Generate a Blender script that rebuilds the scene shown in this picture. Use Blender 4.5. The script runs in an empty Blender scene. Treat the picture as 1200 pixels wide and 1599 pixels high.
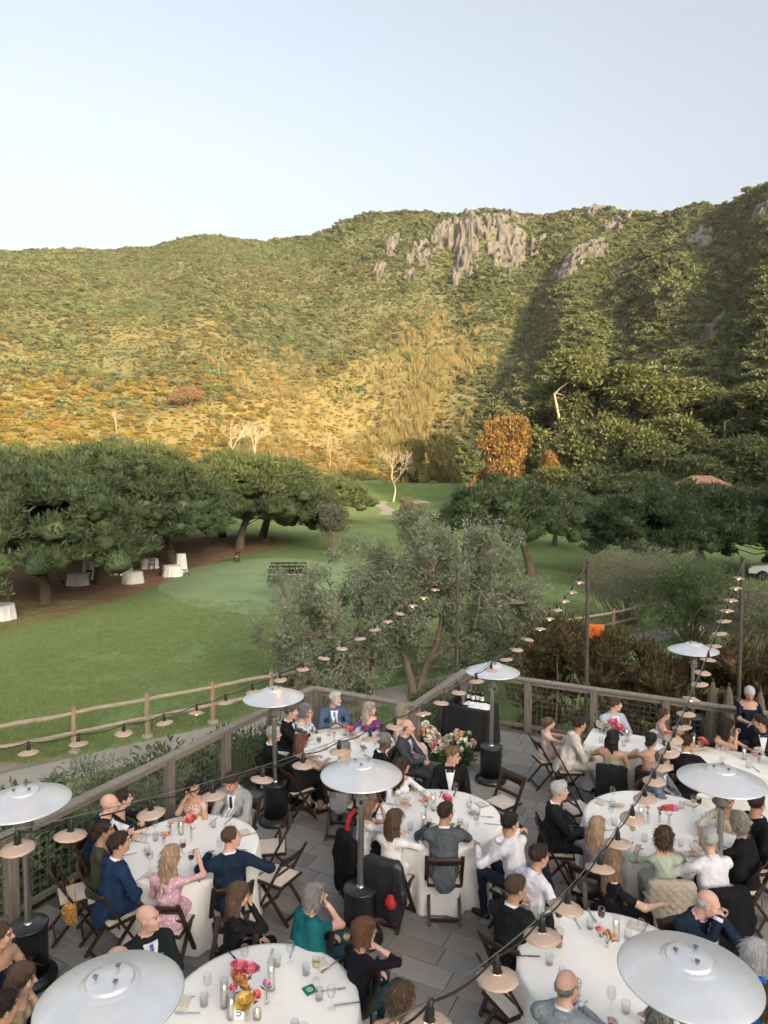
import bpy, bmesh, math, random
import numpy as np
from mathutils import Vector, Matrix, Euler
from math import radians, sin, cos, pi, atan2, hypot
SC=bpy.context.scene
COL=SC.collection
random.seed(5)
# ---------------- camera ----------------
HC=5.2; FPX=1100.0; PITCH=math.atan(60/1100)
cam_d=bpy.data.cameras.new('camera'); cam=bpy.data.objects.new('camera',cam_d); COL.objects.link(cam)
cam_d.sensor_fit='VERTICAL'; cam_d.sensor_height=36.0; cam_d.sensor_width=27.0; cam_d.lens=FPX/1599*36.0
cam_d.clip_start=0.1; cam_d.clip_end=3000
cam.location=(0,0,HC); cam.rotation_euler=(pi/2-PITCH,0,0); SC.camera=cam
# ---------------- sky, sun, exposure ----------------
SUN_AZ=radians(153.5); SUN_EL=radians(11.9)
W=bpy.data.worlds.new('World'); SC.world=W; W.use_nodes=True
nt=W.node_tree; bg=nt.nodes['Background']
sky=nt.nodes.new('ShaderNodeTexSky'); sky.sky_type='NISHITA'; sky.sun_disc=False
sky.sun_elevation=SUN_EL; sky.sun_rotation=SUN_AZ; sky.altitude=50
sky.air_density=1.0; sky.dust_density=10.0; sky.ozone_density=1.0
hs=nt.nodes.new('ShaderNodeHueSaturation'); hs.inputs['Saturation'].default_value=0.47
nt.links.new(sky.outputs[0],hs.inputs['Color']); nt.links.new(hs.outputs[0],bg.inputs['Color'])
bg.inputs['Strength'].default_value=0.15
sun_d=bpy.data.lights.new('sun','SUN'); sun=bpy.data.objects.new('sun',sun_d); COL.objects.link(sun)
sun_d.energy=3.1; sun_d.angle=radians(1.6); sun_d.color=(1.0,0.68,0.30)
sdir=Vector((sin(SUN_AZ)*cos(SUN_EL),cos(SUN_AZ)*cos(SUN_EL),sin(SUN_EL)))
sun.rotation_euler=sdir.to_track_quat('Z','Y').to_euler()
vs=SC.view_settings; vs.view_transform='Standard'; vs.look='None'; vs.gamma=1.0; vs.use_curve_mapping=False; vs.exposure=1.80
SC.cycles.max_bounces=5; SC.cycles.diffuse_bounces=3; SC.cycles.glossy_bounces=3; SC.cycles.transmission_bounces=4; SC.cycles.transparent_max_bounces=6
SC.cycles.caustics_reflective=False; SC.cycles.caustics_refractive=False
SC.cycles.use_denoising=True; SC.cycles.use_adaptive_sampling=True; SC.cycles.adaptive_threshold=.03

# ---------------- helpers ----------------
def pix(px,py,z):
    a=(px-600)/FPX; c=-(py-799.5)/FPX
    d=(a,cos(PITCH)+c*sin(PITCH),-sin(PITCH)+c*cos(PITCH)); t=(z-HC)/d[2]
    return Vector((d[0]*t,d[1]*t,z))
def pixz(px,py,Y):
    a=(px-600)/FPX; c=-(py-799.5)/FPX
    d=(a,cos(PITCH)+c*sin(PITCH),-sin(PITCH)+c*cos(PITCH)); t=Y/d[1]
    return Vector((d[0]*t,Y,HC+d[2]*t))
def tag(o,label=None,cat=None,group=None,kind=None):
    if label: o['label']=label
    if cat: o['category']=cat
    if group: o['group']=group
    if kind: o['kind']=kind
    return o
def empty(name,loc=(0,0,0),rz=0.0,label=None,cat=None,group=None):
    o=bpy.data.objects.new(name,None); COL.objects.link(o); o.location=loc; o.rotation_euler=(0,0,rz); o.empty_display_size=.1
    return tag(o,label,cat,group)
def link(name,me,parent=None,mat=None,loc=None,rot=None,scale=None):
    o=bpy.data.objects.new(name,me); COL.objects.link(o)
    if mat is not None:
        if len(me.materials)==0: me.materials.append(mat)
        elif me.materials[0]!=mat:
            o.material_slots[0].link='OBJECT'; o.material_slots[0].material=mat
    if parent is not None: o.parent=parent
    if loc is not None: o.location=loc
    if rot is not None: o.rotation_euler=rot
    if scale is not None: o.scale=scale if hasattr(scale,'__len__') else (scale,)*3
    return o
def copy_tree(o,parent=None):
    c=o.copy(); COL.objects.link(c); c.parent=parent
    for ch in list(o.children):
        copy_tree(ch,c)
    return c
def np_mesh(name,V,F,smooth=False,mats=(),midx=None):
    """V (n,3); F (m,k) with one k, or list of such arrays"""
    me=bpy.data.meshes.new(name)
    V=np.ascontiguousarray(V,dtype=np.float32)
    Fs=F if isinstance(F,list) else [F]
    Fs=[np.asarray(f,dtype=np.int32) for f in Fs if len(f)]
    nl=sum(f.size for f in Fs); nf=sum(len(f) for f in Fs)
    me.vertices.add(len(V)); me.vertices.foreach_set('co',V.ravel())
    me.loops.add(nl); me.polygons.add(nf)
    me.loops.foreach_set('vertex_index',np.concatenate([f.ravel() for f in Fs]))
    starts=[];p=0
    for f in Fs:
        k=f.shape[1]; starts.append(p+np.arange(len(f))*k); p+=f.size
    me.polygons.foreach_set('loop_start',np.concatenate(starts).astype(np.int32))
    if smooth: me.polygons.foreach_set('use_smooth',np.ones(nf,bool))
    for m in mats: me.materials.append(m)
    if midx is not None: me.polygons.foreach_set('material_index',np.asarray(midx,dtype=np.int32))
    me.update(calc_edges=True)
    return me
class MB:
    """collects simple shapes into one mesh"""
    def __init__(s): s.v=[]; s.f=[]; s.m=[]; s.sm=[]; s.M=None
    def raw(s,vs,fs,mi=0,smooth=False):
        b=len(s.v)
        for v in vs:
            s.v.append(tuple(s.M@Vector(v)) if s.M is not None else tuple(v))
        for f in fs: s.f.append(tuple(b+i for i in f)); s.m.append(mi); s.sm.append(smooth)
    def box(s,c,d,mi=0,R=None,taper=1.0):
        x,y,z=d[0]/2,d[1]/2,d[2]/2; c=Vector(c)
        vs=[Vector((sx*x*(taper if sz>0 else 1),sy*y*(taper if sz>0 else 1),sz*z)) for sz in(-1,1) for sy in(-1,1) for sx in(-1,1)]
        if R is not None: vs=[R@v for v in vs]
        s.raw([v+c for v in vs],[(0,2,3,1),(4,5,7,6),(0,1,5,4),(2,6,7,3),(0,4,6,2),(1,3,7,5)],mi)
    def bar(s,a,b,w,h,mi=0,up=(0,0,1)):
        a=Vector(a);b=Vector(b);d=(b-a);L=d.length;d.normalize();u=Vector(up)
        r=d.cross(u)
        if r.length<1e-4: r=d.cross(Vector((0,1,0)))
        r.normalize();u=r.cross(d)
        R=Matrix((r,d,u)).transposed()
        s.box((a+b)/2,(w,L,h),mi,R)
    def tube(s,pts,rad,n=8,mi=0,caps=True,flat=1.0):
        pts=[Vector(p) for p in pts]
        if not hasattr(rad,'__len__'): rad=[rad]*len(pts)
        vs=[];prev=None
        for i,p in enumerate(pts):
            d=(pts[min(i+1,len(pts)-1)]-pts[max(i-1,0)])
            if d.length<1e-9:d=Vector((0,0,1))
            d.normalize()
            if prev is None:
                a=Vector((0,0,1)) if abs(d.z)<.9 else Vector((1,0,0))
                x=d.cross(a).normalized()
            else:
                x=(prev-d*prev.dot(d))
                x=x.normalized() if x.length>1e-6 else d.orthogonal().normalized()
            prev=x;y=d.cross(x)
            for k in range(n):
                t=2*pi*k/n; vs.append(p+(x*cos(t)+y*sin(t)*flat)*rad[i])
        fs=[(i*n+k,i*n+(k+1)%n,(i+1)*n+(k+1)%n,(i+1)*n+k) for i in range(len(pts)-1) for k in range(n)]
        s.raw(vs,fs,mi,True)
        if caps: s.raw(vs[:n],[tuple(reversed(range(n)))],mi); s.raw(vs[-n:],[tuple(range(n))],mi)
    def lathe(s,prof,n=24,mi=0,c=(0,0,0),smooth=True,wob=None):
        vs=[];c=Vector(c)
        for r,z in prof:
            for k in range(n):
                t=2*pi*k/n; rr=r*(wob(t,r) if wob else 1); vs.append(c+Vector((rr*cos(t),rr*sin(t),z)))
        fs=[(i*n+k,i*n+(k+1)%n,(i+1)*n+(k+1)%n,(i+1)*n+k) for i in range(len(prof)-1) for k in range(n)]
        s.raw(vs,fs,mi,smooth)
    def ell(s,c,r,n=10,m=7,mi=0,R=None):
        vs=[];c=Vector(c)
        for i in range(m+1):
            ph=pi*i/m
            for k in range(n):
                t=2*pi*k/n; v=Vector((r[0]*sin(ph)*cos(t),r[1]*sin(ph)*sin(t),-r[2]*cos(ph)))
                vs.append(c+(R@v if R is not None else v))
        fs=[(i*n+k,i*n+(k+1)%n,(i+1)*n+(k+1)%n,(i+1)*n+k) for i in range(m) for k in range(n)]
        s.raw(vs,fs,mi,True)
    def mesh(s,name,mats=()):
        me=bpy.data.meshes.new(name); me.from_pydata(s.v,[],s.f)
        me.polygons.foreach_set('material_index',s.m); me.polygons.foreach_set('use_smooth',s.sm)
        for m in mats: me.materials.append(m)
        me.update(); return me
    def build(s,name,mat,parent=None,loc=None,rot=None):
        mats=mat if isinstance(mat,(list,tuple)) else [mat]
        return link(name,s.mesh(name,mats),parent,None,loc,rot)
def bevel(o,w=.006,seg=1):
    md=o.modifiers.new('bevel','BEVEL'); md.width=w; md.segments=seg; md.limit_method='ANGLE'; return o

# ---------------- materials ----------------
_MC={}
def srgb(*c):
    return tuple(((x/255)/12.92 if x/255<=.04045 else ((x/255+.055)/1.055)**2.4) for x in c)
def mat(name,col,rough=.6,metal=0.0,var=0.0,vscale=8.0,bump=0.0,bscale=60.0,col2=None,coords='Object',stretch=(1,1,1),spec=.4,island=0.0,instrand=0.0,trans=0.0,sheen=0.0,emit=None,estr=0.0,alpha=None):
    key=(name,)
    if key in _MC: return _MC[key]
    m=bpy.data.materials.new(name); m.use_nodes=True; nt=m.node_tree; N=nt.nodes; L=nt.links
    b=N['Principled BSDF']; b.inputs['Roughness'].default_value=rough; b.inputs['Metallic'].default_value=metal
    b.inputs['Specular IOR Level'].default_value=spec
    col=tuple(col)[:3]
    if trans: b.inputs['Transmission Weight'].default_value=trans
    if sheen: b.inputs['Sheen Weight'].default_value=sheen; b.inputs['Sheen Roughness'].default_value=.5
    if emit is not None: b.inputs['Emission Color'].default_value=(*emit,1); b.inputs['Emission Strength'].default_value=estr
    if alpha is not None: b.inputs['Alpha'].default_value=alpha
    out=None
    tc=N.new('ShaderNodeTexCoord'); mp=N.new('ShaderNodeMapping'); mp.inputs['Scale'].default_value=stretch
    L.new(tc.outputs[coords],mp.inputs['Vector'])
    if var>0 or col2 is not None:
        nz=N.new('ShaderNodeTexNoise'); nz.inputs['Scale'].default_value=vscale; nz.inputs['Detail'].default_value=5; nz.inputs['Roughness'].default_value=.6
        L.new(mp.outputs[0],nz.inputs['Vector'])
        cr=N.new('ShaderNodeValToRGB'); e=cr.color_ramp.elements
        e[0].position=.32;e[1].position=.68
        c2=tuple(col2)[:3] if col2 is not None else tuple(min(1,c*(1+var)) for c in col)
        c1=col if col2 is not None else tuple(c*(1-var) for c in col)
        e[0].color=(*c1,1);e[1].color=(*c2,1)
        L.new(nz.outputs['Fac'],cr.inputs[0]); out=cr.outputs[0]
    if island>0 or instrand>0:
        hsv=N.new('ShaderNodeHueSaturation')
        if out is not None: L.new(out,hsv.inputs['Color'])
        else: hsv.inputs['Color'].default_value=(*col,1)
        if island>0:
            g=N.new('ShaderNodeNewGeometry'); src=g.outputs['Random Per Island']; amt=island
        else:
            g=N.new('ShaderNodeObjectInfo'); src=g.outputs['Random']; amt=instrand
        mr=N.new('ShaderNodeMapRange'); mr.inputs['To Min'].default_value=1-amt; mr.inputs['To Max'].default_value=1+amt
        L.new(src,mr.inputs['Value']); L.new(mr.outputs[0],hsv.inputs['Value'])
        mr2=N.new('ShaderNodeMapRange'); mr2.inputs['To Min'].default_value=.5-.035*min(1,amt*2.5); mr2.inputs['To Max'].default_value=.5+.02*min(1,amt*2.5)
        mm=N.new('ShaderNodeMath'); mm.operation='FRACT'; mu=N.new('ShaderNodeMath'); mu.operation='MULTIPLY'; mu.inputs[1].default_value=7.31
        L.new(src,mu.inputs[0]); L.new(mu.outputs[0],mm.inputs[0]); L.new(mm.outputs[0],mr2.inputs['Value']); L.new(mr2.outputs[0],hsv.inputs['Hue'])
        out=hsv.outputs[0]
    if out is not None: L.new(out,b.inputs['Base Color'])
    else: b.inputs['Base Color'].default_value=(*col,1)
    if bump>0:
        n2=N.new('ShaderNodeTexNoise'); n2.inputs['Scale'].default_value=bscale; n2.inputs['Detail'].default_value=4
        L.new(mp.outputs[0],n2.inputs['Vector'])
        bp=N.new('ShaderNodeBump'); bp.inputs['Strength'].default_value=min(1,bump); bp.inputs['Distance'].default_value=.02
        L.new(n2.outputs['Fac'],bp.inputs['Height']); L.new(bp.outputs[0],b.inputs['Normal'])
    m.diffuse_color=(*col,1)
    _MC[key]=m; return m
def leafmat(name,col,rough=.6,island=.35,translucent=.25,col2=None,vscale=.35):
    """leaves: principled with a little translucency, colour varying per leaf and per clump"""
    if (name,) in _MC: return _MC[(name,)]
    m=mat(name,col,rough,island=island,col2=col2 if col2 is not None else tuple(c*1.35 for c in col),vscale=vscale,spec=.25)
    nt=m.node_tree;N=nt.nodes;L=nt.links;b=N['Principled BSDF'];o=N['Material Output']
    tr=N.new('ShaderNodeBsdfTranslucent'); mx=N.new('ShaderNodeMixShader'); mx.inputs[0].default_value=translucent
    src=b.inputs['Base Color'].links[0].from_socket
    L.new(src,tr.inputs['Color']); L.new(b.outputs[0],mx.inputs[1]); L.new(tr.outputs[0],mx.inputs[2]); L.new(mx.outputs[0],o.inputs['Surface'])
    return m

# ---------------- foliage arrays ----------------
def rand_dirs(rs,n):
    v=rs.normal(size=(n,3)); return v/np.linalg.norm(v,axis=1,keepdims=True)
def leaf_tris(rs,P,D,ln,w,jit=.35):
    """one kite-shaped leaf (2 triangles folded as one quad) at each P pointing along D"""
    n=len(P); D=D+rs.normal(size=(n,3))*jit; D/=np.linalg.norm(D,axis=1,keepdims=True)
    S=np.cross(D,rand_dirs(rs,n)); S/=np.linalg.norm(S,axis=1,keepdims=True)+1e-9
    l=(ln*(.7+.6*rs.rand(n)))[:,None]; ww=(w*(.7+.6*rs.rand(n)))[:,None]
    V=np.stack([P,P+D*l*.5+S*ww*.5,P+D*l,P+D*l*.5-S*ww*.5],1).reshape(-1,3)
    F=np.arange(4*n).reshape(n,4)
    return V,F
def clump_points(rs,clumps,n_per,shell=.55,up=0.0):
    """points spread in ellipsoidal clumps (list of cx,cy,cz,rx,ry,rz); outward direction"""
    P=[];D=[]
    for c in clumps:
        c=np.array(c); n=int(n_per*max(.3,(c[3]*c[4]*c[5])**(1/3.)))if n_per<0 else n_per
        n=abs(n); d=rand_dirs(rs,n)
        if up: d[:,2]=np.where(d[:,2]<-.2,-d[:,2]*up+d[:,2]*(1-up),d[:,2])
        r=(shell+(1-shell)*rs.rand(n))[:,None]
        P.append(c[:3]+d*r*c[3:6]); D.append(d)
    return np.concatenate(P),np.concatenate(D)
def join_arrays(parts):
    V=[];F=[];o=0
    for v,f in parts: V.append(v);F.append(f+o);o+=len(v)
    return np.concatenate(V),np.concatenate(F)
def blob_arrays(rs,clumps,scale=.8,n=8,m=6,noise=.15):
    parts=[]
    th=np.arange(n)*2*pi/n; ph=np.linspace(0,pi,m+1)
    base=np.stack([np.outer(np.sin(ph),np.cos(th)),np.outer(np.sin(ph),np.sin(th)),np.outer(-np.cos(ph),np.ones(n))],-1).reshape(-1,3)
    idx=np.arange((m+1)*n).reshape(m+1,n)
    F=np.stack([idx[:-1],np.roll(idx,-1,1)[:-1],np.roll(idx,-1,1)[1:],idx[1:]],-1).reshape(-1,4)
    for c in clumps:
        c=np.array(c); b=base*(1+noise*rs.normal(size=(len(base),1)))
        parts.append((c[:3]+b*c[3:6]*scale,F))
    return join_arrays(parts)
# ---- terrain height: valley floor, seen hills, unseen ridges behind shaped to cast shade ----
_TP=[ # pixel-free table: azimuth deg (0 = +Y, clockwise), foot r, ridge r, ridge z, convexity
(-180,80,140,34,1.1),(-150,100,240,30,1.1),(-120,150,350,60,1.1),(-90,165,400,105,1.1),(-60,165,440,132,1.1),(-42,165,470,140,1.1),
(-28.6,165,478,141,1.12),(-24,168,474,144,1.12),(-20,172,470,146,1.12),(-17.2,176,468,151,1.12),(-14.3,180,464,159,1.12),(-11.3,186,470,157,1.12),
(-8.3,194,485,163,1.15),(-5.7,203,468,160,1.2),(-3.6,210,452,165,1.3),(-1.5,214,440,167,1.35),(1,216,430,165,1.4),(4.2,210,418,157,1.45),(6,206,410,153,1.5),
(7.2,202,404,155,1.55),(9.8,190,408,152,1.5),(11.8,178,424,156,1.35),(14.3,162,405,152,1.3),(16.2,150,396,149,1.3),(18.1,142,388,144,1.25),
(20.4,136,376,134,1.2),(22.7,128,352,131,1.2),(24.5,122,336,123,1.2),(26.6,116,312,121,1.25),(27.2,114,303,120,1.25),(28.6,110,290,116,1.2),(34,104,262,112,1.2),
(45,96,235,112,1.1),(60,88,215,112,1.1),(75,80,200,100,1.1),(90,75,190,84,1.1),(110,70,160,55,1.1),(130,66,140,44,1.1),(150,66,130,42,1.1),(170,70,130,36,1.1),(180,80,140,34,1.1)]
_TP=np.array(_TP,float); _TP[:,3]-=np.interp(_TP[:,0],[-60,-40,18,22,25,28,34,45],[0,3.5,3.5,5,8.5,11.5,5,-3])
_az=np.arange(-180,180.01,.25); _k=np.exp(-.5*(np.arange(-16,17)*.25/1.1)**2); _k/=_k.sum()
_TS=[np.convolve(np.pad(np.interp(_az,_TP[:,0],_TP[:,i]),16,mode='edge'),_k,'valid') for i in range(1,5)]
_rng=np.random.RandomState(7)
_lat=_rng.rand(64,64)
def vnoise(x,y):
    xi=np.floor(x).astype(int); yi=np.floor(y).astype(int); fx=x-xi; fy=y-yi
    fx=fx*fx*(3-2*fx); fy=fy*fy*(3-2*fy)
    g=lambda a,b:_lat[a%64,b%64]
    return (g(xi,yi)*(1-fx)+g(xi+1,yi)*fx)*(1-fy)+(g(xi,yi+1)*(1-fx)+g(xi+1,yi+1)*fx)*fy
def fbm(x,y,o=4):
    s=0;a=.5
    for i in range(o):
        s=s+a*(vnoise(x+i*17.3,y-i*9.1)-.5); x=x*2.03;y=y*2.03;a*=.5
    return s
LAWN=-1.9
def terrain(x,y):
    x=np.asarray(x,float); y=np.asarray(y,float)
    r=np.hypot(x,y); az=np.degrees(np.arctan2(x,y))
    azw=az+9.0*fbm(r/60.,az*0+3.3,2)*np.clip(r/250,0,1)
    f,R,H,c=[np.interp(az,_az,q) for q in _TS]
    t=(r-f)/(R-f)
    up=np.clip(t,0,1)**c
    back=1-.35*np.clip(t-1,0,3)**1.0
    # gentle rise of the valley floor towards the head of the valley
    zf=LAWN+5.5*np.clip((y-120)/90,0,1)**1.3*np.clip(1-np.abs(x-10)/140,0,1)
    h=zf+(H-zf)*np.where(t<1,up,np.clip(back,-.2,1))
    m=np.clip(t*3,0,1)*np.clip(1.15-t,0.0,1)
    h=h+m*(40*fbm(x/70.,y/70.,3)+9*fbm(x/17.,y/17.,3))+np.clip(t*3,0,1)*2.2*fbm(x/6.,y/6.,2)
    # spurs and gullies running down the right-hand slope
    gul=np.sin(np.radians(azw)*52+.6)*np.clip((az-5)/6,0,1)*np.clip((60-az)/10,0,1)
    h=h+3.5*gul*np.clip(t*2,0,1)*np.clip((1-t)*2.2,0,1)
    return h
# ================= LAND =================
def hillmask(x,y):
    r=np.hypot(x,y); az=np.degrees(np.arctan2(x,y)); f,R,H,c=[np.interp(az,_az,q) for q in _TS]
    return (r-f)/(R-f),az
def dry_sun_field(x,y):  # dry plants, plus low sunlight's gold put into the lower left slope's colour
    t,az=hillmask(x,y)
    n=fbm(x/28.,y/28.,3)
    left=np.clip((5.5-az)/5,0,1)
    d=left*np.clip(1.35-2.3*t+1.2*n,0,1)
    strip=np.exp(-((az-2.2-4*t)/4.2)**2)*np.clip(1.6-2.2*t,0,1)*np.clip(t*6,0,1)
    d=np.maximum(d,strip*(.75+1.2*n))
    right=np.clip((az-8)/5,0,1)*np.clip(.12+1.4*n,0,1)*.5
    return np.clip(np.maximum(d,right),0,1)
def build_terrain():
    fr=np.concatenate([np.arange(-180,-36,3.0),np.arange(-36,36,.36),np.arange(36,180,3.0)])
    rr=np.concatenate([[.5,6,12,18,24],np.geomspace(30,110,22),np.linspace(114,520,125),np.linspace(530,600,6)])
    A,Rr=np.meshgrid(np.radians(fr),rr); X=Rr*np.sin(A); Y=Rr*np.cos(A); Z=terrain(X,Y)
    na=len(fr);nr=len(rr); idx=np.arange(na*nr).reshape(nr,na)
    F=np.stack([idx[:-1],idx[1:],np.roll(idx,-1,1)[1:],np.roll(idx,-1,1)[:-1]],-1).reshape(-1,4)
    me=np_mesh('terrain',np.stack([X,Y,Z],-1).reshape(-1,3),F,True)
    t,az=hillmask(X.ravel(),Y.ravel())
    a=me.attributes.new('hill','FLOAT','POINT'); a.data.foreach_set('value',np.clip(t*14+.3+4*fbm(X.ravel()/9.,Y.ravel()/9.,3),0,1).astype(np.float32))
    a=me.attributes.new('dry','FLOAT','POINT'); a.data.foreach_set('value',dry_sun_field(X.ravel(),Y.ravel()).astype(np.float32))
    m=bpy.data.materials.new('terrain_ground'); m.use_nodes=True; N=m.node_tree.nodes; L=m.node_tree.links; b=N['Principled BSDF']; b.inputs['Roughness'].default_value=.9; b.inputs['Specular IOR Level'].default_value=.1
    tc=N.new('ShaderNodeTexCoord')
    def noise(s,det=5,rough=.6,stretch=None):
        n=N.new('ShaderNodeTexNoise'); n.inputs['Scale'].default_value=s; n.inputs['Detail'].default_value=det; n.inputs['Roughness'].default_value=rough
        if stretch:
            mp=N.new('ShaderNodeMapping'); mp.inputs['Scale'].default_value=stretch; mp.inputs['Rotation'].default_value=(0,0,.5); L.new(tc.outputs['Object'],mp.inputs[0]); L.new(mp.outputs[0],n.inputs['Vector'])
        else: L.new(tc.outputs['Object'],n.inputs['Vector'])
        return n.outputs['Fac']
    def ramp(src,*st):
        r=N.new('ShaderNodeValToRGB'); e=r.color_ramp.elements
        while len(e)<len(st): e.new(.5)
        for k,(p,c) in zip(e,st): k.position=p;k.color=(*c,1)
        L.new(src,r.inputs[0]); return r.outputs[0]
    def mix(f,a,b_,mode='MIX'):
        x=N.new('ShaderNodeMix'); x.data_type='RGBA'; x.blend_type=mode
        if isinstance(f,float): x.inputs['Factor'].default_value=f
        else: L.new(f,x.inputs['Factor'])
        for i,s in ((6,a),(7,b_)):
            if isinstance(s,tuple): x.inputs[i].default_value=(*s,1)
            else: L.new(s,x.inputs[i])
        return x.outputs[2]
    lawn=ramp(noise(.16,8,.72,(1,.45,1)),(.26,(.135,.195,.070)),(.5,(.195,.265,.105)),(.76,(.285,.335,.155)))
    lawn=mix(ramp(noise(14,3,.7),(.3,(.55,.55,.55)),(.7,(1.3,1.3,1.3))),(0,0,0),lawn,'MIX') if False else lawn
    fine=ramp(noise(9,4,.75,(1,.25,1)),(.3,(.62,.66,.55)),(.7,(1.25,1.22,1.2)))
    lawn=mix(1.0,lawn,fine,'MULTIPLY')
    green=ramp(noise(.12,6,.65),(.3,(.085,.10,.05)),(.55,(.115,.125,.065)),(.75,(.17,.15,.095)))
    dry=ramp(noise(.16,7,.7),(.3,(.13,.13,.045)),(.5,(.20,.17,.07)),(.68,(.26,.205,.11)))  # dry plant tone with sunlight gold mixed in
    at=N.new('ShaderNodeAttribute'); at.attribute_name='dry'; ah=N.new('ShaderNodeAttribute'); ah.attribute_name='hill'
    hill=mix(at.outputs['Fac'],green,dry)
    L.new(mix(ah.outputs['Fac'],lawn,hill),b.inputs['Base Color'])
    bp=N.new('ShaderNodeBump'); bp.inputs['Strength'].default_value=.5; bp.inputs['Distance'].default_value=.08; L.new(noise(7,4,.7),bp.inputs['Height']); L.new(bp.outputs[0],b.inputs['Normal'])
    me.materials.append(m)
    tag(link('terrain',me),'grassy valley floor rising into scrub covered hills',kind='structure')
build_terrain()

def sheet(name,pts,z,mat_,sub=0,label=None,zfun=None):
    """flat sheet on the ground from an outline of plan points"""
    bm=bmesh.new(); vs=[bm.verts.new((p[0],p[1],z)) for p in pts]; bm.faces.new(vs)
    bmesh.ops.triangulate(bm,faces=bm.faces[:])
    for _ in range(sub): bmesh.ops.subdivide_edges(bm,edges=bm.edges[:],cuts=1,use_grid_fill=True)
    if zfun:
        for v in bm.verts: v.co.z=zfun(v.co.x,v.co.y)+z
    bm.normal_update()
    for f in bm.faces:
        if f.normal.z<0: f.normal_flip()
    me=bpy.data.meshes.new(name); bm.to_mesh(me); bm.free(); me.materials.append(mat_)
    return tag(link(name,me),label,kind='structure')
M_straw=mat('pine_straw',(.22,.125,.07),.95,col2=(.33,.20,.12),vscale=.9,bump=.6,bscale=9)
M_green=mat('putting_turf',(.235,.315,.145),.9,var=.14,vscale=.35,bump=.15,bscale=20)
M_path=mat('path_concrete',(.34,.31,.27),.85,var=.14,vscale=1.2,bump=.2,bscale=40)
M_dirt=mat('bare_dirt',(.20,.165,.125),.95,col2=(.31,.265,.21),vscale=.8,bump=.5,bscale=8)
M_sand=mat('bunker_sand',(.55,.50,.40),.95,var=.1,vscale=2,bump=.3,bscale=15)
def gp(px,py,z=LAWN): return pix(px,py,z)
sheet('pine_bed',[gp(-260,1010),gp(-60,1000),gp(0,988),gp(110,962),gp(200,930),gp(272,906),gp(330,880),gp(395,862),gp(440,850),gp(430,838),gp(330,834),gp(150,836),gp(0,838),gp(-260,850)],LAWN+.012,M_straw,0,'brown pine needle bed under the pines')
pg=[]
for k in range(40):
    t=2*pi*k/40; c=gp(395,905); pg.append((c.x+1.0+6.6*cos(t)+.7*sin(2*t)+.25*sin(9*t),c.y+11.5*sin(t)+.9*cos(3*t)+.3*cos(8*t)))
sheet('putting_green',pg,LAWN+.016,M_green,0,'pale mown putting green on the lawn')
# concrete path along the rail fence
FP=[Vector((-7.9+1.5*k,17.6+1.09*k)) for k in range(-5,16)]
fd=Vector((1.5,1.09)).normalized(); fn=Vector((fd.y,-fd.x))
pa=[FP[0]+fn*.45,FP[6]+fn*.35,FP[12]+fn*.4,FP[20]+fn*.5]; pb=[FP[20]+fn*1.9,FP[12]+fn*1.8,FP[6]+fn*1.7,FP[0]+fn*1.7]
sheet('footpath',pa+pb,LAWN+.02,M_path,0,'curving pale concrete footpath below the terrace')
da=[FP[1]-fn*.2,FP[4]-fn*.3,FP[6]-fn*.2,FP[6]+fn*.3,FP[1]+fn*.3]; da=[FP[0]-fn*1.9,FP[2]-fn*1.3,FP[4]-fn*.7,FP[5]+fn*.1,FP[5]+fn*.3,FP[0]+fn*.3]
sheet('dirt_patch',da,LAWN+.009,M_dirt,0,'bare worn dirt beside the footpath')
# far raised tee, sand, paths at the head of the valley
def mound(name,c,rx,ry,h,mat_,label,rot=0):
    n=36;m=8;V=[];F=[]
    for i in range(m+1):
        q=i/m
        for k in range(n):
            t=2*pi*k/n; w=1+.10*sin(2*t+1)+.06*sin(3*t)
            x=rx*q*cos(t)*w;y=ry*q*sin(t)*w
            hh=h*(1 if q<.6 else .5+.5*cos(pi*(q-.6)/.4))
            X=c[0]+x*cos(rot)-y*sin(rot);Y=c[1]+x*sin(rot)+y*cos(rot)
            V.append((X,Y,float(terrain(X,Y))*(0 if q<.6 else 1)+(float(terrain(c[0],c[1]))if q<.6 else 0)+hh+.03))
    for i in range(m):
        for k in range(n): F.append((i*n+k,(i+1)*n+k,(i+1)*n+(k+1)%n,i*n+(k+1)%n))
    me=bpy.data.meshes.new(name);me.from_pydata(V,[],F)
    for p in me.polygons:p.use_smooth=True
    me.materials.append(mat_); return tag(link(name,me),label,kind='structure')
M_tee=mat('tee_turf',(.10,.15,.035),.9,var=.15,vscale=.4,bump=.3,bscale=6)
mound('tee_mound',(7,168),19,20,2.4,M_tee,'raised green golf tee at the head of the valley')
mound('sand_bunker',(6.6,146),2.6,2.2,.35,M_sand,'small pale sand bunker by the raised tee')
sheet('cart_path',[(-1,120),(-.2,131),(-2.3,142),(-2.6,160),(1.6,160),(.2,142),(1.9,131),(1.2,120)],.05,M_path,3,'pale cart path near the raised tee',zfun=lambda x,y:float(terrain(x,y)))
sheet('cart_path',[(-14,118.2),(26,121.2),(26,122.2),(-14,119.2)],.05,M_path,2,'thin pale path crossing the valley floor',zfun=lambda x,y:float(terrain(x,y)))

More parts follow.
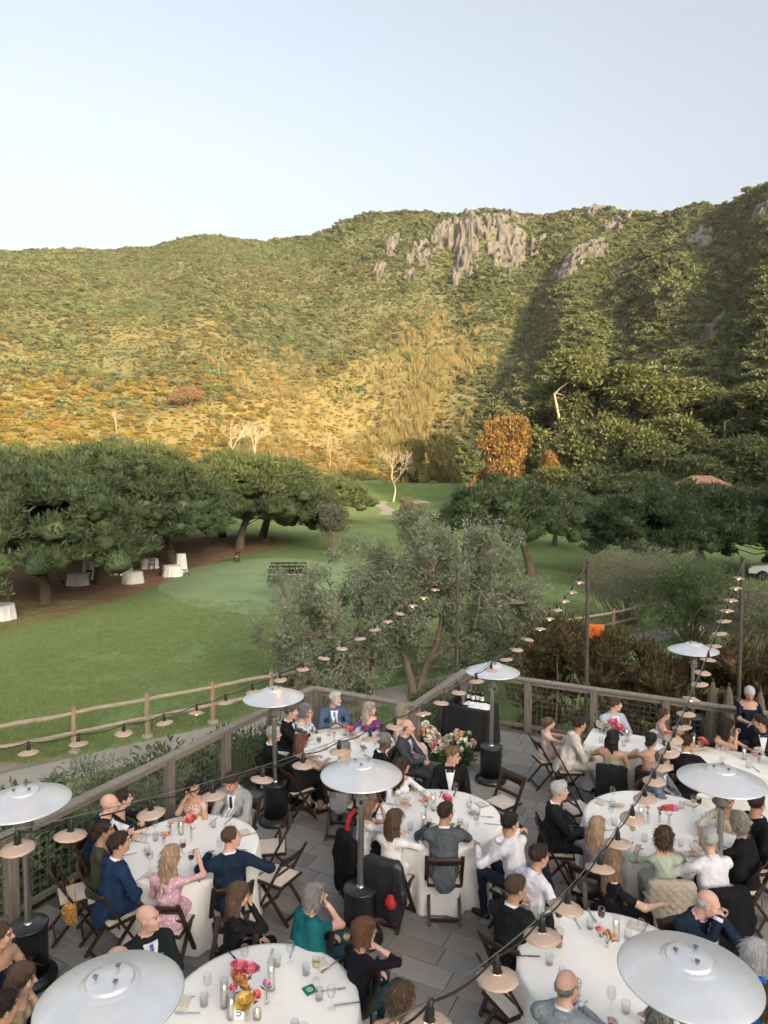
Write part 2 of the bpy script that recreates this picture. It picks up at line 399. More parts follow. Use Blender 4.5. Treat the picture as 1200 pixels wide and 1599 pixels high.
# ---- rock outcrops ----
from mathutils import noise as mnoise
def rock_mat():
    m=mat('hill_rock',(.072,.070,.067),.95,col2=(.135,.127,.116),vscale=.28,bump=.9,bscale=1.3,stretch=(1,1,.35)); return m
def ray_ground(px,py):
    a=(px-600)/FPX;c=-(py-799.5)/FPX
    d=(a,cos(PITCH)+c*sin(PITCH),-sin(PITCH)+c*cos(PITCH))
    ts=np.linspace(60,700,1800); z=HC+d[2]*ts; h=terrain(d[0]*ts,d[1]*ts); w=np.nonzero(z<h)[0]
    t=ts[w[0]] if len(w) else 420
    return Vector((d[0]*t,d[1]*t,float(terrain(d[0]*t,d[1]*t))))
ROCKS=[(727,372,34,74,'tall pale cliff at the crest, tallest of the rocks'),(790,372,52,62,'broad pale cliff face right of the tallest cliff',),(800,412,36,40,'jagged pale crag with a dark hollow below the broad cliff'),(722,418,26,38,'pale crag at the foot of the tallest cliff'),
  (655,402,34,26,'pale rocks on the slope left of the tall cliff'),(592,424,20,16,'small pale boulder low on the left of the cliffs'),(612,390,22,24,'narrow pale rock near the left crest'),(886,425,46,46,'grey crag in the gully right of the cliffs'),(1112,528,30,36,'grey rock on the right slope above the trees'),
  (1190,338,34,40,'grey rock face at the top right edge'),(1092,380,34,42,'pale rock below the right crest'),(1010,413,20,20,'small grey rock on the right slope'),(913,335,60,12,'flat pale rocks along the right crest'),(283,418,9,7,'tiny pale boulder high on the left hill'),(760,350,40,26,'rocks between the two cliffs at the crest'),(690,372,30,26,'weathered rocks left of the tallest cliff'),(850,380,34,30,'grey rocks in the upper gully'),(965,352,36,22,'rocks just under the right crest'),(925,390,40,34,'broken grey rocks on the spur right of the gully'),(640,432,16,12,'single low boulder under the left rocks')]
def off_rocks(x,y):
    k=np.ones(len(x),bool)
    for r in ROCKS:
        c=ray_ground(r[0],r[1]); s=c.y/FPX
        k&=~((np.abs(x-c.x)<r[2]*s*.45)&(y<c.y+3)&(y>c.y-r[3]*s*.55-2)&(_lat[(x.astype(int)*7)%64,(y.astype(int)*5)%64]>.52))
    return k
# ---- uncountable scrub on the hills: points with instanced bushes ----
def scatter(name,P,S,src_me,label,rz=None):
    me=bpy.data.meshes.new(name); me.vertices.add(len(P)); me.vertices.foreach_set('co',np.ascontiguousarray(P,np.float32).ravel())
    a=me.attributes.new('sc','FLOAT_VECTOR','POINT'); a.data.foreach_set('vector',np.ascontiguousarray(S,np.float32).ravel())
    R=np.zeros((len(P),3),np.float32); R[:,2]=np.random.RandomState(3).rand(len(P))*6.28
    a=me.attributes.new('rt','FLOAT_VECTOR','POINT'); a.data.foreach_set('vector',R.ravel())
    so=bpy.data.objects.new(name+'_source',src_me)
    g=bpy.data.node_groups.new(name,'GeometryNodeTree')
    g.interface.new_socket('Geometry',in_out='INPUT',socket_type='NodeSocketGeometry'); g.interface.new_socket('Geometry',in_out='OUTPUT',socket_type='NodeSocketGeometry')
    i=g.nodes.new('NodeGroupInput');o=g.nodes.new('NodeGroupOutput');ip=g.nodes.new('GeometryNodeInstanceOnPoints');oi=g.nodes.new('GeometryNodeObjectInfo')
    oi.inputs['Object'].default_value=so; oi.inputs['As Instance'].default_value=True
    for n_,s_ in (('sc','Scale'),('rt','Rotation')):
        na=g.nodes.new('GeometryNodeInputNamedAttribute'); na.data_type='FLOAT_VECTOR'; na.inputs['Name'].default_value=n_
        g.links.new(na.outputs[0],ip.inputs[s_])
    g.links.new(i.outputs[0],ip.inputs['Points']); g.links.new(oi.outputs['Geometry'],ip.inputs['Instance']); g.links.new(ip.outputs[0],o.inputs[0])
    ob=link(name,me); md=ob.modifiers.new('scatter','NODES'); md.node_group=g
    return tag(ob,label,kind='stuff')
def bush_mesh(name,seed,n,leaf,w,m,squash=.75,blob=True):
    rs=np.random.RandomState(seed)
    cl=[(0,0,.35,.8,.8,.55)]+[(*(rs.normal(size=2)*.45),.35+rs.rand()*.4,.4,.4,.35) for _ in range(5)]
    P,D=clump_points(rs,cl,n//6,.6,.6); D[:,2]+=.4
    parts=[leaf_tris(rs,P,D,leaf,w)]
    if blob: parts.append(blob_arrays(rs,cl,.72,7,5,.12))
    V,F=join_arrays(parts); V[:,2]*=squash
    return np_mesh(name,V,F,mats=[m])
M_scrubD=mat('scrub_green',(.088,.118,.054),.75,col2=(.145,.175,.085),vscale=.6,instrand=.45,spec=.15)
M_scrubO=mat('scrub_olive',(.096,.112,.056),.75,col2=(.142,.148,.080),vscale=.6,instrand=.4,spec=.15)
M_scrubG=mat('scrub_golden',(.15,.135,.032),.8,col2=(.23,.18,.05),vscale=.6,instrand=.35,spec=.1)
M_reed=mat('dry_reed',(.24,.20,.085),.85,col2=(.18,.16,.07),vscale=1.0,instrand=.25,spec=.1)
M_poppy=mat('orange_bloom',(.42,.20,.03),.8,instrand=.3,spec=.1)
def hill_points(n,seed,azr=(-34,36)):
    rs=np.random.RandomState(seed)
    az=np.radians(rs.uniform(*azr,n)); r=np.sqrt(rs.uniform(110**2,500**2,n))
    x=r*np.sin(az);y=r*np.cos(az); t,a=hillmask(x,y)
    k=(t>.0)&(t<1.06); x=x[k];y=y[k];t=t[k];a=a[k]
    return x,y,t,a,rs
x,y,t,az,rs=hill_points(135000,21)
_k=off_rocks(x,y); x,y,t,az=x[_k],y[_k],t[_k],az[_k]
d=dry_sun_field(x,y); u=rs.rand(len(x)); nn=fbm(x/15.,y/15.,2)
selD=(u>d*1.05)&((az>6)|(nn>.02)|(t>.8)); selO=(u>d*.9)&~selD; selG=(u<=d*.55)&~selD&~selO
def sizes(k,lo,hi,rs,sq=.9):
    s=(lo+(hi-lo)*rs.rand(k.sum())**2.4*(.5+2.0*np.clip(.5+2.5*fbm(x[k]/22.,y[k]/22.,2),0,1)))*.50; s=s*(1+.12*np.clip((az[k]-8)/10,0,1)); return np.stack([s,s,s*(sq+.3*rs.rand(len(s)))],1)
for k,(nm,sel,mm,lo,hi,lb) in enumerate((('hill_scrub',selD,M_scrubD,.9,2.9,'dark green chaparral bushes covering the hills'),('hill_scrub',selO,M_scrubO,.8,2.3,'olive green sage scrub covering the hills'),('hill_scrub',selG,M_scrubG,.7,1.9,'golden mustard and dry scrub, sunlight gold put into its colour'))):
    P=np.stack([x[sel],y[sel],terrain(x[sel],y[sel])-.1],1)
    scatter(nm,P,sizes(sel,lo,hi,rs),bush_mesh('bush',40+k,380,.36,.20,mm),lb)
# dry standing reeds on the middle of the slope
x2,y2,t2,az2,rs2=hill_points(60000,33,(-14,14)); d2=np.exp(-((az2-2.4-4.5*t2)/3.4)**2)*np.clip(1.5-2.0*t2,0,1)*np.clip(t2*5,0,1)+.25*np.clip((2-az2)/8,0,1)*np.clip(1-2*t2,0,1)
k2=rs2.rand(len(x2))<d2*.55*np.clip(.6+3*fbm(x2/12.,y2/12.,2),0,1)
P=np.stack([x2[k2],y2[k2],terrain(x2[k2],y2[k2])-.1],1); s2=.7+.8*rs2.rand(len(P))
rr=np.random.RandomState(8); RP=np.concatenate([rr.normal(size=(40,2))*.55,np.zeros((40,1))],1); RD=np.tile([0,0,1.],(40,1))
rv,rf=leaf_tris(rr,RP,RD,2.3,.10,.13)
scatter('dry_reeds',P,np.stack([s2,s2,s2],1),np_mesh('reed_tuft',rv,rf,mats=[M_reed]),'tall dry tan reeds standing on the middle slope')
# orange blooms
x3,y3,t3,az3,rs3=hill_points(30000,35); n3=fbm(x3/20.+9,y3/20.,2)
k3=(((az3>24)&(t3>.45)&(n3>.10))|((az3<-1)&(t3<.35)&(n3>.15)&(rs3.rand(len(x3))<.3)))
P=np.stack([x3[k3],y3[k3],terrain(x3[k3],y3[k3])],1); s3=.7+.7*rs3.rand(len(P))
scatter('orange_flowers',P,np.stack([s3,s3,s3*.7],1),bush_mesh('bloom',50,160,.3,.2,M_poppy,.6,False),'orange flower patches on the slopes')

def rock(px,py,wpx,hpx,label,seed,shards=6):
    """a crag: a patch of the slope pushed outwards in jagged vertical ribs, its ragged rim buried in the hillside"""
    c=ray_ground(px,py); s=c.y/FPX; w=wpx*s*.66; h=hpx*s*1.25; n=46; az0=math.atan2(c.x,c.y); ca,sa=cos(az0),sin(az0)
    U=np.linspace(-1,1,n); A,B=np.meshgrid(U,U); rx=A*w; ry=B*h
    X=c.x+rx*ca+ry*sa; Y=c.y-rx*sa+ry*ca; Z=terrain(X,Y)
    o=seed*3.7
    rib=1-np.abs(2*vnoise(rx/2.6+o+.8*vnoise(ry/7,rx/9),ry/8.+o)-1); rib2=1-np.abs(2*vnoise(rx/1.3+o,ry/2.6+o)-1); big=vnoise(rx/7+o,ry/12+o); cr=vnoise(rx/.7+o,ry/1.1)
    step=np.floor((ry+4*vnoise(rx/4+o,ry/6))/3.2)*.5
    edge=np.clip(1.25-(A**2+B**2)*1.35+1.7*(vnoise(rx/3.2+o,ry/3.2)-.5)*2,-1,1)
    d=edge*3.2+rib*2.4+rib2*1.3+big*3.0+cr*1.2-4.7; d=np.clip(d,-2.5,7)
    fade=np.clip((1-np.maximum(np.abs(A),np.abs(B)))*6,0,1); d=d*fade-2.0*(1-fade)
    X=X-d*sa*.75; Y=Y-d*ca*.75; Z=Z+d*.55
    idx=np.arange(n*n).reshape(n,n); F=np.stack([idx[:-1,:-1],idx[:-1,1:],idx[1:,1:],idx[1:,:-1]],-1).reshape(-1,4)
    V=np.stack([X-c.x,Y-c.y,Z-c.z],-1).reshape(-1,3)
    ob=link('rock_outcrop',np_mesh('rock_outcrop',V,F,False,[rock_mat()]),loc=c); tag(ob,label,'rock','rock outcrops on the hills')
for i,a in enumerate(ROCKS):
    rock(a[0],a[1],a[2],a[3],a[4],100+i,max(2,int(a[2]/11)))
# ================= TREES AND SHRUBS =================
M_barkP=mat('bark_pine',(.10,.075,.055),.95,col2=(.17,.125,.09),vscale=4,bump=1.0,bscale=9,stretch=(1,1,.3))
M_barkO=mat('bark_olive',(.19,.145,.10),.95,col2=(.28,.22,.16),vscale=5,bump=1.0,bscale=14,stretch=(1,1,.3))
M_barkE=mat('bark_eucalypt',(.38,.30,.22),.9,col2=(.58,.48,.38),vscale=1.2,bump=.4,bscale=5,stretch=(1,1,.25))
M_barkW=mat('bark_bleached',(.36,.30,.22),.9,col2=(.48,.41,.31),vscale=2,bump=.4,bscale=5)
L_pine=leafmat('needles_pine',(.062,.092,.038),.6,.4,.18,col2=(.12,.155,.068),vscale=.5)
L_pine2=leafmat('needles_umbrella',(.036,.058,.026),.6,.35,.12,col2=(.07,.096,.042),vscale=.5)
L_olive=leafmat('leaves_olive',(.235,.26,.165),.55,.3,.42,col2=(.35,.385,.265),vscale=.8)
L_euc=leafmat('leaves_eucalypt',(.095,.128,.050),.6,.35,.3,col2=(.155,.175,.070),vscale=.2)
L_sunwarm=leafmat('leaves_dry_sunwarm',(.22,.14,.042),.7,.35,.3,col2=(.29,.20,.065),vscale=.3)  # partly dry leaves, with the orange of low sun put into their colour
L_willow=leafmat('leaves_grey',(.17,.18,.115),.7,.3,.35,col2=(.25,.25,.17),vscale=.7)
L_shrub=leafmat('leaves_shrub',(.085,.13,.05),.6,.4,.3,col2=(.145,.195,.085),vscale=.9)
L_sage=leafmat('leaves_sage',(.15,.19,.11),.7,.35,.3,col2=(.24,.28,.18),vscale=1.2)
L_hedge=leafmat('leaves_bronze',(.072,.080,.032),.6,.5,.25,col2=(.145,.090,.042),vscale=1.6)
L_dry=leafmat('leaves_dry',(.20,.13,.07),.8,.3,.3,col2=(.28,.19,.10),vscale=.5)
L_gold=leafmat('leaves_gold',(.17,.16,.045),.7,.35,.3,col2=(.24,.21,.06),vscale=.4)
def limb(mb,a,b,r0,r1,rs,bend=.15,seg=6,n=7):
    a=Vector(a);b=Vector(b);L=(b-a).length;off=Vector(rs.normal(size=3))*L*bend
    pts=[];rad=[]
    for i in range(seg+1):
        t=i/seg; pts.append(a.lerp(b,t)+off*sin(pi*t)+Vector(rs.normal(size=3))*L*.015); rad.append(r0+(r1-r0)*t)
    mb.tube(pts,rad,n,0); return pts
def tree(name,loc,trunk,clumps,leaf,leafn,leafl,leafw,bark,label,cat='tree',group=None,up=.5,upd=.5,shell=.55,blob=.62,limbs=14,seed=1,jit=.35,r1=.05,droop=0,forks=()):
    """trunk: list of (x,y,z,r) local; clumps local ellipsoids"""
    rs=np.random.RandomState(seed); t=empty(name,loc,0,label,cat,group)
    mb=MB(); mb.tube([p[:3] for p in trunk],[p[3] for p in trunk],9,0)
    top=Vector(trunk[-1][:3])
    for fk in forks: mb.tube([p[:3] for p in fk],[p[3] for p in fk],8,0)
    starts=[Vector(p[:3]) for p in trunk[len(trunk)//2:]]+[Vector(p[:3]) for fk in forks for p in fk[1:]]
    rr=trunk[-1][3]
    sel=list(range(len(clumps))); rs.shuffle(sel)
    for i in sel[:limbs]:
        c=Vector(clumps[i][:3]); s=min(starts,key=lambda q:(q-c).length+(3 if q.z>c.z+.5 else 0))
        pts=limb(mb,s,c,max(rr*.75,r1*1.3),r1*.5,rs,.12)
        for k in range(2):
            q=pts[3+k]; limb(mb,q,c+Vector(rs.normal(size=3))*Vector(clumps[i][3:6]).length*.45,r1*.8,r1*.3,rs,.1,4,5)
    mb.build('trunk',bark,t)
    P,D=clump_points(rs,clumps,leafn,shell,up); D=D.copy(); D[:,2]+=upd
    if droop: D[:,2]-=droop
    parts=[leaf_tris(rs,P,D,leafl,leafw,jit)]
    if blob: parts.append(blob_arrays(rs,clumps,blob,8,6,.14))
    V,F=join_arrays(parts)
    link('crown',np_mesh('crown',V,F,mats=[leaf]),t)
    return t
def dome_clumps(rs,R,z0,z1,n,cr,sq=.72,flat=2.2):
    out=[]
    for k in range(n):
        q=math.sqrt((k+.5)/n)*1.0; a=k*2.39996+rs.normal()*.2
        zt=z0+(z1-z0)*(1-min(1,q)**flat)**.75
        rr=R*q*(1+.08*sin(3*a+1)+.05*rs.normal()); s=cr*(.7+.6*rs.rand())
        out.append((rr*cos(a),rr*sin(a),zt-s*.5+rs.normal()*.30,s,s,s*sq))
    return out
_PP={}
def pine_proto(kind):
    """two child meshes, trunk and crown, shared by every pine of a kind"""
    if kind in _PP: return _PP[kind]
    R,h,tr,n,cr,z0,leaf,lean,seed,dens,flat=dict(a=(6.4,8.6,.42,150,1.0,3.2,L_pine,(.6,.9),3,285,2.6),b=(5.3,7.8,.30,125,.95,2.9,L_pine,(-.8,.6),4,280,2.4),
        lean=(4.7,6.7,.26,105,.80,3.3,L_pine,(-1.7,.3),5,250,1.8),flat=(4.9,5.8,.28,150,.80,2.3,L_pine2,(.6,.3),6,220,3.4))[kind]
    rs=np.random.RandomState(seed); lx,ly=lean
    cl=dome_clumps(rs,R,z0,h-.2,n,cr,flat=flat)
    for k in range(n//4):
        a=rs.rand()*6.28;q=.35+.6*rs.rand(); s=cr*(.6+.4*rs.rand()); cl.append((R*q*cos(a),R*q*sin(a),z0+.1+(h-z0)*.35*(1-q)*rs.rand()*1.6,s,s,s*.55))
    cl=[(c[0]+lx,c[1]+ly,*c[2:]) for c in cl]
    z1=h*(.36 if kind in 'ab' else .52); tk=[(0,0,-.15,tr*1.4),(lx*.1,ly*.1,z1*.3,tr),(lx*.4,ly*.4,z1*.7,tr*.85),(lx*.75,ly*.75,z1,tr*.75),(lx,ly,z1+(h-z1)*.35,tr*.5)]
    mb=MB(); mb.tube([p[:3] for p in tk],[p[3] for p in tk],10,0)
    st=[Vector(p[:3]) for p in tk[2:]]
    for k in range(5):
        a=rs.rand()*1.0+k*1.257; e=R*.6; p2=[(lx*.6,ly*.6,z1*.85,tr*.65),(lx+e*.4*cos(a),ly+e*.4*sin(a),z1+(h-z1)*.25,tr*.42),(lx+e*cos(a),ly+e*sin(a),h-(h-z0)*.45,tr*.2)]
        mb.tube([p[:3] for p in p2],[p[3] for p in p2],8,0); st+= [Vector(p[:3]) for p in p2[1:]]
    for i in rs.permutation(len(cl))[:40]:
        c=Vector(cl[i][:3]); s_=min(st,key=lambda q:(q-c).length+(3 if q.z>c.z+.5 else 0)); limb(mb,s_,c,tr*.22,tr*.06,rs,.1,4,5)
    P,D=clump_points(rs,cl,dens,.62,.55); D=D.copy(); D[:,2]+=.55
    V,F=join_arrays([leaf_tris(rs,P,D,.36,.078,.5),blob_arrays(rs,cl,.62,8,6,.18)])
    _PP[kind]=(mb.mesh('trunk',[M_barkP]),np_mesh('crown',V,F,mats=[leaf]),h); return _PP[kind]
def pine(loc,kind,label,rz,s=1.0,sz=1.0,group=None):
    tr,cr,h=pine_proto(kind); t=empty('pine_tree',loc,rz,label,'tree',group); t.scale=(s,s,s*sz)
    link('trunk',tr,t); link('crown',cr,t); return t
GP='pines on the left of the lawn'
def onlawn(px,py): p=pix(px,py,LAWN); return (p.x,p.y,LAWN)
pine(onlawn(-45,938),'a','spreading pine at the left edge, nearest of the row',.4,.95,1.0,group=GP)
pine(onlawn(73,942),'b','pine with slim dark trunk behind the left edge pine',2.2,.95,.98,group=GP)
pine(onlawn(160,912),'a','big pine with thick pale trunk beside the covered tables',1.5,1.0,1.0,group=GP)
pine(onlawn(212,876),'a','tall pine with broad dark trunk behind the covered tables',3.6,1.15,.95,group=GP)
pine(onlawn(270,880),'b','pine with slim forking trunk right of the covered tables',.9,1.05,1.02,group=GP)
pine(onlawn(374,858),'b','pine with forked trunk near the right end of the row',4.4,1.2,.92,group=GP)
pine(onlawn(411,845),'a','pine at the right end of the row, beside the lawn',5.1,1.05,.93,group=GP)
pine((-47,74,LAWN),'a','pine far back behind the left row of pines',2.8,1.35,.9,group=GP)
pine((-8,104,LAWN),'b','low sunlit pine behind the right end of the row',1.9,1.15,.75,group=GP)
pine((-34,58,LAWN),'a','pine half hidden in the middle of the left row',5.7,1.15,.93,group=GP)
pine((-25,70,LAWN),'a','pine filling the back of the row behind the covered tables',2.1,1.2,.92,group=GP)
pine((-18,78,LAWN),'b','pine filling the back of the row near its right end',3.3,1.25,.95,group=GP)
pine(onlawn(829,897),'lean','leaning pine with bare curved trunk right of the olive tree',0.0)
pine(onlawn(866,852),'lean','small dark pine behind the leaning pine',2.0,.85)
c=onlawn(1040,898)
pine((c[0]-1.2,c[1],LAWN),'flat','flat topped dark umbrella pine above the grey shrubs',.3,.95)
pine((c[0]+3.6,c[1]+2.5,LAWN),'flat','wide umbrella pine with bare limbs beside the parked cars',2.6,1.1,.95)
pine((c[0]+8.5,c[1]+.5,LAWN),'flat','umbrella pine at the right edge of the picture',4.6,1.0,1.0)

# olive tree in front of the terrace corner
def olive():
    rs=np.random.RandomState(31); cl=[]
    # crown: uneven lobes
    lobes=[(-3.2,0,2.2,1.5,1.4,1.5),(-1.6,.6,3.6,1.5,1.5,1.3),(.3,0,4.4,1.6,1.6,1.3),(2.1,.3,4.0,1.5,1.5,1.5),(3.3,.4,2.7,1.1,1.2,1.4),(-2.2,-1.0,1.0,1.2,1.1,1.2),(1.9,-.6,2.6,1.0,1.0,1.4),(-.6,-.8,2.6,1.1,1.0,.9),(-3.6,.2,.6,.7,.8,.9),(3.0,0,1.3,.8,.8,.9)]
    for lb in lobes:
        lb=np.array(lb)
        for k in range(int(25*lb[3])):
            d=rand_dirs(rs,1)[0]*(.30+.95*rs.rand()); p=lb[:3]+d*lb[3:6]; s=.30+.26*rs.rand(); cl.append((*p,s,s,s*.8))
            if rs.rand()<.35: cl.append((p[0],p[1],p[2]-.45,.16,.16,.4))
    tk=[(0,0,-.1,.15),(-.12,0,.7,.12),(-.4,.1,1.6,.10),(-.6,.1,2.4,.085),(-.9,.2,3.2,.06)]
    fk=[[(.1,0,-.1,.15),(.35,.1,.9,.115),(.75,.2,1.7,.095),(.9,.1,2.6,.08),(1.3,.1,3.4,.05)],
        [(-1.3,-.2,-.1,.12),(-1.35,-.2,.6,.10),(-1.7,-.2,1.4,.085),(-2.3,0,2.2,.08)],
        [(.5,.12,1.2,.12),(1.5,.1,1.9,.09),(2.5,.2,2.4,.06),(3.2,.2,3.0,.04)],
        [(-.4,.1,1.6,.1),(.0,.3,2.6,.08),(.4,.1,3.8,.05)]]
    t=tree('olive_tree',(.95,22.0,LAWN),tk,cl,L_olive,195,.14,.044,M_barkO,'grey green multi-stemmed olive tree beyond the terrace corner','tree',None,up=.1,upd=-.05,shell=.15,blob=0,limbs=90,seed=32,jit=.8,r1=.035,forks=fk)
    # thin hanging outer sprays
olive()
def shrub(name,loc,R,h,leaf,n,ln,w,label,seed,cat='shrub',group=None,clumps=14,cr=.4,up=.3,upd=.4,shell=.2,blob=0,bark=None,jit=.6):
    rs=np.random.RandomState(seed); cl=[]
    for k in range(clumps):
        a=rs.rand()*6.28;q=math.sqrt(rs.rand()); z=h*(.25+.65*rs.rand()*(1-.35*q)); s=cr*R*(.7+.6*rs.rand()); cl.append((R*q*.8*cos(a),R*q*.8*sin(a),z,s,s,min(s,h*.3)))
    t=empty(name,loc,0,label,cat,group)
    mb=MB()
    for c in cl: limb(mb,(c[0]*.15,c[1]*.15,-.1),c[:3],.012*h+.01,.006,rs,.1,4,5)
    mb.build('stem',bark or M_barkO,t)
    P,D=clump_points(rs,cl,n,shell,up); D=D.copy(); D[:,2]+=upd
    parts=[leaf_tris(rs,P,D,ln,w,jit)]
    if blob: parts.append(blob_arrays(rs,cl,blob,7,5,.14))
    V,F=join_arrays(parts); link('foliage',np_mesh('foliage',V,F,mats=[leaf]),t); return t
# grey willowy shrubs on the right
def at(px,py,Y): return pixz(px,py,Y)
def sh_at(px,topy,Y,R,leaf,label,seed,**k):
    p=pixz(px,topy,Y); h=p.z-LAWN; return shrub(k.pop('name','shrub'),(p.x,Y,LAWN),R,h,leaf,k.pop('n',700),k.pop('ln',.14),k.pop('w',.025),label,seed,**k)
sh_at(985,850,33,2.6,L_willow,'large wispy grey green shrub under the umbrella pine',41,clumps=34,n=520)
sh_at(1085,865,29,2.2,L_shrub,'rounded green shrub right of the wispy grey shrub',42,clumps=34,n=520,ln=.14,w=.045)
sh_at(1040,850,38,2.4,L_willow,'tall wispy grey shrub behind the rounded green shrub',43,clumps=30,n=480)
sh_at(1185,900,25,1.9,L_willow,'pale grey shrub at the right edge behind the light pole',44,clumps=30,n=520)
sh_at(940,865,44,2.2,L_gold,'yellow green saplings left of the grey shrubs',45,clumps=16,n=300,ln=.16,w=.05)
sh_at(1130,1000,21,1.2,L_shrub,'small green shrub behind the bronze hedge',46,clumps=14,n=500,ln=.1,w=.03)
sh_at(790,910,27,1.5,L_willow,'twiggy pale shrub right of the olive tree',47,clumps=16,n=420,ln=.12)
sh_at(835,970,24,1.3,L_willow,'low twiggy shrub below the leaning pine',48,clumps=12,n=420,ln=.12)
sh_at(690,1060,17.5,.9,L_shrub,'round green shrub at the foot of the olive tree',49,clumps=12,n=600,ln=.09,w=.03)
sh_at(520,772,64,1.6,L_willow,'slim silvery tree beside the last pine of the row',50,clumps=16,n=300,ln=.3,w=.08,name='silvery_tree',cat='tree')
sh_at(445,870,40,1.3,L_olive,'small olive green sapling left of the olive tree',51,clumps=10,n=240,ln=.12,w=.04)
sh_at(640,770,100,2.4,L_willow,'small grey bush on the far fairway',52,clumps=12,n=260,ln=.35,w=.1)
# bronze hedge behind the far railing
def hedge():
    rs=np.random.RandomState(61); t=empty('hedge',(0,0,0),0,'tall bronze and green hedge behind the far terrace railing','hedge')
    cl=[];mb=MB()
    for k in range(300):
        q=rs.rand(); b=Vector((3.5,17.6)).lerp(Vector((11.5,13.6)),q); off=Vector((.45,.89))*rs.uniform(-.3,1.9)
        hh=(.95+.25*sin(q*13)+.18*sin(q*29))-LAWN; z=LAWN+hh*(1-rs.rand()**1.6*.85); x,y=b.x+off.x,b.y+off.y
        cl.append((x,y,z-.15,.40,.40,.42))
        if k%6==0: limb(mb,(x,y,LAWN-.1),(x,y,z),.03,.01,rs,.05,4,5)
    mb.build('stem',M_barkO,t)
    P,D=clump_points(rs,cl,205,.30,.4); D=D.copy();D[:,2]+=1.0
    V,F=join_arrays([leaf_tris(rs,P,D,.17,.036,.5),blob_arrays(rs,cl,.42,6,4,.2)])
    link('foliage',np_mesh('foliage',V,F,mats=[L_hedge]),t)
hedge()
# eucalyptus grove and trees with sun orange in their leaf colour on the right, at the foot of the slope
_EP={}
def euc_proto(k,leaf,R=7.5,h=25.0):
    key=(k,leaf.name,h)
    if key in _EP: return _EP[key]
    rs=np.random.RandomState(300+k); cl=[]; n=100
    for i in range(n):
        a=rs.rand()*6.28; zz=rs.rand()**.8; lob=.72+.35*sin(zz*8+a*2+k); q=R*math.sqrt(rs.rand())*(1.0-.6*max(0,zz-.5)/.5)*lob; s=R*.235*(.6+.8*rs.rand()); cl.append((q*cos(a),q*sin(a),h*(.16+.80*zz),s,s,s*.9))
    mb=MB(); tk=[(0,0,-1.5,h*.022),(.4,0,h*.25,h*.018),(.2,.3,h*.5,h*.013),(.5,.2,h*.8,h*.006)]
    mb.tube([p[:3] for p in tk],[p[3] for p in tk],8,0); st=[Vector(p[:3]) for p in tk[1:]]
    for b_ in (rs.rand()*2,2+rs.rand()*2,4+rs.rand()*2):
        p2=[(.4,0,h*.22,h*.014),(R*.4*cos(b_),R*.4*sin(b_),h*.45,h*.010),(R*.65*cos(b_),R*.65*sin(b_),h*.72,h*.005)]
        mb.tube([p[:3] for p in p2],[p[3] for p in p2],7,0); st+=[Vector(p[:3]) for p in p2[1:]]
    for i in rs.permutation(n)[:34]:
        c=Vector(cl[i][:3]); s_=min(st,key=lambda q:(q-c).length+(6 if q.z>c.z+1 else 0)); limb(mb,s_,c,h*.0045,h*.0015,rs,.12,4,5)
    P,D=clump_points(rs,cl,330,.30,.2); D=D.copy(); D[:,2]-=.15
    V,F=join_arrays([leaf_tris(rs,P,D,.68,.30,.8),blob_arrays(rs,cl,.40,7,5,.2)])
    _EP[key]=(mb.mesh('trunk',[M_barkE]),np_mesh('crown',V,F,mats=[leaf])); return _EP[key]
def euc(px,Y,toppx,R,label,seed,leaf=None,n=0,group='eucalyptus grove on the right',lean=0):
    p=pixz(px,toppx,Y); z0=float(terrain(p.x,Y)); h=p.z-z0
    H0=25.0 if (h>16 and leaf is None) else 13.0; tr,cr=euc_proto(seed%2 if leaf is None and h>16 else 0,leaf or L_euc,7.5,H0)
    t=empty('eucalyptus_tree' if leaf is None else 'leafy_tree',(p.x,Y,z0),seed*1.7,label,'tree',group); t.scale=(R*1.25/7.5,R*1.25/7.5,h/H0)
    link('trunk',tr,t); link('crown',cr,t)
euc(905,128,548,8.5,'tallest eucalyptus, crown rising at the left of the grove',71)
euc(868,140,600,6.5,'dense eucalyptus at the left edge of the grove',72)
euc(985,122,575,8,'eucalyptus with pale leaning trunk in the middle of the grove',73,lean=2)
euc(1060,118,590,7.5,'eucalyptus right of the middle of the grove',74)
euc(1130,112,612,7.5,'eucalyptus above the terracotta roof',75)
euc(1205,105,600,7.5,'eucalyptus at the right edge of the picture',76)
euc(945,112,668,6.5,'shorter eucalyptus in front of the tallest one',77)
euc(1015,106,680,6,'shorter eucalyptus with many bare twigs, centre front of the grove',78,lean=-1)
euc(890,118,690,6,'low bushy eucalyptus at the front left of the grove',79)
euc(1165,100,690,5.5,'low eucalyptus beside the roof at the right',80)
euc(1080,100,718,5,'low eucalyptus left of the terracotta roof',84)
for _k,(_px,_Y,_ty,_R,_lb) in enumerate([(842,138,640,6,'eucalyptus just left of the tallest one'),(945,134,590,7,'eucalyptus behind the tallest one on its right'),(1020,130,600,7,'eucalyptus at the back of the grove centre'),(1095,126,625,7,'eucalyptus at the back, up and left of the roof'),(1170,118,640,7,'eucalyptus at the back above the right pine'),(860,108,735,5,'short eucalyptus behind the leaning pine'),(990,98,742,5,'short eucalyptus behind the flat topped pine'),(1050,108,660,6.5,'bushy eucalyptus right of the twiggy one')]):
    euc(_px,_Y,_ty,_R,_lb,90+_k)
euc(790,121,660,4.7,'dry tree, sunlight orange put into its leaf colour, alone left of the grove',81,L_sunwarm,46,None)
euc(858,112,712,2.2,'small rust coloured tree beside the grove',82,L_sunwarm,20,None)
euc(690,170,682,4.0,'low golden tree left of the orange tinted tree',83,L_gold,30,None)
euc(640,178,690,5.0,'round golden bushy tree behind the raised tee',85,L_gold,34,None)
euc(960,95,775,3.2,'dark low tree behind the umbrella pine',86,L_shrub,22,None)
